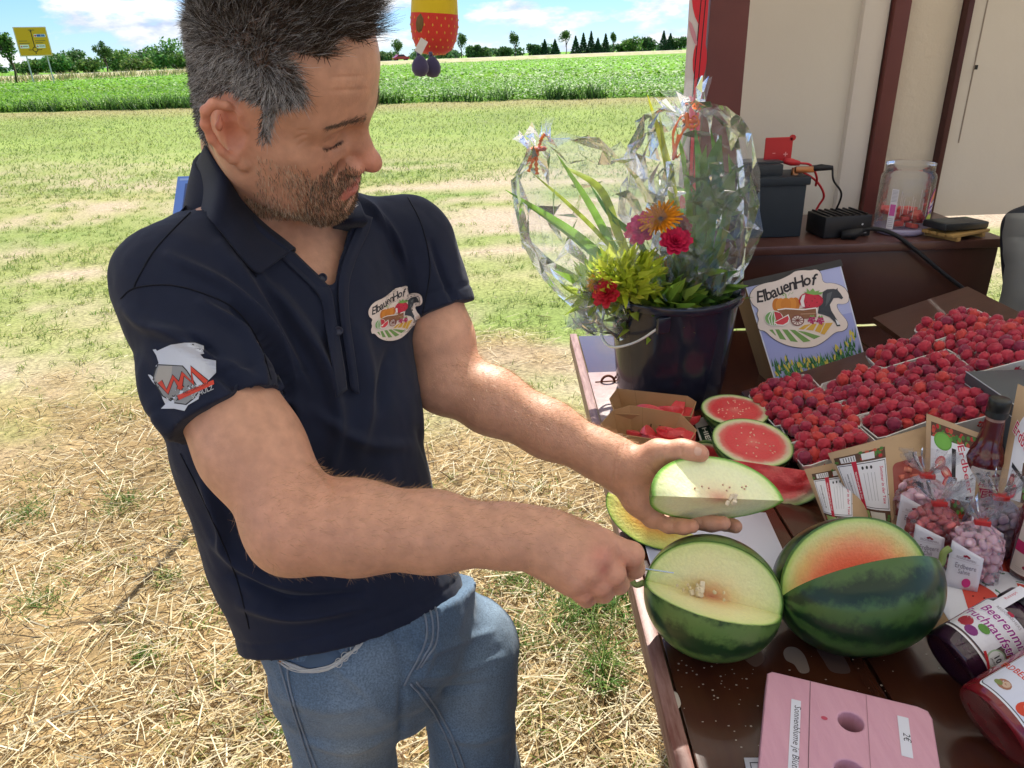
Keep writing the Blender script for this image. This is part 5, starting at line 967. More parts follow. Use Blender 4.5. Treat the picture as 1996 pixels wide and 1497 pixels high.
def build_body():
    fh = head_field(); Vh, Qh = fh.mesh(); Vh = relax(Vh, Qh, 2, .35); Lh = Vh.copy(); Ch = skin_tint(Lh); Wh = h2w(Vh); Lm = Lh.copy(); Lm[:, 0] = np.abs(Lm[:, 0]); rt = (inpoly(proj(h2w(Lm))[:, :2], HAIR_POLY) | ((Lh[:, 2] > .085) & (Lh[:, 1] < .062)) | ((Lh[:, 1] < -.03) & (Lh[:, 2] > -.06))) & ~((np.abs(Lh[:, 0]) > .0752) & (Lh[:, 2] < .034)) & (Lh[:, 2] > -.07); Ch[rt] = Ch[rt] * .35 + np.array([.09, .07, .06]) * .65
    Nh = vnormals(Wh, Qh)
    for pts, w_, h_ in (([(598, 262), (585, 266), (572, 274)], 2.4, -.0012), ([(600, 272), (588, 279), (578, 288)], 2.4, -.0011), ([(603, 256), (592, 254), (580, 256)], 2.2, -.0009), ([(622, 287), (645, 291), (664, 288)], 3, -.0012), ([(666, 316), (650, 331), (638, 350)], 4, -.0024), ([(640, 150), (680, 150), (712, 148)], 4, -.0008), ([(635, 178), (680, 176), (716, 174)], 4, -.0008), ([(560, 320), (590, 345), (615, 375)], 10, -.0018)): Wh = stroke(Wh, Nh, pts, w_, h_)
    lo = np.array([-.56, .52, .86]); hi = np.array([.36, 1.30, 1.66]); f = Field(lo, hi, .0023)
    # torso under the shirt
    bt = [(TOR[0][0] * .35 + TOR[1][0] * .65, .120, .088)] + TOR[1:]
    for (a, wa, ta), (b, wb, tb) in zip(bt[:-1], bt[1:]): f.cone(a, b, wa - .018, wb - .018, .04, ax=FR, flat=(ta - .012) / (wa - .016))
    f.cone(P(555, 540, .965), NECK_W + np.array([0, 0, .02]), .066, .052, .04); f.cone(P(420, 500, .89), NECK_W, .045, .045, .05); f.cone(P(650, 470, .99), NECK_W, .045, .045, .05)
    f.cone(NECK_W, h2w((0, -.022, -.085)), .0560, .054, .02)
    ch = (TOR[3][0] + TOR[4][0]) / 2
    # near arm
    ua = E_R - S_R; fa = W_R - E_R
    f.chain([S_R, S_R * .4 + H_R * .6, H_R * .7 + E_R * .3, E_R], [.053, .0530, .0515, .0455], .02); f.ell(E_R + np.array([-.012, 0, -.012]), (.034, .034, .034), .03)
    f.chain([E_R - fa * .03, E_R + fa * .22, E_R + fa * .55, W_R - fa * .03], [.043, .0465, .0400, .0300], .02); f.cone(W_R - fa * .12, W_R + fa * .05, .0315, .0285, .02, ax=FW, flat=.88); f.ell(W_R + np.array([0, -.005, -.018]), (.012, .011, .011), .02)
    # near hand: fist round the knife handle
    H = lambda *q: P(*q)
    mc = [H(1174, 1060, .795), H(1163, 1088, .787), H(1146, 1112, .785), H(1120, 1130, .788)]
    for m, r in zip(mc, (.0165, .0165, .0160, .0150)): f.cone(W_R + (m - W_R) * .12, m, .0215, r, .014)
    f.cone(H(1080, 1060, .805), H(1130, 1090, .80), .028, .024, .02); f.cone(H(1075, 1085, .805), H(1108, 1118, .80), .022, .018, .02)
    fing = [([mc[0], H(1232, 1080, .800), H(1237, 1108, .828), H(1224, 1118, .846)], (.0150, .0128, .0110, .0098)), ([mc[1], H(1196, 1117, .788), H(1206, 1138, .812), H(1192, 1130, .838)], (.0152, .0128, .0112, .010)), ([mc[2], H(1168, 1140, .788), H(1176, 1156, .810), H(1165, 1146, .834)], (.0148, .0122, .0106, .0098)), ([mc[3], H(1134, 1154, .792), H(1143, 1166, .810), H(1134, 1156, .830)], (.0136, .0112, .0098, .009))]
    for p, r in fing: f.chain(p, r, .0045)
    for m in mc: f.ell(m + UP * .002 - FW * .008, (.0105, .0105, .0105), .008)
    f.chain([H(1085, 1030, .825), H(1150, 1048, .848), H(1198, 1080, .858), H(1230, 1104, .856)], (.021, .017, .0135, .0105), .006)
    for m in mc: f.cone(W_R + (m - W_R) * .25 - FW * .017, m - FW * .012, .0052, .0050, .008)
    for pts in ([E_R + fa * .35 - FW * .034 + UP * .012, E_R + fa * .6 - FW * .030 + UP * .004, W_R - fa * .05 - FW * .024 + UP * .010], [E_R + fa * .15 - FW * .040 - UP * .015, E_R + fa * .5 - FW * .034 - UP * .010, E_R + fa * .8 - FW * .027 - UP * .002]): f.chain(pts, [.0030] * 3, .006)
    # far arm
    ua2 = E_L - S_L; fa2 = W_L - E_L
    f.chain([S_L, S_L * .4 + H_L * .6, H_L * .6 + E_L * .4, E_L], [.043, .0440, .0445, .0425], .02); f.ell(E_L + np.array([-.014, .0, -.010]), (.032, .032, .032), .03)
    f.chain([E_L, E_L + fa2 * .25, E_L + fa2 * .6, W_L], [.0425, .0445, .0375, .0295], .02); f.cone(W_L - fa2 * .1, W_L + fa2 * .06, .0305, .029, .02)
    # far hand, palm up round the melon slice
    ml = [H(1300, 940, 1.022), H(1296, 966, 1.012), H(1288, 990, 1.0), H(1272, 1008, .987)]
    for m, r in zip(ml, (.0160, .0165, .0160, .0150)): f.cone(W_L + (m - W_L) * .1, m, .0225, r, .014)
    f.cone(W_L, H(1262, 955, 1.0), .026, .024, .02); f.ell(H(1262, 908, .985), (.026, .022, .020), .016, R=frame(H(1290, 890, .97) - H(1230, 925, .99), UP)); f.ell(H(1248, 978, .985), (.022, .018, .018), .016)
    fl = [([ml[0], H(1372, 962, 1.026), H(1424, 985, 1.016), H(1452, 992, 1.006)], (.0138, .0118, .0105, .0092)), ([ml[1], H(1362, 1000, 1.006), H(1412, 1019, .986), H(1433, 1026, .974)], (.0142, .0120, .0106, .0094)), ([ml[2], H(1340, 1014, .984), H(1386, 1021, .964), H(1410, 1020, .954)], (.0138, .0118, .0104, .0094)), ([ml[3], H(1304, 1023, .964), H(1332, 1027, .950), H(1349, 1026, .943)], (.0128, .0110, .0098, .0088))]
    for p, r in fl: f.chain(p, r, .0045)
    f.chain([H(1228, 915, .995), H(1282, 882, .975), H(1330, 878, .962), H(1366, 885, .955)], (.0205, .0165, .0135, .0108), .010); f.ell(H(1352, 878, .955), (.0125, .0105, .010), .008)
    V, Q = f.mesh(); V = relax(V, Q, 1, .3); N = vnormals(V, Q)
    for pts, w, h in (([(1208, 868), (1196, 905), (1190, 952)], 2.6, -.0022), ([(1216, 866), (1206, 900), (1202, 945)], 2.2, -.0016), ([(1296, 872), (1290, 890), (1296, 905)], 2.4, -.0016), ([(1330, 866), (1328, 880), (1332, 892)], 2, -.0012), ([(1262, 905), (1285, 935), (1290, 975)], 3, -.0020), ([(612, 905), (640, 935), (655, 968)], 6, -.003), ([(1296, 1008), (1310, 1020), (1312, 1034)], 2, -.0013), ([(1362, 1006), (1368, 1018), (1366, 1030)], 2, -.0012), ([(1205, 1068), (1212, 1080), (1206, 1092)], 2.4, -.0014), ([(1228, 1078), (1238, 1086), (1240, 1098)], 2, -.0012), ([(1180, 1105), (1190, 1112), (1186, 1126)], 2, -.0012)): V = stroke(V, N, pts, w, h)
    L = w2h(V); n = fbm(V[:, 0] * 45, V[:, 1] * 45, V[:, 2] * 45, 3)[:, None]; arm = np.array([.60, .325, .215]); C = np.repeat(arm[None], len(V), 0) * (.92 + .16 * n)
    q = proj(V); 
    def red(px, py, d, r, a, col=(.62, .25, .165)):
        nonlocal C; m = (np.exp(-(np.linalg.norm(V - P(px, py, d), axis=1) / r) ** 2) * a)[:, None]; C = C * (1 - m) + np.array(col) * m
    for m in fing: red(*[0] * 0, *proj(m[0][1]), .016, .5)
    for m in mc: red(*proj(m), .020, .40)
    for m in fl: red(*proj(m[0][3]), .016, .45)
    red(1366, 885, .955, .022, .35); red(1262, 930, .98, .045, .30); red(1168, 1085, .775, .010, .65, (.50, .13, .12)); red(1172, 1108, .772, .006, .7, (.42, .10, .09)); red(*proj(E_R), .07, .25)
    # nail of the left thumb and palm creases are kept as small colour differences of the skin
    nb = len(V); VV = np.concatenate([V, Wh]); QQ = np.concatenate([Q, Qh + nb]); CC = np.concatenate([C, Ch]); return VV, QQ, CC, (Wh, Qh, Lh), (V, Q)
SKIN = attr_mat('skin', 'tint', .46, .42, sss=.13, sssr=(.9, .32, .16), bump=(430, .42, .0012), jitter=(70, .11))
MAN = thing('person', 'man in navy polo shirt and faded jeans holding a melon slice and a knife', 'person', (-.28, .93, 0))
MANP = Matrix.Translation((.28, -.93, 0))
def mine(o, parent=None):
    if parent is None: o.parent = MAN; o.matrix_parent_inverse = MANP
    else: o.parent = parent
    return o
BV, BQ, BC, HEADM, ARMS = build_body()
BODY = mine(mk('body', BV, BQ, SKIN, colors=BC))
BODY_BVH = bvh_of(BV, BQ)
# ---------------------------------------------------------------- hair, beard, brows
HAIR_M = attr_mat('hair_strands', 'tint', .42, .5)
def strands(name, roots, dirs, L, w, bend, cols, parent=None, seg=3):
    toc = nrm(EYE - roots); sv = nrm(np.cross(dirs, nrm(RNG.normal(0, .55, roots.shape) + toc))); o = ribbons(roots, dirs, L, w, bend, cols, name, HAIR_M, None, 'stuff', seg=seg, tip=.35, sidev=sv); return mine(o)
def sample(V, Q, wgt, n):
    a = V[Q]; ar = np.linalg.norm(np.cross(a[:, 2] - a[:, 0], a[:, 3] - a[:, 1]), axis=1) * wgt[Q].mean(1); k = RNG.choice(len(Q), n, p=ar / ar.sum()); u, v = RNG.random((n, 1)), RNG.random((n, 1)); q = a[k]; return (q[:, 0] * (1 - u) + q[:, 1] * u) * (1 - v) + (q[:, 3] * (1 - u) + q[:, 2] * u) * v
def build_hair():
    Wh, Qh, Lh = HEADM; N = vnormals(Wh, Qh); Nl = N @ HEAD_R
    Lm = Lh.copy(); Lm[:, 0] = np.abs(Lm[:, 0]); pm = proj(h2w(Lm))[:, :2]; pj = pm + RNG.normal(0, 5, pm.shape); ear = (np.abs(Lh[:, 0]) > .0752) & (Lh[:, 1] < .022) & (Lh[:, 1] > -.035) & (Lh[:, 2] < .034)
    hairm = inpoly(pm * .5 + pj * .5, HAIR_POLY) & ~ear & ~((Lh[:, 1] > .062) & (Lh[:, 2] < .070)); back = (Lh[:, 1] < -.02) & (Lh[:, 2] > -.075 - Lh[:, 1] * .2) & ~ear & ((Lh[:, 1] < -.045) | (Lh[:, 2] > .02)); hairm = hairm | back | ((Lh[:, 2] > .085) & (Lh[:, 1] < .062))
    hairm &= Lh[:, 2] > -.09
    wgt = hairm.astype(float); n = 52000; R_ = sample(Wh, Qh, wgt, n); L = w2h(R_); top = ss(L[:, 2] + .25 * np.abs(L[:, 1]) , .03, .125)[:, None]; front = (ss(L[:, 1], .0, .07) * top[:, 0])[:, None]
    nl = nrm(L - np.array([0, -.012, .03])); side = np.stack([np.zeros(n), -.35 + .0 * L[:, 1], -.75 * np.ones(n)], -1) * (1 - top) ; fw = np.stack([.15 * L[:, 0] / .07, .40 + .35 * front[:, 0], .70 * np.ones(n)], -1) * top
    temple = ((L[:, 1] > .02) * (1 - top[:, 0]))[:, None]; side = side + np.array([0, .55, -.1]) * temple
    bk = ss(-L[:, 1], -.01, .05)[:, None]; d = nrm(nl * (.26 + .40 * top - .10 * bk) + side * .9 + fw + .75 * (np.stack([fbm(L[:, 0] * 95 + k * 31, L[:, 1] * 95, L[:, 2] * 95, 2) for k in range(3)], -1) - .5) + RNG.normal(0, .11, (n, 3))); Lg = (.005 + .006 * RNG.random(n)) * (1 - top[:, 0]) + (.012 + .010 * RNG.random(n)) * top[:, 0] + front[:, 0] * .007
    low = ss(L[:, 2], .0, -.06); Lg *= (1 - .55 * low); g = RNG.random((n, 1)); pg = .84 - .70 * top; grey = (g < pg); c = np.where(grey, np.array([.42, .42, .43]) * RNG.uniform(.55, 1.5, (n, 1)), np.array([.036, .025, .018]) * RNG.uniform(.6, 1.9, (n, 1)))
    strands('hair', R_, d @ HEAD_R.T, Lg * HS, np.full(n, .00036), ((nl * -.12 + fw * .3 + RNG.normal(0, .2, (n, 3))) * Lg[:, None]) @ HEAD_R.T, c)
    # dark scalp under the hair is hair too: dense stubble
    n = 22000; R_ = sample(Wh, Qh, wgt, n); L = w2h(R_); nl = nrm(L - np.array([0, -.012, .03])); d = nrm(nl * .25 + np.array([0, -.2, -.5]) + RNG.normal(0, .3, (n, 3))); Lg = RNG.uniform(.006, .010, n); top = ss(L[:, 2], .05, .1)[:, None]; g = RNG.random((n, 1)); c = np.where(g < .55 - .4 * top, np.array([.20, .20, .20]), np.array([.035, .027, .022])) * RNG.uniform(.7, 1.4, (n, 1)); strands('hair_undergrowth', R_, d @ HEAD_R.T, Lg, np.full(n, .0008), d * 0, c, seg=2)
    # beard
    bm = inpoly(pj, BEARD_POLY) & ~lip_mask(Lh) & (Nl[:, 1] > -.5) & ~ear & (Lh[:, 2] < -.02); under = (Lh[:, 2] < -.098) & (Lh[:, 1] > .0) & (Lh[:, 2] > -.135) & (Nl[:, 2] < .2); bm |= under & (np.abs(Lh[:, 0]) < .055); wb = bm * (.30 + .9 * ss(Lh[:, 1], .045, .075) + .9 * ss(-Lh[:, 2], .080, .105)) * (.5 + fbm(Lh[:, 0] * 90, Lh[:, 1] * 90, Lh[:, 2] * 90, 2))
    n = 15000; R_ = sample(Wh, Qh, wb, n); L = w2h(R_); nl = nrm(L - np.array([0, .0, -.05])); mo = ((L[:, 2] > -.070) & (L[:, 1] > .07))[:, None]; d = nrm(nl * .45 + np.array([0, .30, -.85]) + mo * np.stack([np.sign(L[:, 0]) * .5, np.zeros(n), np.zeros(n)], -1) + RNG.normal(0, .22, (n, 3))); Lg = RNG.uniform(.0028, .0062, n); g = RNG.random((n, 1)); dk = .28 + .30 * ss(L[:, 1], .05, .085)[:, None]; c = np.where(g < 1 - dk - .30, np.array([.50, .40, .29]), np.where(g < 1 - dk, np.array([.30, .17, .09]), np.array([.075, .046, .03]))) * RNG.uniform(.6, 1.3, (n, 1))
    strands('beard', R_, d @ HEAD_R.T, Lg, np.full(n, .00042), RNG.normal(0, .12, (n, 3)) * Lg[:, None], c, seg=2)
    # eyebrows and lashes (both sides)
    bvh = bvh_of(Lh, Qh); B = []; D = []; Lq = []
    for s in (1, -1):
        for k in range(420):
            t = RNG.random(); x = s * (.010 + .046 * t); z = .0185 + .008 * math.sin(min(1, t * 1.25) * math.pi * .62) - .001 * t + RNG.normal(0, .0030 * (1.12 - t)); h = bvh.ray_cast(Vector((x, .2, z)), Vector((0, -1, 0)))
            if h[0] is not None: B.append(np.array(h[0])); D.append(nrm([s * (.6 + .9 * t), .10 - .5 * t, .45 - .9 * t + RNG.normal(0, .15)])); Lq.append(RNG.uniform(.004, .0075))
    n = len(B); strands('eyebrow', h2w(np.array(B)), np.array(D) @ HEAD_R.T, np.array(Lq), np.full(n, .00030), RNG.normal(0, .0006, (n, 3)), np.array([.11, .068, .044]) * RNG.uniform(.6, 1.6, (n, 1)), seg=2)
    B = []; D = []; Lq = []
    for s in (1, -1):
        for k in range(80):
            t = RNG.random(); x = s * (.0205 + .0275 * t); z = -.0135 + .0050 * t + .0016 * abs(2 * t - 1) ** 2 + RNG.normal(0, .0003); h = bvh.ray_cast(Vector((x, .2, z)), Vector((0, -1, 0)))
            if h[0] is not None: B.append(np.array(h[0])); D.append(nrm([s * (.1 + .6 * t), .60, -.60 + RNG.normal(0, .12)])); Lq.append(RNG.uniform(.0025, .0048))
    n = len(B); strands('eyelash', h2w(np.array(B)), np.array(D) @ HEAD_R.T, np.array(Lq), np.full(n, .00036), np.array([[0, 0, .0012]]) * np.ones((n, 1)), np.full((n, 3), .012), seg=2)
    # fine golden hair on the forearms
    V, Q = ARMS; Nn = vnormals(V, Q); up = ss(Nn @ np.array([0, .3, .95]), -.5, .6)
    def near(a, b): t = np.clip(((V - a) @ (b - a)) / ((b - a) @ (b - a)), 0, 1); return np.linalg.norm(V - (a + t[:, None] * (b - a)), axis=1) < .065
    w = (near(E_L + (W_L - E_L) * .08, W_L - (W_L - E_L) * .06) * up * 1.6 + near(E_R + (W_R - E_R) * .0, W_R - (W_R - E_R) * .05) * (.25 + up) * .8); n = 9000; R_ = sample(V, Q, w, n); k = [BODY_BVH.find_nearest(Vector(p))[1] for p in R_]; nn = np.array([x[:] for x in k]); isl = np.linalg.norm(R_ - (E_L + W_L) / 2, axis=1) < np.linalg.norm(R_ - (E_R + W_R) / 2, axis=1); al = np.where(isl[:, None], nrm(W_L - E_L), nrm(W_R - E_R)); d = nrm(nn * .42 + al * .7 + RNG.normal(0, .3, (n, 3)) + np.array([0, 0, -.15])); Lg = RNG.uniform(.005, .011, n)
    strands('arm_hair', R_ - nn * .0003, d, Lg, np.full(n, .00021), RNG.normal(0, .2, (n, 3)) * Lg[:, None], np.array([.50, .30, .15]) * RNG.uniform(.5, 1.3, (n, 1)), seg=2)
build_hair()
# ---------------------------------------------------------------- polo shirt
NAVY = mat('navy_pique', (.0105, .0150, .034), .82, .25, noise=(9, .6, (.014, .020, .046)), bump=(1500, .35, .0006), sheen=.08)
NAVY_RIB = mat('navy_rib', (.0100, .0140, .032), .85, .25, bump=(900, .5, .0008, (1, 1, 4)), sheen=.1)
NECK_OPEN = [(425, 292), (432, 330), (452, 365), (486, 410), (540, 462), (585, 500), (640, 556), (652, 552), (662, 500), (678, 455), (700, 415), (690, 372), (690, 300)]
def build_shirt():
    f = Field((-.62, .55, .80), (.12, 1.36, 1.66), .0032)
    for (a, wa, ta), (b, wb, tb) in zip(TOR[:-1], TOR[1:]): f.cone(a, b, wa, wb, .035, ax=FR, flat=ta / wa)
    f.cone(TOR[0][0] + np.array([0, 0, -.05]), TOR[0][0], .160, .158, .03, ax=FR, flat=.72)
    hA, hB, hC = P(485, 1240, 1.03), P(610, 1252, .955), P(905, 1132, 1.14); hn = nrm(np.cross(hB - hA, hC - hA)); hn = hn * np.sign(hn[2]); g = [np.arange(f.n[i]) * f.h + f.lo[i] for i in range(3)]; pd = (g[0] - hA[0])[:, None, None] * hn[0] + (g[1] - hA[1])[None, :, None] * hn[1] + (g[2] - hA[2])[None, None, :] * hn[2]; f.F = np.maximum(f.F, -pd.astype(np.float32))
    f.cone(TOR[4][0] * .5 + TOR[3][0] * .5, NECK_W, .085, .066, .06); f.cone(S_R + np.array([.02, .01, .012]), NECK_W + np.array([0, 0, -.012]), .056, .050, .06); f.cone(S_L + np.array([-.02, -.01, .010]), NECK_W + np.array([0, 0, -.015]), .052, .050, .06)
    aR = nrm(H_R - S_R); aL = nrm(H_L - S_L)
    f.cone(S_R - aR * .01, H_R, .0650, .0655, .035, caps=(True, False)); f.cone(S_L, H_L, .0605, .0590, .035, caps=(True, False))
    f.cone(H_R + aR * .050, H_R + aR * .08, .0575, .0580, .004, op='s', caps=(True, False)); f.cone(H_L + aL * .045, H_L + aL * .08, .0495, .0500, .004, op='s', caps=(True, False))
    # neck opening cut cleanly along the photographed line, front side only
    lo_, hi_ = P(560, 420, .95) - [.26, .28, .22], P(560, 420, .95) + [.26, .12, .16]; sl, X, Y, Z = f.sub(lo_, hi_); G3 = np.stack(np.broadcast_arrays(X, Y, Z), -1).reshape(-1, 3); q = proj(G3); po = np.array(NECK_OPEN, float); dd = np.full(len(q), 1e9)
    for i in range(len(po)): a_, b_ = po[i - 1], po[i]; ab = b_ - a_; t_ = np.clip(((q[:, :2] - a_) @ ab) / (ab @ ab), 0, 1); dd = np.minimum(dd, np.linalg.norm(q[:, :2] - a_ - t_[:, None] * ab, axis=1))
    dd = dd * np.where(inpoly(q, po), -1, 1) * q[:, 2] / FPX; back = (q[:, 2] - ((NECK_W - EYE) @ FW + .02)); dd = np.maximum(dd, back).reshape(f.F[sl].shape); f.F[sl] = np.maximum(f.F[sl], -dd.astype(np.float32))
    V, Q = f.mesh(); V = relax(V, Q, 2, .4); N = vnormals(V, Q)
    hem = lambda v: (v - hA) @ hn
    n = (fbm(V[:, 0] * 7, V[:, 1] * 7, V[:, 2] * 3.5, 3) - .5); V = V + N * (n * .015 * ss(hem(V), -.05, .25) + (fbm(V[:, 0] * 24 + V[:, 2] * 9, V[:, 1] * 24, V[:, 2] * 13, 3) - .5) * .0062)[:, None]
    for pts, w, h in (([(430, 480), (500, 590), (560, 690), (600, 760)], 16, .006), ([(470, 500), (560, 610), (630, 720), (650, 800)], 15, .005), ([(540, 560), (610, 660), (650, 760)], 13, .005), ([(330, 500), (440, 560), (530, 650), (570, 740)], 14, .006), ([(455, 600), (540, 690), (560, 780), (545, 830)], 11, -.008), ([(395, 590), (480, 660), (520, 760)], 12, .006), ([(500, 640), (560, 740), (570, 860)], 11, -.006), ([(610, 800), (700, 860), (800, 870)], 16, .004), ([(640, 700), (660, 820), (640, 930)], 16, .004),
                      ([(395, 940), (430, 1010), (440, 1070)], 12, .006), ([(420, 1060), (500, 1120), (600, 1150)], 14, .006), ([(450, 1120), (560, 1170), (700, 1160)], 12, -.005), ([(470, 1180), (580, 1200), (720, 1180)], 14, .005), ([(700, 640), (720, 760), (700, 880)], 18, .005), ([(760, 680), (740, 800)], 14, -.005), ([(740, 420), (790, 520), (810, 620)], 13, -.006), ([(720, 400), (770, 470), (800, 560)], 12, .006), ([(268, 700), (300, 780), (330, 850)], 13, .006), ([(245, 600), (300, 640), (400, 660)], 16, .005), ([(400, 700), (470, 760), (530, 760)], 14, -.005), ([(300, 640), (400, 690), (500, 740)], 12, .004),
                      ([(700, 385), (735, 420), (765, 480)], 8, .004), ([(840, 470), (865, 540), (890, 595)], 8, -.004), ([(355, 640), (420, 690), (455, 720)], 9, -.004), ([(420, 890), (520, 900), (600, 860)], 18, .004), ([(820, 840), (850, 920), (860, 990)], 12, -.006)):
        V = stroke(V, N, pts, w * .8, h * 2.1)
    N = vnormals(V, Q)
    # folded hem line, sleeve band groove
    for H_, a, s0 in ((H_R, aR, .026), (H_L, aL, .022)):
        m = (np.linalg.norm(V - H_, axis=1) < .11); t = (V - H_) @ a; V[m] -= N[m] * (.0016 * np.exp(-((t[m] + s0) / .003) ** 2))[:, None]
    hv = hem(V); V -= N * (.0014 * np.exp(-((hv - .022) / .003) ** 2))[:, None]
    q = proj(V); face = (N @ nrm(EYE - TOR[3][0])) > -.1; cut = np.zeros(len(V), bool); top = (V[:, 2] > NECK_W[2] + .03) & (np.linalg.norm(V - NECK_W, axis=1) < .12); cut |= top
    keep = ~cut[Q].any(1); Qk = Q[keep]; use = np.unique(Qk); mp = np.full(len(V), -1); mp[use] = np.arange(len(use)); V2, Q2 = V[use], mp[Qk]
    return V2, Q2, bvh_of(V2, Q2)
SV, SQ, SHIRT_BVH = build_shirt()
SHIRT = mine(mk('polo_shirt', SV, SQ, NAVY)); 
def sheet(name, rows, m, parent, thick=.0022, n=40, offs=1):
    """cloth strip through several rows of 3-D points"""
    R_ = [bez(r, n) for r in rows]; k = min(len(r) for r in R_); G = np.array([r[:k] for r in R_])
    c = len(R_); U = np.linspace(0, c - 1, c * 4); G2 = np.array([[np.interp(u, np.arange(c), G[:, j, d]) for d in range(3)] for u in U for j in range(k)]); i = np.arange(len(U) - 1)[:, None] * k + np.arange(k - 1)[None]
    o = mine(mk(name, G2, np.stack([i, i + 1, i + k + 1, i + k], -1).reshape(-1, 4), m), parent); md = o.modifiers.new('thick', 'SOLIDIFY'); md.thickness = thick; md.offset = 0; return o
def on(bv, px, py, off): 
    p, n = cast2(bv, px, py)
    return None if p is None else p + nrm(EYE - p) * off
def surf(px, py, off=.003):       # nearest of shirt and skin seen through this pixel
    a, _ = cast(SHIRT_BVH, px, py); b, _ = cast2(BODY_BVH, px, py); c = [x for x in (a, b) if x is not None]
    p = min(c, key=lambda v: np.linalg.norm(v - EYE)); return p + nrm(EYE - p) * off
def build_collar():
    fold = [(396, 288), (416, 322), (440, 355), (470, 400), (510, 440), (548, 470), (570, 488)]; out = [(376, 334), (384, 390), (408, 425), (436, 458), (466, 496), (492, 526), (508, 534)]
    F_ = [];
    for i, (x, y) in enumerate(fold):
        p, _ = cast2(BODY_BVH, x + 6, y + 2); F_.append(p + nrm(EYE - p) * (.009 if i < 5 else .012) + np.array([0, 0, .004]))
    O_ = []
    for x, y in out:
        p, _ = cast2(SHIRT_BVH, x, y)
        dd = (p - EYE) @ FW; O_.append(P(x, y, dd - .006))
    F_, O_ = np.array(F_), np.array(O_); M1 = F_ * .62 + O_ * .38 + nrm(EYE - F_) * .007; M2 = F_ * .25 + O_ * .75 + nrm(EYE - F_) * .005
    sheet('collar', [F_ - nrm(EYE - F_) * .010 + [0, 0, -.004], F_, M1, M2, O_], NAVY_RIB, SHIRT)
    # stand band and the back of the collar round the neck
    ctr = NECK_W + np.array([.0, .0, .0]); a = np.linspace(-.35, 3.6, 30); ex = -RL; ey = -FR; ring = lambda r, dz: np.array([ctr + r * (math.cos(t) * ex * 1.02 + math.sin(t) * ey * 1.0) + np.array([0, 0, dz + .02 * math.sin(t)]) for t in a])
    sheet('collar', [ring(.060, .01), ring(.0605, .058), ring(.066, .066), ring(.077, .040), ring(.092, .0)], NAVY_RIB, SHIRT)
    # far collar leaf with its printed word
    fo = [(672, 372), (676, 392), (668, 420), (655, 438), (641, 450)]; ou = [(689, 372), (700, 392), (709, 414), (716, 433), (690, 455)]
    dF = []
    for x, y in fo:
        p, _ = cast2(SHIRT_BVH, x + 20, y + 25); dF.append(p)
    d = [max(.88, (p - EYE) @ FW) for p in dF]; A = [P(x, y, q - .012) for (x, y), q in zip(fo, d)]; B = [P(x, y, q - .006) for (x, y), q in zip(ou, d)]
    sheet('collar', [A, [(np.array(p) * .5 + np.array(q) * .5) + nrm(EYE - np.array(p)) * .005 for p, q in zip(A, B)], B], NAVY_RIB, SHIRT)
    lp = Print(); lp.text('Land', 0, 0, 1, (.7, .7, .7)); o_, x_, y_ = P(684, 384, d[1] - .0165), nrm(P(712, 428, d[3] - .0150) - P(684, 384, d[1] - .0165)) * .015, None; nn = nrm(EYE - o_); y_ = np.cross(nn, x_); lp.L = [(v + [.9, -.35], f, c) for v, f, c in lp.L]; mine(lp.put('collar_print', plane_fn(o_, x_, y_)), SHIRT)
    # placket: two overlapping strips with buttons
    nearp = [(568, 487), (600, 518), (628, 545), (646, 570), (654, 620), (668, 700), (676, 760)]; wn = 27
    A = [surf(x, y, .004) for x, y in nearp]; B = [surf(x - wn * .75, y + wn * .55, .003) for x, y in nearp]; sheet('placket', [A, [(np.array(p) + q) / 2 + nrm(EYE - p) * .002 for p, q in zip(A, B)], B], NAVY, SHIRT, .002)
    farp = [(702, 416), (694, 446), (680, 478), (668, 512), (660, 550), (662, 610), (676, 700), (684, 760)]; A = [surf(x, y, .004) for x, y in farp]; B = [surf(x + 24 * (1 - .35 * i / 7), y + 8, .004) for i, (x, y) in enumerate(farp)]; sheet('placket', [A, [(np.array(p) + q) / 2 + nrm(EYE - p) * .003 for p, q in zip(A, B)], B], NAVY, SHIRT, .002)
    for x, y in ((629, 541), (660, 645)):
        p = surf(x, y, .0075); n = nrm(EYE - p); R = frame(np.cross(n, UP), np.cross(n, np.cross(n, UP))); R = np.stack([R[:, 0], np.cross(n, R[:, 0]), n], 1); b = MB(); b.lathe([(0, .0004), (.0032, .0002), (.0040, .0014), (.0050, .0016), (.0054, .0004), (.0050, -.0012)], p, R, 18); mine(b.build('button', mat('button_navy', (.018, .022, .045), .3, .5), None, True), SHIRT)
build_collar()
def seam(name, bv, pts, r, col, parent, off=.0004, m=None): 
    c = castline(bv, pts, off)
    if len(c) > 2: b = MB(); b.tube(c, r, 5); mine(b.build(name, m or mat('thread_%d' % int(col[2] * 1000), col, .85), None, True), parent)
for pts in ([(391, 396), (345, 440), (300, 490), (268, 545), (262, 562)], [(236, 582), (262, 562), (330, 556), (400, 574), (462, 606), (505, 668), (528, 740)], [(352, 884), (390, 960), (430, 1050), (462, 1130), (486, 1225)], [(795, 385), (822, 440), (838, 520), (826, 600), (818, 640)], [(395, 398), (430, 455), (470, 505), (500, 540)]): seam('seam', SHIRT_BVH, pts, .0009, (.004, .005, .012), SHIRT)
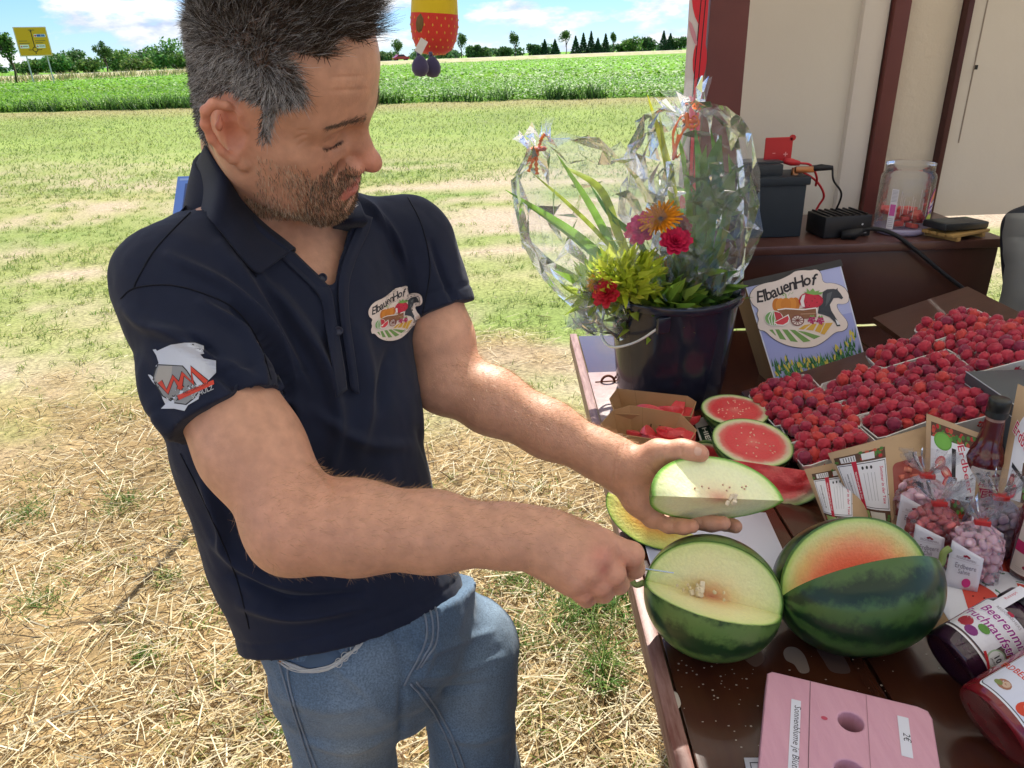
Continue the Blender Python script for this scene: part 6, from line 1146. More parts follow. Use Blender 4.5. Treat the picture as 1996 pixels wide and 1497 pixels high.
# ---------------------------------------------------------------- logos
def z5(pts): return np.array([(x / 4.679 + 1420, y / 4.679 + 440) for x, y in pts])
def farm_logo():
    """farm emblem in a 0..1 square, drawn from its parts"""
    A = np.array([[1010 - 140, 310 - 510], [430 - 140, 1450 - 510]], float); Ai = np.linalg.inv(A)      # panel axes
    T5 = lambda pts: (np.array(pts, float) - [140, 510]) @ Ai * [1, -1] + [0, 1]
    p = Print(); CR = (.72, .62, .56); K = (.03, .025, .03); out = [(185, 640), (240, 560), (330, 525), (430, 510), (560, 450), (600, 415), (680, 405), (740, 410), (800, 395), (845, 430), (860, 525), (960, 520), (1060, 555), (1105, 620), (1110, 690), (1060, 715), (990, 705), (1010, 770), (1100, 860), (1105, 920), (1060, 955), (990, 960), (900, 1040), (800, 1100), (660, 1115), (520, 1090), (400, 1030), (330, 960), (275, 960), (260, 900), (280, 860), (255, 810), (280, 765), (210, 720)]
    o = chaikin(T5(out), 2); c = o.mean(0); p.poly(c + (o - c) * 1.012, K).poly(o, CR)
    for q, col in (([(370, 955), (402, 950), (435, 1005), (425, 1003)], 'g'), ([(425, 950), (462, 948), (530, 1045), (470, 1035)], 'g'), ([(490, 948), (540, 950), (640, 1062), (570, 1055)], 'g'), ([(560, 950), (610, 952), (760, 1050), (690, 1062)], 'g'), ([(630, 958), (700, 965), (850, 1005), (790, 1032)], 'g'), ([(640, 945), (700, 905), (760, 895), (690, 948)], 'y'), ([(710, 948), (770, 895), (815, 890), (780, 955)], 'y'), ([(795, 958), (835, 888), (885, 885), (845, 975)], 'y'), ([(850, 980), (895, 885), (965, 880), (885, 990)], 'y')): p.poly(T5(q), (.16, .30, .08) if col == 'g' else (.62, .36, .05))
    # horse
    p.poly(T5([(860, 605), (900, 580), (960, 575), (985, 580), (998, 565), (1000, 585), (1030, 620), (1053, 655), (1040, 668), (1010, 655), (965, 660), (930, 720), (945, 770), (985, 830), (1030, 895), (1035, 910), (1000, 912), (985, 880), (930, 830), (870, 810), (820, 800), (830, 730), (860, 680)]), (.045, .05, .06)); p.poly(T5([(985, 850), (1010, 865), (1032, 895), (1005, 900)]), (.7, .7, .72)); p.poly(T5([(900, 620), (950, 600), (930, 680), (890, 740)]), (.10, .11, .12))
    # pumpkin
    for cx, rx in ((430, 50), (620, 50), (465, 55), (590, 55), (525, 60)): p.sub(Print().ell(0, 0, 1, 1, (.62, .22, .03) if cx in (430, 620, 525) else (.68, .27, .04), 22), *T5([(cx, 722 - (cx - 525) * .06)])[0], .0)
    for cx, rx, col in ((440, 42, (.55, .18, .025)), (612, 42, (.55, .18, .025)), (475, 46, (.66, .25, .04)), (575, 46, (.66, .25, .04)), (525, 48, (.60, .21, .03))): a = np.linspace(0, 6.283, 24, endpoint=False); p.poly(T5(np.stack([cx + rx * np.cos(a), 722 - (cx - 525) * .05 + 62 * np.sin(a)], 1)), col)
    p.line(T5([(525, 665), (522, 630), (500, 615), (490, 630), (505, 640)]), .012, (.22, .36, .10)).line(T5([(545, 640), (560, 610), (575, 625), (590, 605)]), .004, (.22, .36, .10))
    # strawberry
    a = np.linspace(0, 6.283, 40, endpoint=False); p.poly(T5(np.stack([742 + 112 * np.cos(a) * (1 + .12 * np.sin(a + 1.57)), 685 + 76 * np.sin(a)], 1)), (.45, .02, .05)).poly(T5([(655, 690), (672, 640), (700, 628), (688, 690), (700, 745), (668, 740)]), (.75, .70, .68)).poly(T5([(690, 690), (705, 640), (760, 622), (835, 650), (850, 700), (810, 745), (715, 742)]), (.55, .03, .06))
    for x, y in ((715, 700), (765, 688), (810, 700), (740, 730), (790, 665)): p.sub(Print(), 0, 0, 1).poly(T5([(x - 5, y), (x, y - 9), (x + 5, y), (x, y + 7)]), (.10, .02, .02))
    p.poly(T5([(680, 605), (715, 608), (712, 570), (740, 600), (770, 572), (790, 600), (835, 590), (820, 608), (865, 606), (845, 628), (780, 632), (720, 622)]), (.20, .38, .10))
    # wagon
    p.poly(T5([(440, 770), (805, 750), (808, 835), (720, 850), (480, 865)]), (.25, .11, .055)); p.line(T5([(445, 772), (520, 760), (680, 768), (806, 750)]), .010, (.85, .82, .78)); p.line(T5([(806, 752), (810, 800)]), .010, (.85, .82, .78)); p.line(T5([(660, 808), (800, 800)]), .006, (.5, .3, .2))
    cx, cy = 632, 866; a = np.linspace(0, 6.283, 30, endpoint=False); p.poly(T5(np.stack([cx + 62 * np.cos(a), cy + 50 * np.sin(a)], 1)), (.20, .06, .05)).poly(T5(np.stack([cx + 52 * np.cos(a), cy + 41 * np.sin(a)], 1)), CR)
    for k in range(10): t = k * .6283; p.line(T5([(cx, cy), (cx + 54 * math.cos(t), cy + 43 * math.sin(t))]), .007, (.20, .06, .05))
    # melon and slice
    p.poly(T5(np.stack([412 + 86 * np.cos(a), 850 + 70 * np.sin(a)], 1)), (.80, .78, .72)).poly(T5(np.stack([410 + 80 * np.cos(a), 850 + 64 * np.sin(a)], 1)), (.18, .36, .12))
    for dx in (-45, -15, 18): p.line(T5([(405 + dx * .3, 788), (405 + dx, 850), (405 + dx * .5, 912)]), .008, (.80, .78, .72))
    p.poly(T5([(412, 788), (470, 800), (497, 845), (440, 880), (425, 840)]), (.52, .04, .06)); p.poly(T5([(545, 812), (560, 850), (548, 890), (500, 918), (440, 915), (408, 890)]), (.82, .80, .74)).poly(T5([(540, 825), (550, 852), (538, 884), (496, 908), (446, 905), (420, 888)]), (.62, .05, .07))
    for bx, by in ((765, 858), (845, 862)):
        for k in range(12): t = k * 2.4; rr = 10.5 * math.sqrt(k); p.poly(T5(np.stack([bx + rr * math.cos(t) + 11 * np.cos(a[::3]), by + rr * math.sin(t) * .9 + 10 * np.sin(a[::3])], 1)), (.36, .02, .10) if k % 2 else (.50, .06, .16))
        p.poly(T5([(bx - 25, by - 30), (bx - 8, by - 45), (bx, by - 30), (bx + 12, by - 48), (bx + 25, by - 28), (bx, by - 24)]), (.2, .36, .1))
    # lettering on a rising arc
    P0, P1 = T5([(300, 650)])[0], T5([(790, 480)])[0]; s = 'ElbauenHof'; adv = [.078, .036, .055, .066, .066, .066, .06, .09, .066, .05]; tot = sum(adv); t = 0
    pm = T5([(235, 660), (300, 655), (420, 610), (540, 555), (640, 525), (720, 500), (800, 500)]); cv = bez(pm, 60); sl = np.concatenate([[0], np.cumsum(np.linalg.norm(np.diff(cv, axis=0), axis=1))]); sc = sl[-1] / tot * .97
    for ch, a_ in zip(s, adv):
        u = (t + a_ * .5) * sc; x, y = np.interp(u, sl, cv[:, 0]), np.interp(u, sl, cv[:, 1]); x2, y2 = np.interp(u + .02, sl, cv[:, 0]), np.interp(u + .02, sl, cv[:, 1]); p.text(ch, x, y - .045, .155, K, rot=math.degrees(math.atan2(y2 - y, x2 - x)), shear=.22, bold=.018); t += a_
    return p
LOGO = farm_logo()
def shirt_fn(A, off=.0): 
    """print space -> photo pixels (affine, 2x3) -> the cloth"""
    def fn(u, v, w):
        q = np.stack([u, v, np.ones_like(u)], 1) @ np.asarray(A).T; out = np.full((len(u), 3), np.nan)
        for i, (x, y) in enumerate(q):
            p, n = cast(SHIRT_BVH, x, y)
            if p is not None: out[i] = p + nrm(EYE - p) * (w[i] + off)
        return out
    return fn
def affine(src, dst): S_ = np.hstack([np.array(src, float), np.ones((3, 1))]); return np.linalg.solve(S_, np.array(dst, float)).T
# breast badge: logo square corners placed on the cloth
_b = affine([(.05, .86), (.92, .82), (.45, .28)], [(722, 604), (812, 566), (776, 660)]); mine(LOGO.put('breast_badge', shirt_fn(_b, .0012), maxe=.08, lift=.00009), SHIRT)
def sleeve_badge():
    p = Print(); zz = lambda pts: np.array([(x / 2.935 + 220, y / 2.935 + 420) for x, y in pts]); Wt = (.56, .60, .68)
    p.poly(zz([(228, 768), (245, 765), (252, 775), (280, 762), (330, 740), (410, 728), (470, 728), (520, 745), (522, 790), (500, 795), (520, 818), (590, 830), (590, 900), (545, 945), (500, 1000), (490, 1050), (430, 1085), (410, 1118), (350, 1105), (275, 1105), (300, 1080), (285, 1050), (270, 1000), (225, 950), (200, 910), (215, 912), (235, 930), (250, 880), (245, 860), (262, 845), (248, 800)]), Wt)
    p.poly(zz([(255, 850), (400, 858), (425, 885), (500, 1000), (470, 1045), (420, 1085), (350, 1075), (282, 1035), (225, 940), (240, 880)]), (.03, .03, .035)).poly(zz([(260, 856), (395, 863), (420, 890), (492, 1000), (462, 1042), (416, 1078), (352, 1068), (288, 1030), (232, 940), (246, 885)]), (.26, .27, .28)).poly(zz([(262, 862), (340, 860), (330, 960), (290, 1000), (240, 940)]), (.38, .36, .33))
    R = (.58, .06, .035); K = (.02, .02, .02)
    for col, o in ((K, 5), (R, 0)):
        w_ = 26 + o * 2.2
        for st in ([(268, 950), (312, 1010), (345, 925), (395, 990)], [(380, 995), (400, 905), (458, 960), (445, 875), (535, 955)]): p.line(zz(st), w_ / 2.935, col)
    p.poly(zz([(368, 1030), (575, 940), (580, 965), (378, 1056)]), R); p.text('MELIORATION', *zz([(478, 1003)])[0], 8.0, K, rot=0); v, f, c = p.L[-1]; ctr = zz([(474, 1000)])[0]; v = (v - ctr) * [1, -1]; a = math.radians(-23.5); v = np.stack([v[:, 0] * math.cos(a) - v[:, 1] * math.sin(a), v[:, 0] * math.sin(a) + v[:, 1] * math.cos(a)], 1) + ctr; p.L[-1] = (v, f, c)
    V, F = text2d('SCHULZ', 12.5, shear=.1, bold=.01); ctr = zz([(515, 1022)])[0]; v = V * [1, -1]; a = math.radians(-25); v = np.stack([v[:, 0] * math.cos(a) - v[:, 1] * math.sin(a), v[:, 0] * math.sin(a) + v[:, 1] * math.cos(a)], 1) + ctr; p.L.append((v, F, (.45, .47, .5)))
    mine(p.put('sleeve_badge', shirt_fn([[1, 0, 0], [0, 1, 0]], .0012), maxe=9, lift=.00009), SHIRT)
sleeve_badge()
# ---------------------------------------------------------------- jeans, shoes, ring
def denim():
    m = attr_mat('denim', 'tint', .85, .2, bump=(1400, .5, .0006), jitter=(420, .32), sheen=.15); return m
def build_jeans():
    f = Field((-.55, .52, -.02), (.22, 1.32, 1.20), .0048); hipN, hipF = P(655, 1300, 1.085), P(905, 1262, 1.17); mN, mF = P(676, 1500, 1.17), P(926, 1500, 1.27); kN = mN + (mN - hipN) * (mN[2] - .50) / (hipN[2] - mN[2]) * .9; kF = mF + (mF - hipF) * (mF[2] - .50) / (hipF[2] - mF[2]) * .9; aN = np.array([-.285, .915, .07]); aF = np.array([-.07, 1.0, .07])
    c = P(735, 1195, 1.075); cu = c - FR * .026 - RL * .006; f.cone(cu + [0, 0, .11], cu + [0, 0, .05], .118, .134, .03, ax=FR, flat=.72); f.cone(cu + [0, 0, .05], c - FR * .014, .134, .148, .03, ax=FR, flat=.74); f.cone(c, P(770, 1285, 1.13), .156, .120, .05, ax=FR, flat=.80)
    f.ell(c + FR * .006 - RL * .004 + np.array([0, 0, -.050]), (.144, .114, .085), .03, R=np.stack([RL, FR, VUP], 1))
    f.chain([hipN, mN, kN], [.092, .0755, .066], .025); f.chain([hipF, mF, kF], [.086, .0720, .064], .025); f.chain([kN, kN * .5 + aN * .5, aN], [.073, .072, .066], .03); f.chain([kF, kF * .5 + aF * .5, aF], [.071, .072, .066], .03)
    f.ell(c - FR * .065 + np.array([0, 0, -.06]), (.12, .10, .10), .05, R=np.stack([RL, FR, VUP], 1))
    hA, hB, hC = P(485, 1240, 1.03), P(610, 1252, .955), P(905, 1132, 1.14); hn = nrm(np.cross(hB - hA, hC - hA)); hn = hn * np.sign(hn[2]); gg = [np.arange(f.n[i]) * f.h + f.lo[i] for i in range(3)]; pd = (gg[0] - hA[0])[:, None, None] * hn[0] + (gg[1] - hA[1])[None, :, None] * hn[1] + (gg[2] - hA[2])[None, None, :] * hn[2]; f.F = np.maximum(f.F, pd.astype(np.float32) - .006)
    V, Q = f.mesh(); V = relax(V, Q, 2, .4); N = vnormals(V, Q); n = fbm(V[:, 0] * 9, V[:, 1] * 9, V[:, 2] * 6, 4) - .5; V = V + N * (n * .013 + (fbm(V[:, 0] * 30, V[:, 1] * 30, V[:, 2] * 26, 3) - .5) * .0060)[:, None]
    for pts, w, h in (([(790, 1290), (840, 1270), (960, 1230)], 9, .004), ([(800, 1320), (880, 1310), (980, 1280)], 10, .004), ([(800, 1345), (880, 1345), (960, 1330)], 9, -.004), ([(815, 1225), (835, 1270), (820, 1320)], 12, .005), ([(740, 1180), (775, 1250), (790, 1320)], 12, -.004), ([(530, 1330), (540, 1380), (580, 1420)], 12, .006), ([(560, 1360), (640, 1380), (740, 1370)], 18, .004), ([(590, 1440), (680, 1460), (765, 1430)], 12, .005), ([(850, 1420), (920, 1440), (1000, 1420)], 14, .005), ([(640, 1290), (700, 1330), (750, 1390)], 16, .004), ([(784, 1330), (782, 1400), (775, 1497)], 8, -.006)):
        V = stroke(V, N, pts, w * .8, h * 1.7)
    q = proj(V); base = np.array([.085, .140, .215]); C = np.repeat(base[None], len(V), 0); g = fbm(V[:, 0] * 14, V[:, 1] * 14, V[:, 2] * 9, 4)[:, None]; C = C * (.72 + .55 * g)
    def fade(px, py, rx, ry, a, col=(.27, .35, .43)):
        nonlocal C; m = (np.exp(-((q[:, 0] - px) / rx) ** 2 - ((q[:, 1] - py) / ry) ** 2) * a)[:, None]; C = C * (1 - m) + np.array(col) * m
    fade(690, 1420, 70, 130, .55); fade(930, 1370, 60, 120, .45); fade(975, 1180, 50, 90, .5); fade(700, 1470, 60, 25, .45, (.32, .33, .30)); fade(740, 1290, 60, 60, .3)
    o = mine(mk('jeans', V, Q, denim(), colors=np.clip(C, 0, 1))); bv = bvh_of(V, Q); dark = (.02, .035, .06); lt = mat('frayed_thread', (.55, .56, .55), .9); st = mat('denim_stitch', (.20, .24, .30), .9)
    poc = [(548, 1284), (575, 1298), (610, 1304), (650, 1296), (676, 1276), (700, 1255), (716, 1235), (722, 1208)]
    b = MB(); rr = random.Random(2)
    for k in range(7): c_ = castline(bv, [(x + rr.uniform(-3, 3), y + rr.uniform(-5, 5)) for x, y in poc], .0022 + .0004 * k); b.tube(c_, rr.uniform(.0006, .0014), 5)
    for x, y in ((672, 1280), (660, 1292), (690, 1265)): a = np.linspace(0, 6.283, 12); p, n_ = cast(bv, x, y); b.tube(np.array([P(x + 7 * math.cos(t), y + 9 * math.sin(t), (p - EYE) @ FW - .004) for t in a]), .0006, 4)
    mine(b.build('pocket_fray', lt, None, True, kind='stuff'), o)
    A = [on(bv, x, y, .002) for x, y in poc]; B = [on(bv, x + 4, max(1205, y - 46), .0012) for x, y in poc]
    if all(v is not None for v in A + B): sheet('pocket_bag', [A, [(np.array(p) + q_) / 2 + nrm(EYE - p) * .001 for p, q_ in zip(A, B)], B], mat('pocket_denim', (.085, .13, .20), .85, .2, bump=(1400, .5, .0006)), o, .0012)
    for nm, pts in (('seam', [(536, 1262), (556, 1330), (580, 1410), (608, 1497)]), ('seam', [(560, 1290), (566, 1340), (590, 1420), (618, 1497)]), ('seam', [(800, 1332), (842, 1385), (872, 1440), (892, 1497)]), ('seam', [(812, 1328), (852, 1382), (884, 1440), (906, 1497)]), ('fly_seam', [(815, 1160), (830, 1215), (826, 1260), (800, 1310), (788, 1335)]), ('fly_seam', [(838, 1150), (852, 1205), (848, 1255), (820, 1300)]), ('fly_seam', [(826, 1155), (842, 1210), (838, 1258), (812, 1304)]), ('seam', [(568, 1236), (572, 1284)]), ('seam', [(576, 1236), (581, 1284)]), ('seam', [(668, 1222), (676, 1270)]), ('seam', [(680, 1220), (688, 1262)])): seam(nm, bv, pts, .0016, (.18, .22, .3), o, .0010, st)
    p, n_ = cast(bv, 551, 1288); r = MB(); r.lathe([(0, .002), (.003, .0018), (.0042, .0006), (.0044, 0)], p + n_ * .001, np.stack([nrm(np.cross(n_, VUP)), np.cross(n_, nrm(np.cross(n_, VUP))), n_], 1), 12); mine(r.build('rivet', mat('copper', (.45, .20, .09), .3, metal=1), None, True), o)
    for a, d in ((aN, FR), (aF, FR)):
        s = Field(a + [-.2, -.2, -.08], a + [.2, .2, .1], .005); s.cone(a + [0, 0, -.028] - d * .05, a + [0, 0, -.034] + d * .13, .042, .034, .02, ax=VUP, flat=.9); s.cone(a + [0, 0, -.03], a + [0, 0, .02], .045, .042, .02); v, qq = s.mesh(); v[:, 2] = np.maximum(v[:, 2], .002); mine(mk('shoe', v, qq, mat('shoe_leather', (.06, .045, .035), .6)))
build_jeans()
def build_ring():
    a, b = P(1334, 1011, .984), P(1346, 1012, .984); c = (a + b) / 2; ax = nrm(P(1386, 1021, .964) - P(1340, 1014, .984)); R = np.stack([nrm(np.cross(ax, FW)), np.cross(ax, nrm(np.cross(ax, FW))), ax], 1); m = MB(); m.lathe([(.0136, -.0022), (.0146, -.0018), (.0149, 0), (.0146, .0018), (.0136, .0022), (.0132, 0), (.0136, -.0022)], P(1341, 1014, .9835), R, 28); mine(m.build('ring', mat('ring_silver', (.75, .74, .70), .15, metal=1), None, True))
build_ring()
def build_nail():
    p, n = cast(BODY_BVH, 1357, 879); x = nrm(P(1366, 885, .955) - P(1330, 878, .962)); y = nrm(np.cross(n, x)); m = MB(); u, v = np.meshgrid(np.linspace(-1, 1, 9), np.linspace(-1, 1, 9)); u, v = u.ravel(), v.ravel(); k = np.sqrt(np.clip(1 - (np.abs(u) ** 3) * .5, 0, 1)); V = p + np.outer(u * .0068, x) + np.outer(v * k * .0056, y) + np.outer(.0008 - .0020 * v ** 2 - .0006 * u ** 2, n); i = np.arange(8)[:, None] * 9 + np.arange(8)[None]; mine(mk('nail', V, np.stack([i, i + 1, i + 10, i + 9], -1).reshape(-1, 4), mat('nail_pink', (.68, .42, .32), .25, .5)))
build_nail()
def build_knife():
    a, b, c = P(1128, 1090, .838), P(1252, 1109, .850), P(1310, 1117, .866); x = nrm(b - a); t = thing('paring_knife', 'small red handled knife in the man\'s right fist, stuck into the cut melon', 'knife', b); 
    R = frame(x, UP); inv = lambda q: (np.asarray(q) - b) 
    h = MB(); h.tube(np.array([inv(a), inv(a * .5 + b * .5), inv(b)]), [.0085, .0095, .0075], 10, flatz=.7); h.build('handle', mat('handle_red', (.55, .03, .02), .35, coat=.3), t, True)
    d = c - b; L = np.linalg.norm(d); x = d / L; up = nrm(UP - x * (UP @ x)); n = np.cross(x, up); m = MB(); m.prism([(0, -.006), (L * .8, -.006), (L, .0035), (0, .006)], lambda u, v, w: u[:, None] * x + v[:, None] * (n * .96 + up * .28) + (w - .0005)[:, None] * (up * .96 - n * .28), .001); m.build('blade', mat('blade_steel', (.6, .62, .64), .18, metal=1), t)
build_knife()
# ================================================================ goods and gear on the counter
def boxmesh(pts8, name, m, parent, mats=None): 
    o = mk(name, pts8, [(0, 1, 2, 3), (7, 6, 5, 4), (0, 4, 5, 1), (1, 5, 6, 2), (2, 6, 7, 3), (3, 7, 4, 0)], m, parent, False); b = MB(); b.add(pts8, []); bm = bmesh.new(); bm.from_mesh(o.data); bmesh.ops.recalc_face_normals(bm, faces=bm.faces); bmesh.ops.bevel(bm, geom=list(bm.edges), offset=.0018, segments=2, affect='EDGES'); bm.to_mesh(o.data); bm.free(); return o
def logo_box():
    BL, BR = T(1512, 750, TZ + .012), T(1690, 712, TZ + .045); TL = TY(1450, 549, 1.655); n_ = np.cross(BR - BL, TL - BL); v_ = ray(1636, 507); TR = EYE + v_ * (((BL - EYE) @ n_) / (v_ @ n_)); d = nrm(np.cross(BR - BL, TL - BL)); d = d * np.sign(d[1]); dep = d * .085
    t = thing('logo_box', 'leaning cardboard box with a pictured farm emblem and corn on its front', 'display box', (BL + BR) / 2); c = np.array(t.location)
    kb = mat('box_card', (.30, .17, .07), .75, .2, noise=(20, .4, (.25, .14, .06))); q = [BL - c, BR - c, TR - c, TL - c]; q = q + [v + dep for v in q]; boxmesh(np.array(q), 'box_body', kb, t)
    fn0 = lambda u, v, w: (BL - c) * ((1 - u) * (1 - v))[:, None] + (BR - c) * (u * (1 - v))[:, None] + (TR - c) * (u * v)[:, None] + (TL - c) * ((1 - u) * v)[:, None] - d * (w + .0004)[:, None]
    p = Print(); p.rect(0.0, 0.0, 1, 1, (.62, .64, .72)).rect(.012, .01, .988, .99, (.30, .33, .62)).rect(.012, .5, .988, .99, (.40, .43, .68)); r = random.Random(6)
    for x0, x1, hgt, n in ((.02, .66, lambda x: .30 - .22 * x, 150), (.62, .97, lambda x: .18 + .5 * max(0, x - .70) ** .5, 90)):
        for k in range(n):
            x = r.uniform(x0, x1); h = hgt(x); y0 = .012 + r.random() * h * .6; a = r.uniform(-.5, .5); L_ = r.uniform(.06, .14); g = r.choice([(.03, .13, .05), (.05, .20, .06), (.10, .28, .07), (.02, .08, .05)]); x2, y2 = x + a * L_ * .7, min(y0 + L_ * .8, h + .06); p.poly([(max(.015, x - .010), y0), (min(.985, x + .010), y0), (min(.985, max(.015, x2)), y2)], g)
        for k in range(n // 7): x = r.uniform(x0 + .02, x1 - .02); y = .03 + r.random() * hgt(x) * .75; p.ell(x, y, .011, .030, (.55, .46, .08), 8, rot=r.uniform(-25, 25))
    p.sub(LOGO, 0, 0, 1); o = p.put('printed_front', fn0, t, lift=.0001)
    bk = mat('black_tape', (.015, .015, .018), .35, .5); m = MB(); e = nrm(BR - BL); up = nrm(TL - BL); A = [TL - c - e * .003 - d * .002 + up * .001, TR - c + e * .003 - d * .002 + up * .001, TR - c + e * .003 + dep * 1.02 + up * .001, TL - c - e * .003 + dep * 1.02 + up * .001]; m.add(np.array(A + [v - up * .016 for v in A]), [(0, 1, 2, 3), (7, 6, 5, 4), (0, 4, 5, 1), (1, 5, 6, 2), (2, 6, 7, 3), (3, 7, 4, 0)]); m.build('lid_edge', bk, t)
    f2 = lambda u, v, w: (TL - c) + (TR - TL) * u[:, None] + dep * v[:, None] + up * (w + .0015)[:, None]
    p = Print(); p.rect(.08, .18, .90, .86, (.36, .21, .09)).rect(.14, .22, .84, .52, (.02, .018, .018)).ell(.60, .66, .36, .34, (.62, .62, .68), 36); 
    for k, (x, l) in enumerate(((.45, .35), (.40, .42), (.48, .3))): p.rect(x, .78 - k * .12, x + l, .80 - k * .12, (.25, .25, .3))
    p.put('lid_print', f2, t, lift=.0003)
logo_box()
def bench_gear():
    BZ = 1.2135; dk = mat('battery_case', (.018, .026, .036), .55, .4, bump=(300, .15, .0006)); 
    # battery
    a, b = T(1452, 492, BZ), T(1566, 492, BZ); y = 2.0; c = np.array([.715, 2.075, BZ]); t = thing('car_battery', 'dark car battery with clamps standing on the bench behind the bouquets', 'battery', c); m = MB(); m.box((0, 0, .075), (.185, .13, .15), bevel=.006); m.box((0, 0, .151), (.200, .142, .022), bevel=.004); m.build('case', dk, t, ang=40)
    m = MB(); m.box((-.03, .015, .176), (.13, .10, .03), bevel=.004); m.box((-.03, -.03, .174), (.05, .012, .018), bevel=.002); m.build('lid', mat('battery_lid', (.030, .036, .042), .5), t, ang=40)
    m = MB(); m.box((-.03, .02, .194), (.14, .07, .006), bevel=.002); m.build('lid_plate', mat('lid_plate', (.05, .055, .06), .4), t); m = MB(); m.lathe([(.010, 0), (.009, .018), (0, .018)], (.068, -.03, .162), None, 16); m.build('terminal', mat('copper', (.45, .20, .09), .3, metal=1), t, True)
    rd = mat('red_plastic', (.50, .025, .03), .4, coat=.1)
    cl = c + [.085, -.05, .178]; t2 = thing('cable_clamp', 'copper coloured battery clamp with a black handle and black wire', 'clamp', cl); m = MB(); m.box((.0, 0, 0), (.05, .014, .016), bevel=.003); m.build('jaw', mat('copper', (.45, .20, .09), .3, metal=1), t2, ang=40); m = MB(); m.tube([(.022, 0, .002), (.045, 0, .004), (.075, 0, .002)], [.008, .009, .006], 10); m.build('grip', mat('rubber_black', (.012, .012, .014), .5), t2, True)
    e = lambda px, py, yy: TY(px, py, yy) - cl; m = MB(); m.tube(bez([(.075, 0, .002), e(1625, 352, 2.02), e(1640, 378, 2.03), e(1628, 412, 2.05), e(1606, 452, 2.05)], 40), .0028, 7); m.build('wire', mat('rubber_black', (.012, .012, .014), .5), t2, True)
    q = TY(1543, 316, 2.06); t3 = thing('cable_clamp', 'red battery clamp with two red wires beside the red cover', 'clamp', q); m = MB(); m.tube([(-.02, 0, .004), (0, 0, 0), (.022, 0, -.004)], [.008, .010, .006], 10); m.build('grip', rd, t3, True); e = lambda px, py, yy: TY(px, py, yy) - q
    for pts in ([(.02, 0, -.003), e(1580, 322, 2.07), e(1592, 345, 2.08), e(1590, 362, 2.1)], [e(1552, 328, 2.07), e(1590, 352, 2.1), e(1606, 380, 2.12), e(1596, 400, 2.13), e(1588, 414, 2.13)]): m = MB(); m.tube(bez(pts, 30), .0032, 7); m.build('wire', rd, t3, True)
    q = TY(1514, 318, 2.10); t4 = thing('terminal_cover', 'upright red plastic cover with a plus sign on top of the battery', 'cover', q); m = MB(); m.box((0, 0, .034), (.075, .006, .068), bevel=.002); m.lathe([(0, 0), (.008, 0), (.008, .006), (0, .006)], (.036, .003, .066), rotx(math.pi / 2), 16); m.build('cover', rd, t4); p = Print(); p.rect(.014, .022, .026, .025, (.75, .3, .3)).rect(.0185, .0175, .0215, .0295, (.75, .3, .3)); p.rect(-.016, .026, -.008, .028, (.75, .3, .3)); p.put('plus_sign', lambda u, v, w: np.stack([u, -.0034 - w, v], -1), t4)
    # inverter
    c = np.array([.915, 2.03, BZ]); t = thing('power_inverter', 'black power inverter box lying on the bench between the battery and the jar', 'inverter', c); t.rotation_euler = (0, 0, .12); m = MB(); m.box((0, 0, .030), (.135, .10, .058), bevel=.005); m.build('case', mat('inverter_black', (.012, .012, .014), .4, .5), t, ang=40)
    for k in range(7): f = MB(); f.box((-.055 + k * .018, 0, .060), (.005, .09, .006)); f.build('fin', mat('inverter_black', (.012, .012, .014), .4, .5), t)
    p = Print(); p.ell(.04, .035, .003, .003, (.7, .7, .7), 8).ell(.05, .02, .002, .002, (.7, .7, .7), 8).rect(.035, .01, .055, .014, (.3, .3, .32)); p.put('sockets', lambda u, v, w: np.stack([u, -.0505 - w, v], -1), t)
    # black power cable down over the bench
    rb = mat('rubber_black', (.012, .012, .014), .5); q = TY(1668, 462, 1.965); t = thing('power_cable', 'thick black cable running from the inverter down across the bench front', 'cable', q); e = lambda px, py, yy: TY(px, py, yy) - q; m = MB(); m.tube([e(1640, 458, 1.97), e(1665, 456, 1.96), e(1682, 449, 1.95)], [.012, .015, .008], 10); m.build('plug', rb, t, True)
    m = MB(); m.tube(bez([e(1676, 451, 1.955), e(1705, 446, 1.935), e(1745, 458, 1.915), e(1790, 492, 1.905), e(1835, 530, 1.90), e(1880, 565, 1.895), e(1905, 590, 1.89)], 60), .0055, 9); m.build('cord', rb, t, True)
    # clear tub
    c = T(1752, 452, BZ); t = thing('plastic_tub', 'clear plastic sweets tub with red remains inside, standing on the bench', 'tub', c); gl = bpy.data.materials.get('tub_clear') or film_mat(); gl.name = 'tub_clear'
    m = MB(); m.lathe([(0, .003), (.062, .003), (.066, .010), (.068, .03), (.068, .150), (.066, .157), (.060, .163), (.0605, .182), (.062, .184), (.0605, .186)], seg=48); m.build('tub_wall', gl, t, True); m = MB(); m.lathe([(0, .001), (.060, .001), (.067, .008), (.0675, .018), (.066, .019), (0, .018)], seg=40); m.build('tub_base', mat('tub_base', (.55, .50, .72), .25, trans=.5), t, True)
    r = np.random.default_rng(3); m = MB()
    for k in range(26): a = r.uniform(0, 6.28); q = r.random() ** .5 * .048; m.box((q * math.cos(a), q * math.sin(a), .024 + r.random() * .05 * (1 - q * 8 * .5)), (.026, .022, .012), R=rotz(a) @ rotx(r.uniform(-.6, .6)), bevel=.003)
    m.build('sweets', mat('sweets_red', (.62, .10, .09), .35, sss=.2), t, kind='stuff'); m = MB()
    for k in range(16): a = r.uniform(-2.6, -.5); m.box((.0655 * math.cos(a), .0655 * math.sin(a), .085 + r.uniform(-.03, .02)), (.0012, .0012, r.uniform(.03, .06)), R=rotz(a))
    m.build('pick', mat('pick_white', (.75, .70, .68), .4), t, kind='stuff'); cyl = lambda R_: (lambda u, v, w: np.stack([(R_ + w) * np.sin(u / R_), -(R_ + w) * np.cos(u / R_), v], -1))
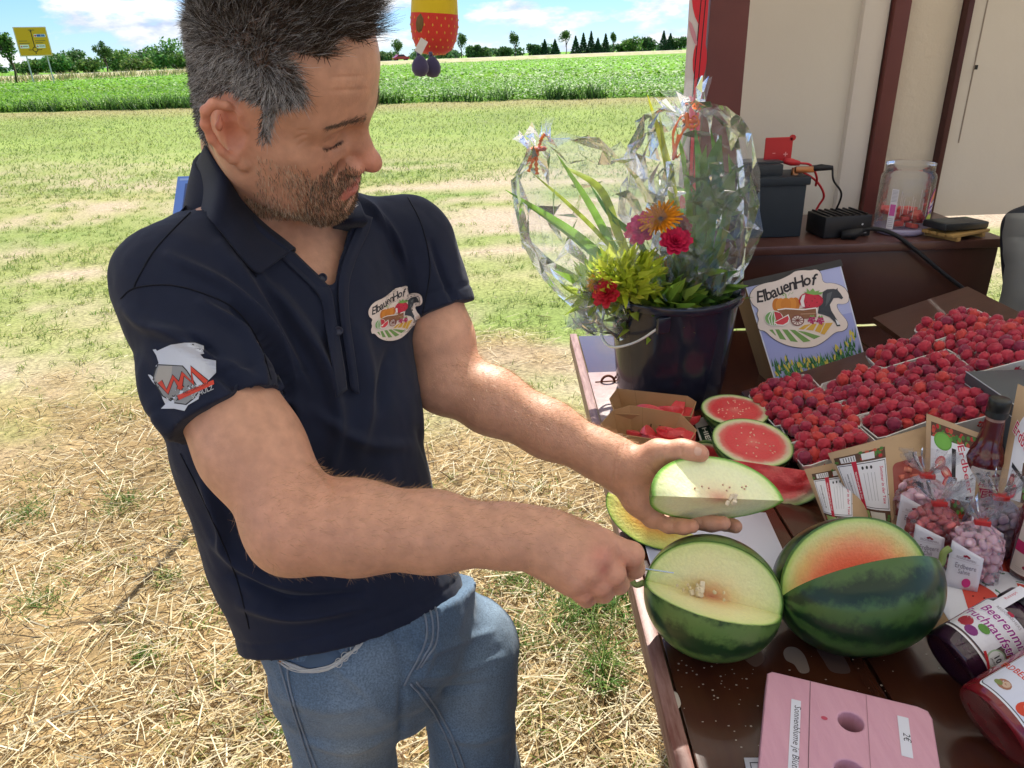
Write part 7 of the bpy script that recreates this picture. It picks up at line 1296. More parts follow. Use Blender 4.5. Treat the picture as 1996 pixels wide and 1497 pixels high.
    p = Print(); p.rect(-.068, .020, -.050, .125, (.72, .70, .74), .002).rect(-.066, .055, -.052, .085, (.62, .12, .38)); 
    for k in range(9): p.rect(-.066, .092 + k * .0035, -.052, .0935 + k * .0035, (.4, .4, .45))
    for k in range(5): p.rect(-.066, .026 + k * .005, -.053, .028 + k * .005, (.5, .45, .5))
    p.ell(.068, .075, .030, .048, (.55, .08, .35), 30).ell(.068, .075, .026, .043, (.65, .20, .05), 30).ell(.066, .070, .022, .026, (.12, .04, .30), 24).ell(.052, .045, .016, .016, (.55, .62, .10), 18).text('Sauer', .056, .082, .014, (.85, .85, .85), rot=14, shear=.2, bold=.02).text('Lutscher', .060, .070, .012, (.85, .85, .85), rot=14, shear=.2, bold=.02).text('Mix', .058, .056, .011, (.15, .08, .2), rot=14, bold=.02); a_, b_ = Print(), Print(); a_.L = [l for l in p.L if l[0][:, 0].mean() < 0]; b_.L = [l for l in p.L if l[0][:, 0].mean() >= 0]; a_.put('tub_label', cyl(.0686), t, maxe=.01); b_.put('tub_label', cyl(.0686), t, maxe=.01)
    # bamboo dish with the card terminal
    c = T(1862, 452, BZ + .012); t = thing('bamboo_dish', 'small slatted bamboo dish under the black card reader on the bench', 'dish', c - [0, 0, .012]); t.rotation_euler = (0, 0, .42); bm = mat('bamboo', (.42, .26, .09), .5, .35, noise=(6, .6, (.34, .20, .06), (1, 14, 14)))
    for k in range(4): m = MB(); m.box((0, -.036 + .024 * k, .016), (.145, .021, .008), bevel=.002); m.build('slat', bm, t, ang=40)
    for s in (-1, 1): m = MB(); m.box((s * .048, 0, .0065), (.014, .096, .011), bevel=.002); m.build('foot', bm, t, ang=40)
    t = thing('card_reader', 'black handheld card reader lying on the bamboo dish', 'card reader', c + [-.004, 0, .010]); t.rotation_euler = (.0, .05, .42 - .1); m = MB(); m.box((0, 0, .012), (.150, .076, .020), bevel=.006); m.build('case', mat('reader_black', (.018, .020, .022), .35, .5), t, ang=40); p = Print(); p.rect(-.066, -.026, -.012, .026, (.05, .06, .062), .003)
    for i in range(5):
        for j in range(4): p.rect(-.002 + i * .014, -.028 + j * .015, .008 + i * .014, -.018 + j * .015, (.06, .065, .07) if (i, j) != (4, 3) else (.05, .25, .09))
    p.put('keypad', lambda u, v, w: np.stack([u, v, .0222 + w], -1), t)
    # white tube gap under the right panel, canvas bag with dark strap
    A0, A1 = TY(1976, 418, 1.80), TY(1976, 655, 1.80); x0 = A0[0]; t = thing('canvas_bag', 'grey canvas bag with a dark strap standing at the right edge behind the cash box', 'bag', (x0, 1.80, A1[2])); hh = A0[2] - A1[2]; u = np.linspace(0, 1, 14); v = np.linspace(0, 1, 24); U, Vv = np.meshgrid(u, v)
    V = np.stack([U * .30 + .012 * np.sin(Vv * 5), .02 + .05 * np.sin(U * 3) - .03 * np.sin(Vv * 3.1) + .03 * (fbm(U * 4, Vv * 5, 1, 3) - .5), Vv * hh - .02 * U], -1).reshape(-1, 3); i = np.arange(23)[:, None] * 14 + np.arange(13)[None]; o = mk('cloth', V, np.stack([i, i + 1, i + 15, i + 14], -1).reshape(-1, 4), mat('canvas_grey', (.24, .24, .22), .85, .2, bump=(500, .4, .001)), t); md = o.modifiers.new('thick', 'SOLIDIFY'); md.thickness = .06; md.offset = 1
    e = lambda px, py: TY(px, py, 1.82) - np.array(t.location); m = MB(); m.tube(bez([e(1980, 640), e(1968, 560), e(1962, 470), e(1970, 425), e(2010, 405)], 30), .022, 8, flatz=.45); m.build('strap', mat('strap_navy', (.016, .020, .030), .7), t, True)
bench_gear()
# ---------------------------------------------------------------- soft pouches
def pouch(name, label, C4, bulge, m, prints, cat='pouch', group=None, window=None):
    """C4 = bottom left, bottom right, top right, top left (world)"""
    C4 = np.array(C4, float); c = C4[:2].mean(0); t = thing(name, label, cat, c, group); C4 = C4 - c; n0 = nrm(np.cross(C4[1] - C4[0], C4[3] - C4[0])); s = 1.0 if n0 @ (EYE - c) > 0 else -1.0
    def fn(u, v, w, side=1):
        u, v = np.asarray(u, float), np.asarray(v, float); p = C4[0] * ((1 - u) * (1 - v))[:, None] + C4[1] * (u * (1 - v))[:, None] + C4[2] * (u * v)[:, None] + C4[3] * ((1 - u) * v)[:, None]
        b = bulge * np.sin(np.pi * np.clip(u, 0, 1)) ** .7 * (np.clip(1 - v, 0, 1) ** .75) * (.55 + .45 * np.sin(np.pi * np.clip(v * .8 + .2, 0, 1))) + .0008; b = b + .003 * (fbm(u * 4 + c[0] * 30, v * 5, 2, 3) - .5) * np.sin(np.pi * np.clip(u, 0, 1))
        return p + n0 * (s * (side * b + w))[:, None]
    k = 28; u, v = np.meshgrid(np.linspace(0, 1, k), np.linspace(0, 1, k)); u, v = u.ravel(), v.ravel(); i = np.arange(k - 1)[:, None] * k + np.arange(k - 1)[None]; F = np.stack([i, i + 1, i + k + 1, i + k], -1).reshape(-1, 4); A = fn(u, v, np.zeros(k * k)); B = fn(u, v, np.zeros(k * k), -1)
    o = mk('pouch_body', np.concatenate([A, B]), np.concatenate([F, F[:, ::-1] + k * k]), m, t, True)
    if window:
        p = Print(); r = random.Random(len(label)); u0, v0, u1, v1 = window; p.rect(u0, v0, u1, v1, (.30, .07, .06), .05)
        p.put('window', lambda u, v, w: fn(u, v, w), t, maxe=.08, rough=.12); mm = mat('dried_fruit', (.55, .10, .07), .45, sss=.2, noise=(60, .8, (.62, .26, .18)))
        for q in range(26):
            uu, vv = r.uniform(u0 + .05, u1 - .05), r.uniform(v0 + .04, v1 - .06); pos = fn(np.array([uu]), np.array([vv]), np.array([.0005]))[0]; b = MB(); sz = r.uniform(.006, .011); V = nrm(np.random.default_rng(q).normal(0, 1, (10, 3))) * sz * [1, 1, .6]; bm = bmesh.new(); [bm.verts.new(x) for x in V]; bmesh.ops.convex_hull(bm, input=list(bm.verts)); bm.verts.index_update(); b.add(np.array([x.co[:] for x in bm.verts]) + pos - n0 * s * sz * .3, [[x.index for x in f.verts] for f in bm.faces]); bm.free(); b.build('dried_piece', mm, t, True)
    for nm, p in prints: p.put(nm, lambda u, v, w: fn(u, v, w), t, maxe=.07, base=.0006, lift=.00012, rough=.35)
    return t
KP = mat('kraft_paper', (.50, .35, .21), .65, .3, noise=(12, .5, (.44, .30, .17)), bump=(35, .35, .003))
def back_label(u0, v0, u1, v1, rot=True):
    """back label, text running down the pouch"""
    p = Print(); X = lambda a, b: (u0 + (u1 - u0) * a, v0 + (v1 - v0) * b); R_ = lambda a, b, c, d, col: p.rect(*X(a, b), *X(c, d), col); W_ = (.74, .75, .80); K = (.03, .03, .04)
    R_(0, 0, 1, 1, (.10, .05, .03)); rr = random.Random(2)
    for k in range(46): p.ell(*X(rr.random(), rr.choice([rr.uniform(.0, .1), rr.uniform(.9, 1)])), .02, .018, rr.choice([(.45, .03, .03), (.07, .20, .04), (.5, .10, .05)]), 7)
    R_(.0, .17, 1, .86, W_); R_(.02, .19, .98, .845, K); R_(.03, .20, .97, .835, W_); R_(.30, .13, .40, .90, (.50, .02, .05)); R_(.08, .02, .45, .14, (.30, .42, .14)); R_(.48, .02, .86, .14, (.60, .58, .50)); R_(.10, .89, .40, .98, (.72, .72, .74)); R_(.52, .89, .78, .98, (.72, .72, .74))
    for k in range(5): R_(.16 + k * .05, .90, .175 + k * .05, .97, K)
    def vt(txt, a, size, col, **kw): p.text(txt, *X(a, .52), size, col, rot=-90, **kw)
    sx = (u1 - u0); vt('Sommer in der Tüte', .86, .085 * sx * 1.15, (.55, .03, .10), bold=.015, shear=.15); vt('Natürlich ganzjährig für Dich!', .325, .052 * sx * 1.1, (.85, .85, .85), bold=.01); vt('www.regiofarmers.de', .14, .062 * sx * 1.1, K, bold=.01)
    for a in (.50, .58, .66, .73): 
        R_(a, .26 + .02 * (a * 40 % 3), a + .012, .70, (.42, .43, .47))
    for b in (.76, .66, .56): pass
    for a in (.50, .59, .68): p.ell(*X(a, .775), .012, .02, K, 8)
    R_(.08, .3, .092, .66, (.42, .43, .47)); R_(.225, .25, .235, .72, (.42, .43, .47)); return p
def pouches():
    bl = back_label(.10, .06, .86, .86); pouch('fruit_pouch', 'brown paper pouch standing upright, its white back label and red fruit window facing the camera', [T(1672, 1008, TZ + .003), T(1812, 1035, TZ + .003), T(1826, 826, 1.098), T(1614, 884, 1.098)], .040, KP, [('back_label', back_label(.03, .16, .50, .92))], group='brown fruit pouches', window=(.56, .22, .88, .74))
    pouch('fruit_pouch', 'brown paper pouch mostly hidden behind the melon, only its white label showing', [T(1610, 1020, TZ + .003), T(1690, 1040, TZ + .003), T(1700, 885, 1.07), T(1568, 915, 1.06)], .032, KP, [('back_label', back_label(.08, .10, .70, .90))], group='brown fruit pouches')
    p = Print(); W_ = (.72, .74, .80); K = (.02, .02, .025); p.rect(.08, .06, .86, .94, (.10, .05, .03)); rr = random.Random(3)
    for k in range(70): p.ell(rr.uniform(.1, .84), rr.choice([rr.uniform(.08, .22), rr.uniform(.8, .92)]), .03, .025, rr.choice([(.45, .03, .03), (.07, .20, .04), (.5, .08, .05), (.12, .3, .06)]), 7)
    p.rect(.08, .24, .86, .80, W_).ell(.28, .78, .15, .09, (.13, .36, .06), 26).ell(.28, .78, .13, .075, (.18, .46, .08), 26).text('Erdbeer', .62, .56, .155, (.85, .85, .85), rot=-66, bold=.05, shear=.1).text('Erdbeer', .62, .56, .155, (.52, .02, .08), rot=-66, bold=.012, shear=.1).rect(.43, .42, .50, .74, K)
    for x, y, a in ((.24, .56, 30), (.34, .48, -20), (.36, .38, 40)): p.ell(x, y, .10, .062, (.50, .04, .05), 18, rot=a).ell(x, y, .075, .042, (.66, .22, .18), 16, rot=a).ell(x, y, .04, .016, (.74, .5, .42), 12, rot=a)
    pouch('fruit_pouch', 'brown paper pouch with a strawberry front label, standing behind the dark bottle', [T(1800, 1010, TZ + .003), T(1905, 1030, TZ + .003), T(1925, 850, 1.12), T(1806, 806, 1.13)], .034, KP, [('front_label', p)], group='brown fruit pouches')
    p = Print(); p.ell(.33, .66, .22, .20, W_, 30).rect(.11, .42, .55, .66, W_).rect(.30, .30, .9, .54, (.10, .05, .03)).rect(.11, .30, .34, .46, W_)
    for k in range(60): p.ell(rr.uniform(.36, .88), rr.uniform(.31, .52), .028, .02, rr.choice([(.45, .03, .03), (.07, .20, .04), (.5, .08, .05), (.12, .3, .06)]), 7)
    p.ell(.34, .76, .035, .025, (.40, .03, .06), 8).ell(.37, .74, .03, .022, (.40, .03, .06), 8).ell(.32, .735, .028, .022, (.40, .03, .06), 8); p.rect(.24, .695, .46, .70, (.5, .5, .55)).text('Erdbeerknusper', .40, .56, .115, (.85, .85, .85), rot=-24, bold=.05, shear=.1).text('Erdbeerknusper', .40, .56, .115, (.52, .02, .08), rot=-24, bold=.012, shear=.1).poly([(.14, .52), (.40, .43), (.40, .40), (.14, .49)], K)
    for x, y in ((.17, .41), (.22, .35)): p.ell(x, y, .05, .035, (.60, .10, .14), 14, rot=50).ell(x, y, .03, .02, (.72, .35, .32), 12, rot=50)
    pouch('fruit_pouch', 'tall brown pouch half cut off by the photo\'s right edge, with a red fruit window', [T(1925, 1062, TZ + .003), T(2075, 1110, TZ + .003), TY(2095, 800, .98), TY(1984, 748, 1.06)], .028, KP, [('front_label', p)], group='brown fruit pouches', window=(.10, .10, .82, .27))
pouches()
# ---------------------------------------------------------------- bottles
def lathe_fn(c, D, U, Wv, rad):    # u = arc length round the axis (0 = U side, + towards Wv), v = height along D
    return lambda u, v, w: c + np.outer(v, D) + (np.array([np.interp(x, *rad) for x in v]) + w)[:, None] * (np.cos(u / rad[1][0])[:, None] * U + np.sin(u / rad[1][0])[:, None] * Wv)
def bottle(label, c, kind):
    t = thing('bottle', label, 'bottle', c); gl = mat('bottle_glass', (.85, .82, .80), .04, .5, trans=.9, ior=1.3, coat=.3); R0 = .034
    prof = [(0, .002), (.030, .002), (.0335, .006), (R0, .015), (R0, .098), (.0325, .108), (.026, .118), (.0190, .128), (.0165, .145), (.0135, .170), (.0130, .178)]
    m = MB(); m.lathe(prof, seg=48); m.build('glass', mat('vinegar_glass', (.085, .008, .010), .05, .6, coat=.5), t, True)
    m = MB(); m.lathe([(.0134, .168), (.0138, .180), (.0130, .186)], seg=40); m.build('neck', mat('neck_glass', (.35, .22, .18), .06, .6, coat=.5), t, True)
    m = MB(); m.lathe([(.0150, .176), (.0152, .186), (.0158, .1865), (.0158, .2045), (.0148, .2060), (0, .2060)], seg=40); 
    for k in range(4): m.lathe([(.0153, .1775 + k * .0022), (.0160, .1786 + k * .0022), (.0153, .1797 + k * .0022)], seg=40)
    m.build('cap', mat('cap_black', (.014, .018, .018), .3, .5), t, True)
    f = EYE - c; f = nrm(np.array([f[0], f[1], 0])); f = f @ rotz(.62 if kind == 0 else .2).T; rt = np.cross(VUP, f); fn = lathe_fn(np.zeros(3), VUP, f, rt, ([0, .2], [R0, R0])); p = Print(); CRM = (.68, .60, .52); MG = (.50, .03, .12)
    p.rect(-.036, .012, .036, .098, CRM, .002).rect(.030, .012, .0305, .097, MG).rect(-.036, .046, .036, .064, MG); p.text('Himbeer' if kind == 0 else 'Erdbeer', -.002, .067, .011, MG, bold=.01, shear=.2).text('Essig' if kind == 0 else 'Essig', .004, .047, .020, (.85, .83, .8), bold=.05).text('Essig', .004, .047, .020, MG, bold=.012); p.text('REGIOFARMERS', 0, .079, .0058, (.22, .18, .18)).rect(-.018, .0765, .018, .0768, (.45, .4, .4)).ell(0, .090, .004, .003, (.30, .02, .05), 8).ell(.003, .088, .003, .0025, (.30, .02, .05), 8).ell(-.003, .088, .003, .0025, (.30, .02, .05), 8)
    for k in range(14): q = 2.4 * k; p.ell(-.006 + .0026 * k ** .5 * 1.3 * math.cos(q), .031 + .0024 * k ** .5 * 1.3 * math.sin(q), .0030, .0028, (.42, .02, .07) if k % 2 else (.30, .015, .05), 8)
    for k in range(3): p.rect(-.028, .016 + k * .003, .022, .0165 + k * .003, (.4, .36, .34))
    p.put('label', fn, t, maxe=.006, rough=.4)
bottle('dark red vinegar bottle with black screw cap standing in front of the cash box', T(1893, 996, TZ + .002), 0)
bottle('dark red vinegar bottle cut off by the photo\'s right edge', T(2010, 1118, TZ + .006), 1)
def jar(label, c, D, R0, L_, content, prt, name='jam_jar'):
    t = thing(name, label, 'jar', c); D = nrm(D); U = VUP; Wv = nrm(np.cross(D, U)); Wv = Wv * (1 if Wv @ (EYE - c) > 0 else -1); U = np.cross(Wv, D) * (1 if np.cross(Wv, D)[2] > 0 else -1); R = np.stack([U, Wv, D], 1)
    if np.linalg.det(R) < 0: R = np.stack([U, -Wv, D], 1)
    m = MB(); m.lathe([(0, .004), (R0 * .80, .003), (R0 * .94, .0), (R0 * .99, .006), (R0, .014), (R0, L_ * .80), (R0 * .93, L_ * .88), (R0 * .84, L_ * .92), (R0 * .84, L_)], (0, 0, 0), R, 56); m.build('glass', mat('glass_' + name + content, dict(dark=(.035, .010, .030), red=(.20, .012, .018))[content], .06, .6, coat=.6, noise=(70, .6, dict(dark=(.018, .006, .012), red=(.12, .006, .012))[content])), t, True)
    m = MB(); m.lathe([(R0 * .88, L_ * .97), (R0 * .92, L_ * .975), (R0 * .92, L_ * 1.12), (R0 * .88, L_ * 1.13), (0, L_ * 1.13)], (0, 0, 0), R, 48); m.build('lid', mat('lid_dark', (.05, .05, .055), .35, metal=.5), t, True)
    prt.put('label', lathe_fn(np.zeros(3), D, U, Wv, ([0, 1], [R0, R0])), t, maxe=.008, rough=.35); return t
def jars():
    W_ = (.70, .71, .78); K = (.03, .03, .05); PU = (.30, .03, .26)
    p = Print(); p.rect(-.040, .026, .058, .086, (.20, .13, .13), .003); rr = random.Random(8)
    for k in range(26): p.ell(rr.uniform(.018, .056), rr.uniform(.030, .070), .006, .005, rr.choice([(.32, .02, .06), (.20, .03, .16), (.10, .22, .05), (.45, .05, .05), (.22, .15, .14)]), 9)
    p.rect(-.040, .030, .018, .088, K, .003).rect(-.040, .031, .017, .087, W_, .003).rect(.014, .060, .040, .088, K, .003).rect(.0, .061, .039, .087, W_, .003).poly([(-.040, .026), (.055, .026), (.055, .0285), (-.040, .0285)], (.75, .75, .78)); p.rect(-.030, .085, -.014, .125, W_).text('Rezept', -.022, .106, .006, (.6, .1, .15), rot=90)
    for k, tx in enumerate(('Beerenmix', 'Fruchtaufstrich')): y = .0685 - k * .0145; p.text(tx, .003, y, .0155, (.88, .86, .9), bold=.055, shear=.2).text(tx, .003, y, .0155, PU, bold=.014, shear=.2)
    p.text('REGIOFARMERS', -.004, .0815, .0048, (.3, .28, .32)); p.ell(-.004, .0865, .003, .0022, (.4, .02, .06), 8).ell(-.0068, .0862, .0022, .002, (.4, .02, .06), 8)
    p.ell(-.026, .044, .009, .008, (.36, .03, .05), 14).ell(-.012, .038, .008, .006, (.20, .03, .18), 12).ell(-.006, .050, .007, .005, (.10, .26, .05), 10)
    p.ell(.027, .040, .0115, .0115, (.36, .52, .34), 26).ell(.027, .040, .0098, .0098, (.74, .77, .78), 26).text('10', .027, .0385, .010, K, bold=.02).text('JAHRE', .027, .0345, .0035, K).poly([(.012, .032), (.036, .024), (.037, .027), (.013, .035)], (.55, .03, .04))
    D1 = nrm(RT * .88 + UP * .47 + FW * .06); p.L = [(v + [.016, -.006], f_, c_) for v, f_, c_ in p.L]; a = T(1850, 1288, TZ + .037 * math.sqrt(1 - D1[2] ** 2) + .002); jar('dark berry jam jar lying on its side, with purple lettering on a white label', a, D1, .037, .105, 'dark', p)
    p = Print(); p.rect(-.046, .024, .040, .094, (.72, .74, .80), .006).rect(-.045, .0262, .0385, .0925, K, .005).rect(-.0442, .0272, .0377, .0917, (.62, .66, .78), .005)
    p.text('ERDBEERMARMELADE', -.004, .058, .0098, (.58, .05, .03), bold=.012).text('Das Einzelstück', .0, .076, .0115, K, shear=.3); p.text('aus Erdbeeren', -.010, .069, .0055, (.45, .47, .55))
    for x, y, a in ((.012, .042, 25), (.024, .046, -30), (.004, .038, 60)): p.ell(x, y, .0105, .0075, (.58, .06, .03), 16, rot=a)
    p.ell(.006, .041, .007, .004, (.74, .35, .28), 12, rot=30); p.ell(.010, .050, .006, .003, (.12, .32, .06), 10, rot=20).ell(.018, .052, .005, .003, (.15, .38, .08), 10, rot=-30); p.ell(-.026, .040, .008, .006, (.35, .16, .10), 12).ell(-.024, .041, .004, .004, (.55, .4, .3), 10).ell(-.031, .038, .005, .003, (.2, .25, .08), 10)
    p.L = [(v + [.020, -.013], f_, c_) for v, f_, c_ in p.L]
    a = T(1932, 1415, TZ + .045 * math.sqrt(1 - D1[2] ** 2) + .002); t = thing('wood_block', 'wooden block under the necks of the two tilted jam jars', 'block', T(1990, 1330, TZ + .001)); bk = MB(); bk.box((.03, 0, .018), (.05, .16, .034), bevel=.003); bk.build('block', mat('bare_wood', (.30, .19, .09), .6), t, ang=40); jar('strawberry jam jar lying on its side nearest the camera in the bottom right corner', a, D1, .045, .125, 'red', p)
jars()
# ---------------------------------------------------------------- bags of sweets
def candy_bags():
    r = np.random.default_rng(12); clip = mat('clip_red', (.58, .04, .04), .4); cm = {'rose': mat('sweet_rose', (.86, .44, .54), .35, sss=.3, noise=(200, .9, (.90, .78, .82))), 'red': mat('sweet_red', (.62, .10, .11), .35, sss=.3, noise=(140, .8, (.72, .30, .30))), 'plum': mat('sweet_plum', (.36, .22, .30), .4, sss=.2, noise=(150, .8, (.55, .42, .50)))}
    bm = bmesh.new(); bmesh.ops.create_icosphere(bm, subdivisions=2, radius=1); base = bpy.data.meshes.new('sweet'); bm.to_mesh(base); bm.free(); [setattr(f, 'use_smooth', True) for f in base.polygons]
    F2 = film_mat(); F2.name = 'bag_film'
    for px, py, kind, yaw, lab, l1, l2, s in ((1886, 1122, 'rose', .35, 'clear bag of pale pink sweets with a white tag, nearest the camera', 'Erdbeere', 'Sahne', 1.0), (1806, 1082, 'red', .15, 'clear bag of red sweets with a white tag, right behind the big dark melon', 'Erdbeere', 'Chili', 1.0), (1784, 1030, 'rose', .25, 'clear bag of pink sweets standing behind the bag of red sweets', 'Erdbeere', 'Minze', 1.05), (1921, 1076, 'plum', .30, 'clear bag of plum coloured sweets in front of the vinegar bottle', 'Brombeere', 'Salbei', 1.05)):
        c = T(px, py, TZ + .004); t = thing('candy_bag', lab, 'candy bag', c, 'clear bags of sweets with red clips'); t.rotation_euler = (0, 0, -yaw); t.scale = (s,) * 3
        zs = [0, .004, .03, .062, .078, .088, .0935, .099, .112, .128]; wx = [.026, .032, .034, .033, .024, .011, .0060, .008, .024, .036]; wy = [.018, .024, .026, .024, .016, .008, .0045, .004, .006, .008]; n = 26; z = np.linspace(0, .132, n); a = np.linspace(0, 6.283, 31); A, Z = np.meshgrid(a, z); WX = np.interp(Z, zs, wx); WY = np.interp(Z, zs, wy); pl = 1 + (np.abs(((np.arange(31) * .5) % 1) - .5) * 4 - 1)[None] * (.05 + .20 * ss(Z, .070, .10)) + r.normal(0, .045, A.shape); pl[:, -1] = pl[:, 0]
        sq = lambda q: np.sign(q) * np.abs(q) ** .62; V = np.stack([WX * sq(np.cos(A)) * pl, WY * sq(np.sin(A)) * pl, Z + .004 * ss(Z, .1, .12) * np.sin(A * 5)], -1).reshape(-1, 3); i = (np.arange(n - 1)[:, None] * 31 + np.arange(30)[None]).ravel(); mk('bag_film', V, np.concatenate([np.stack([i, i + 1, i + 32], -1), np.stack([i, i + 32, i + 31], -1)]), F2, t, False)
        m = MB(); m.box((0, -.001, .0940), (.020, .0105, .0075), bevel=.0015); m.build('clip', clip, t, ang=40)
        pts = []
        for k in range(900):
            q = np.array([r.uniform(-.0255, .0255), r.uniform(-.018, .018), r.uniform(.007, .068)])
            if all(np.linalg.norm((q - o) * [1, 1, 1.1]) > .0108 for o in pts): pts.append(q)
            if len(pts) > 62: break
        me = base.copy(); me.materials.clear(); me.materials.append(cm[kind])
        for q in pts: o = bpy.data.objects.new('sweet', me); COL.objects.link(o); o.parent = t; o.location = q; sc = r.uniform(.0064, .0076); o.scale = (sc * 1.2, sc, sc * .72); o.rotation_euler = (r.uniform(-1, 1), r.uniform(-1, 1), r.uniform(0, 6))
        # folded white tag hanging over the near left corner
        cd = mat('tag_card', (.74, .74, .82), .6); uu = np.linspace(0, 1, 8); vv = np.linspace(0, 1, 8); U, Vv = np.meshgrid(uu, vv); fnT = lambda u, v, w: np.stack([-.038 + .042 * u, -.0275 - .004 * np.sin(u * 2) - w - .010 * (1 - v) , .004 + .070 * v - .020 * u * v ** 3], -1)
        V = fnT(U.ravel(), Vv.ravel(), np.zeros(64)); i = np.arange(7)[:, None] * 8 + np.arange(7)[None]; o = mk('tag', V, np.stack([i, i + 1, i + 9, i + 8], -1).reshape(-1, 4), cd, t); md = o.modifiers.new('thick', 'SOLIDIFY'); md.thickness = .0006
        p = Print(); p.text(l1, .52, .46, .17, (.25, .22, .3)).text(l2, .50, .34, .15, (.25, .22, .3)).text('REGIOFARMERS', .5, .68, .085, (.3, .26, .32)).rect(.1, .64, .9, .648, (.55, .5, .55)).ell(.5, .80, .06, .03, (.30, .02, .05), 8).ell(.44, .78, .05, .03, (.30, .02, .05), 8).ell(.56, .78, .05, .03, (.30, .02, .05), 8).ell(.62, .16, .13, .10, (.62, .05, .25), 18); p.put('tag_print', fnT, t, maxe=.2, base=.0008)
candy_bags()
# ---------------------------------------------------------------- cloths, boards, cards
def sheet_flat(name, label, cat, px, z, m, prt=None, thick=.0012, wav=.0, smooth_=True):
    q = np.array([T(x, y, z) for x, y in px]); c = q.mean(0); t = thing(name, label, cat, c); pts = q[:, :2] - c[:2]; p = Print(); p.poly(pts, (1, 1, 1)); v, f = _subdiv(pts, p.L[0][1], .022 if wav else .2); H = lambda x, y: wav * (fbm((x + c[0]) * 22, (y + c[1]) * 22, 1, 3) - .35)
    V = np.stack([v[:, 0], v[:, 1], H(v[:, 0], v[:, 1])], -1); o = mk('sheet', V, f, m, t, smooth_); md = o.modifiers.new('thick', 'SOLIDIFY'); md.thickness = thick; md.offset = -1
    if prt: prt.put('print', lambda u, w_, w: np.stack([u - c[0], w_ - c[1], H(u - c[0], w_ - c[1]) + w + .0002], -1), t, maxe=.012, lift=.0002, rough=.8, base=.0014)
    return t
def table_things():
    # watermelon cloth
    p = Print(); RD = (.55, .07, .05); GR = (.05, .16, .08); WH = (.66, .67, .72); zz = lambda x, y: T(x, y, TZ + .006)[:2]
    poly = [(1690, 985), (1760, 950), (2010, 985), (2080, 1150), (2010, 1210), (1905, 1240), (1850, 1212), (1812, 1150), (1720, 1060)]; inside = np.array([zz(*q) for q in poly])
    def slice_(x, y, s, rot):
        c = zz(x, y)
        for k, col in ((1.0, GR), (.93, WH), (.84, RD)): a = np.radians(np.linspace(0, 180, 24)); pts = np.stack([s * k * np.cos(a), s * k * np.sin(a) * 1.15], 1); a_ = math.radians(rot); pts = pts @ np.array([[math.cos(a_), math.sin(a_)], [-math.sin(a_), math.cos(a_)]]) + c; ok = inpoly(pts, inside); pts = pts if ok.all() else np.array([q for q, o_ in zip(pts, ok) if o_]); (p.poly(pts, col) if len(pts) > 3 else None)
        for u, v in ((-.4, .3), (0, .55), (.4, .3), (0, .25)): q = np.array([u * s, v * s]); a_ = math.radians(rot); q = q @ np.array([[math.cos(a_), math.sin(a_)], [-math.sin(a_), math.cos(a_)]]) + c; (p.ell(q[0], q[1], .0022, .0013, (.08, .01, .01), 8, rot=40) if inpoly(q[None], inside)[0] else None)
    for q in ((1722, 1010, .030, 200), (1768, 985, .028, 150), (1878, 1160, .046, 250), (1960, 1085, .045, 130), (1835, 1120, .04, 60), (1760, 1060, .035, 10), (1990, 1160, .03, 250), (1920, 1020, .04, 320)): slice_(*q)
    sheet_flat('table_cloth', 'white cloth printed with red watermelon slices under the bags of sweets', 'cloth', poly, TZ + .005, mat('cloth_white', (.64, .65, .70), .85, .2, bump=(700, .3, .0006)), p, .0016, .004)
    sheet_flat('wood_board', 'bare brown wooden board sticking out from under the watermelon cloth', 'board', [(1800, 1225), (1842, 1168), (1900, 1180), (1955, 1218), (1905, 1250), (1830, 1262)], TZ + .003, mat('bare_wood', (.30, .19, .09), .6, .3, noise=(8, .7, (.22, .13, .06), (1, 9, 1))), None, .003)
    sheet_flat('cutting_board', 'thin white plastic cutting sheet under the front melon', 'cutting board', [(1252, 1046), (1405, 1000), (1492, 1004), (1545, 1120), (1420, 1180), (1290, 1180)], TZ + .006, mat('white_plastic', (.66, .68, .78), .35, .4), None, .005)
    # HIER sign
    p = Print(); a, b, c, d = [T(x, y, TZ + .014) for x, y in ((1352, 818), (1374, 812), (1400, 872), (1372, 878))]; t = thing('price_card', 'small card with HIER on black between the kraft tray and the melon halves', 'card', (a + b + c + d) / 4); c0 = np.array(t.location); m = MB(); m.add(np.array([a, b, c, d, a - [0, 0, .004], b - [0, 0, .004], c - [0, 0, .004], d - [0, 0, .004]]) - c0, [(0, 1, 2, 3), (7, 6, 5, 4), (0, 4, 5, 1), (1, 5, 6, 2), (2, 6, 7, 3), (3, 7, 4, 0)]); m.build('card', mat('card_grey', (.60, .58, .55), .6), t)
    fn = lambda u, v, w: (d * ((1 - u) * (1 - v))[:, None] + a * (u * 0 + (1 - u) * v)[:, None] + c * (u * (1 - v))[:, None] + b * (u * v)[:, None]) - c0 + np.outer(w, VUP); p.rect(.10, .05, .98, .70, (.015, .035, .025)).text('HIER', .54, .19, .42, (.74, .72, .66), rot=-90, bold=.02); v_, f_, cc = p.L[-1]; q = (v_ - [.54, .19]); q = np.stack([q[:, 0] * 1.15 , q[:, 1] * .62], 1); p.L[-1] = (q + [.40, .40], f_, cc); p.put('lettering', fn, t, base=.0005)
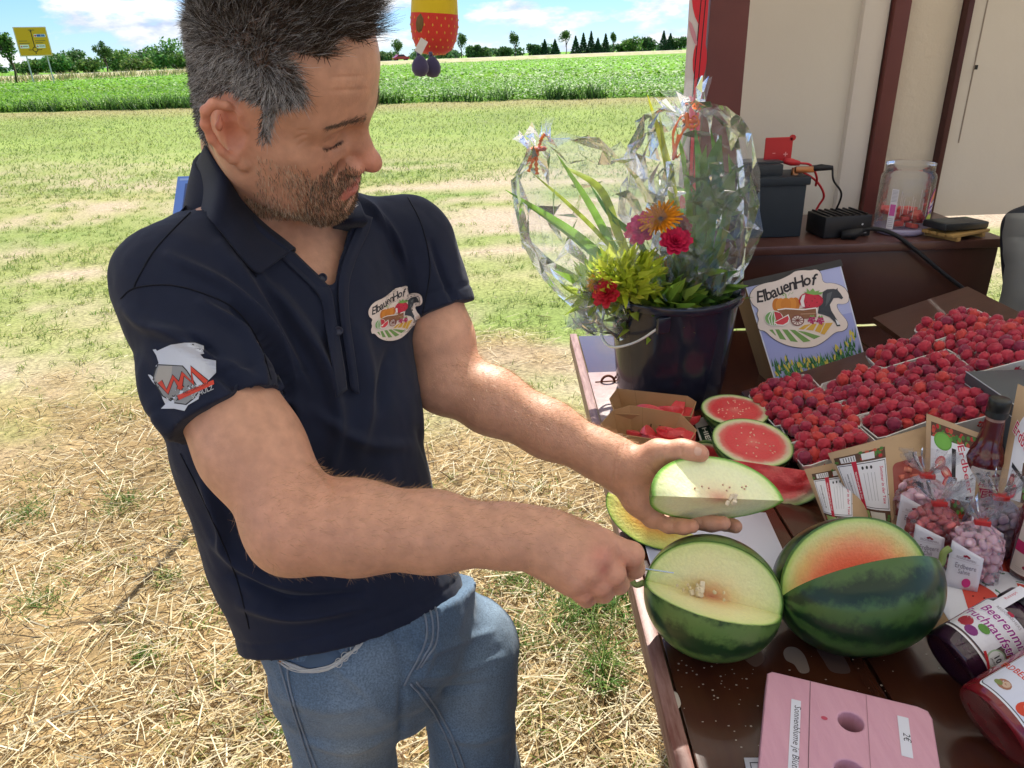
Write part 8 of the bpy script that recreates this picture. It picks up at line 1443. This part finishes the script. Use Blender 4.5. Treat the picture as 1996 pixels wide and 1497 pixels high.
    # cash box
    A = T(1883, 721, 1.165); w, dp, h = .26, .17, 1.165 - TZ - .005; c = A + np.array([w / 2, -dp / 2, 0]); c[2] = TZ + .003; t = thing('cash_box', 'grey metal cash box behind the vinegar bottle', 'cash box', c); gm = mat('cashbox_grey', (.085, .10, .115), .45, .5, metal=.3, bump=(400, .1, .0004)); m = MB(); m.box((0, 0, (h - .022) / 2), (w - .006, dp - .006, h - .022), bevel=.003); m.build('box_body', gm, t, ang=40); m = MB(); m.box((0, 0, h - .0105), (w, dp, .021), bevel=.003); m.build('lid', gm, t, ang=40); m = MB(); m.tube([(-w / 2 - .0004, -dp / 2, h - .0215), (-w / 2 - .0004, dp / 2, h - .0215)], .0008, 6); m.tube([(-w / 2, -dp / 2, h - .0008), (-w / 2, dp / 2, h - .0008)], .0010, 6); m.build('bright_edge', mat('bright_edge', (.6, .64, .7), .3, metal=.6), t); m = MB(); m.lathe([(.013, 0), (.013, .012), (.009, .016), (0, .016)], (-.012, .035, h), None, 20); m.build('knob', mat('knob_blue', (.25, .32, .42), .25, metal=.5), t, True)
    # pink wooden board with holes
    TL, TR = T(1499, 1309, TZ + .042), T(1812, 1384, TZ + .042); BL_ = T(1503, 1560, TZ + .042); x = nrm(TR - TL); y = nrm((BL_ - TL) - x * ((BL_ - TL) @ x)); Wd = np.linalg.norm(TR - TL); c = TL - [0, 0, .042]; t = thing('flower_stand', 'pink painted wooden flower stand with round holes and two white price strips', 'flower stand', c); pk = mat('pink_paint', (.62, .34, .43), .5, .35, noise=(7, .6, (.56, .29, .38), (14, 1, 1)), bump=(24, .5, .003, (6, 1, 1)))
    n = 0; L_ = .30; holes = [(.52 * Wd, .045, .0150), (.505 * Wd, .112, .0170), (.52 * Wd, .18, .0150)]
    # three boards with the hole edge cut through: built as a grid with round openings
    cuts = [0, .30, .66, 1.0]; loc_ = lambda u, v, w: np.outer(u, x) + np.outer(v, y) + np.outer(w + .042, VUP)
    bm = bmesh.new(); outer = [(.004, 0), (Wd - .012, 0), (Wd - .003, .003), (Wd, .012), (Wd, L_), (0, L_), (0, .004)]; cu = bpy.data.curves.new('outline', 'CURVE'); cu.dimensions = '2D'; cu.fill_mode = 'BOTH'; cu.extrude = .013; cu.bevel_depth = .0018; cu.bevel_resolution = 2
    for ring in [outer] + [[(hx + hr * math.cos(k * .2618), hy + hr * math.sin(k * .2618)) for k in range(24)] for hx, hy, hr in holes]:
        sp = cu.splines.new('POLY'); sp.points.add(len(ring) - 1); sp.use_cyclic_u = True
        for q, (a_, b_) in zip(sp.points, ring): q.co = (a_, b_, 0, 1)
    oc = bpy.data.objects.new('outline', cu); COL.objects.link(oc); dg = bpy.context.evaluated_depsgraph_get(); me = oc.evaluated_get(dg).to_mesh(); V = np.array([v.co[:] for v in me.vertices]); F = [tuple(f.vertices) for f in me.polygons]; oc.evaluated_get(dg).to_mesh_clear(); bpy.data.objects.remove(oc); b = MB(); b.add(loc_(V[:, 0], V[:, 1], V[:, 2] - .0148), F); o = b.build('top_board', pk, t, ang=35)
    for v in (.012, L_ - .02): f = MB(); f.add(loc_(np.array([.02, Wd - .02, Wd - .02, .02] * 2), np.array([v, v, v + .02, v + .02] * 2), np.array([-.030] * 4 + [-.0415] * 4)), [(0, 1, 2, 3), (7, 6, 5, 4), (0, 4, 5, 1), (1, 5, 6, 2), (2, 6, 7, 3), (3, 7, 4, 0)]); f.build('batten', pk, t)
    p = Print(); p.line([(.27 * Wd, .0005), (.27 * Wd, .3)], .0007, (.10, .05, .06)).line([(.62 * Wd, .0005), (.62 * Wd, .3)], .0005, (.30, .15, .18)); p.rect(.155 * Wd, .034, .215 * Wd, .17, (.66, .68, .78)); p.rect(.80 * Wd, .020, .865 * Wd, .074, (.66, .68, .78)); p.ell(.36 * Wd, .050, .0035, .0026, (.48, .07, .12), 10)
    def vt(txt, u, v, size, col, **kw): V, F = text2d(txt, size, **kw); p.L.append((np.stack([u + V[:, 1] * 1.0, v + V[:, 0]], 1) * [1, 1], F, col))
    def vt2(txt, u, v, size, col, **kw): V, F = text2d(txt, size, **kw); p.L.append((np.stack([u - V[:, 1] * -1.0, v + V[:, 0]], 1), F, col))
    vt('Sonnenblume je Blüte', .177 * Wd, .086, .0100, (.03, .03, .05), shear=.15); p.line([(.165 * Wd, .138), (.202 * Wd, .146), (.175 * Wd, .150), (.205 * Wd, .153)], .0016, (.45, .02, .05)); vt('2€', .823 * Wd, .048, .0100, (.03, .03, .05), shear=.15)
    p.put('price_strip', lambda u, v, w: loc_(u, v, w + .0002), t, lift=.0001)
    # white card peeping out under the stand
    p = Print(); q = [T(*v, TZ + .004)[:2] for v in ((1462, 1487), (1520, 1487), (1520, 1560), (1478, 1560))]; p.line([q[3], q[0], q[1]], .0012, (.05, .05, .06)); sheet_flat('info_card', 'corner of a white card with a black outline under the pink flower stand', 'card', [(1450, 1478), (1530, 1478), (1530, 1570), (1468, 1570)], TZ + .003, mat('card_white', (.66, .67, .72), .5), p, .001)
table_things()
# ---------------------------------------------------------------- plush toy hanging from the roof edge
def plush():
    d = 1.93; c = P(847, -10, d); s = d / FPX; t = thing('plush_toy', 'hanging plush strawberry toy with a yellow top and dangling violet feet', 'plush toy', c); rd = mat('plush_red', (.60, .045, .03), .85, .2, bump=(700, .5, .0008), sheen=.3); ye = mat('plush_yellow', (.66, .48, .02), .85, .2, bump=(700, .5, .0008), sheen=.3)
    Q = lambda px, py, dd=0.0: P(px, py, d + dd) - c
    prof = [(0, -108 * s), (20 * s, -106 * s), (36 * s, -96 * s), (44 * s, -78 * s), (47.5 * s, -55 * s), (46.5 * s, -33 * s)]; up = [(46.5 * s, -33 * s), (45 * s, -10 * s), (42 * s, 14 * s), (34 * s, 40 * s), (18 * s, 60 * s), (0, 68 * s)]; Rl = np.stack([RT, FW, UP], 1)
    Rv = rotz(.0); A = np.stack([nrm(np.array([RT[0], RT[1], 0])), nrm(np.array([FW[0], FW[1], 0])), VUP], 1) @ roty(.08)
    m = MB(); m.lathe(prof, (0, 0, 0), A, 40, 1, .85); m.build('body', rd, t, True); m = MB(); m.lathe(up, (0, 0, 0), A, 40, 1, .85); m.build('cap', ye, t, True)
    se = MB(); 
    for row in range(6):
        z = (-42 - row * 12.5) * s; R_ = np.interp(z, [p_[1] for p_ in prof], [p_[0] for p_ in prof])
        for k in range(18):
            a = 2 * math.pi * (k + .5 * (row % 2)) / 18; q = A @ np.array([R_ * 1.005 * math.cos(a), R_ * .855 * math.sin(a), z]); n = A @ np.array([math.cos(a), math.sin(a), 0]); tz = A @ VUP; sd = np.cross(n, tz); V = [q + tz * 3.6 * s, q - sd * 1.7 * s, q - tz * 2.6 * s, q + sd * 1.7 * s, q + n * 1.2 * s]; se.add(np.array(V), [(0, 1, 4), (1, 2, 4), (2, 3, 4), (3, 0, 4)])
    se.build('seed', mat('seed_yellow', (.70, .36, .05), .7), t, kind='stuff')
    ho = MB(); ho.lathe([(0, -16 * s), (5 * s, -12 * s), (7.5 * s, 0), (6 * s, 10 * s), (0, 18 * s)], Q(818, 46, -.062), A @ roty(.1), 14, 1, .5); ho.build('arm', mat('plush_brown', (.16, .10, .04), .85), t, True)
    tg = MB(); tg.box(Q(821, 90, -.058), (15 * s, .0012, 26 * s), R=A @ roty(.5)); tg.build('care_tag', mat('tag_cloth', (.62, .60, .58), .8), t)
    for px, py, dd in ((819, 128, -.02), (843, 130, .012)):
        f = MB(); f.lathe([(0, -20 * s), (10 * s, -18 * s), (16 * s, -9 * s), (16.5 * s, 0), (13 * s, 9 * s), (6 * s, 17 * s), (0, 19 * s)], Q(px, py, dd), A, 24, 1, .85); f.build('foot', mat('plush_violet', (.055, .045, .10), .85, .2, bump=(700, .5, .0008), sheen=.4), t, True)
        l = MB(); l.tube([Q(px - 2, py - 14, dd), Q(px - 4, py - 28, dd)], 4 * s, 8); l.build('leg', mat('plush_violet', (.055, .045, .10), .85), t, True)
    st = MB(); st.tube([Q(847, -75), np.array([0, 0, 2.385 - c[2]]) * [1, 1, 1] + [0, 0, 0]], .0012, 6); st.build('string', mat('string', (.4, .38, .35), .8), t)
plush()
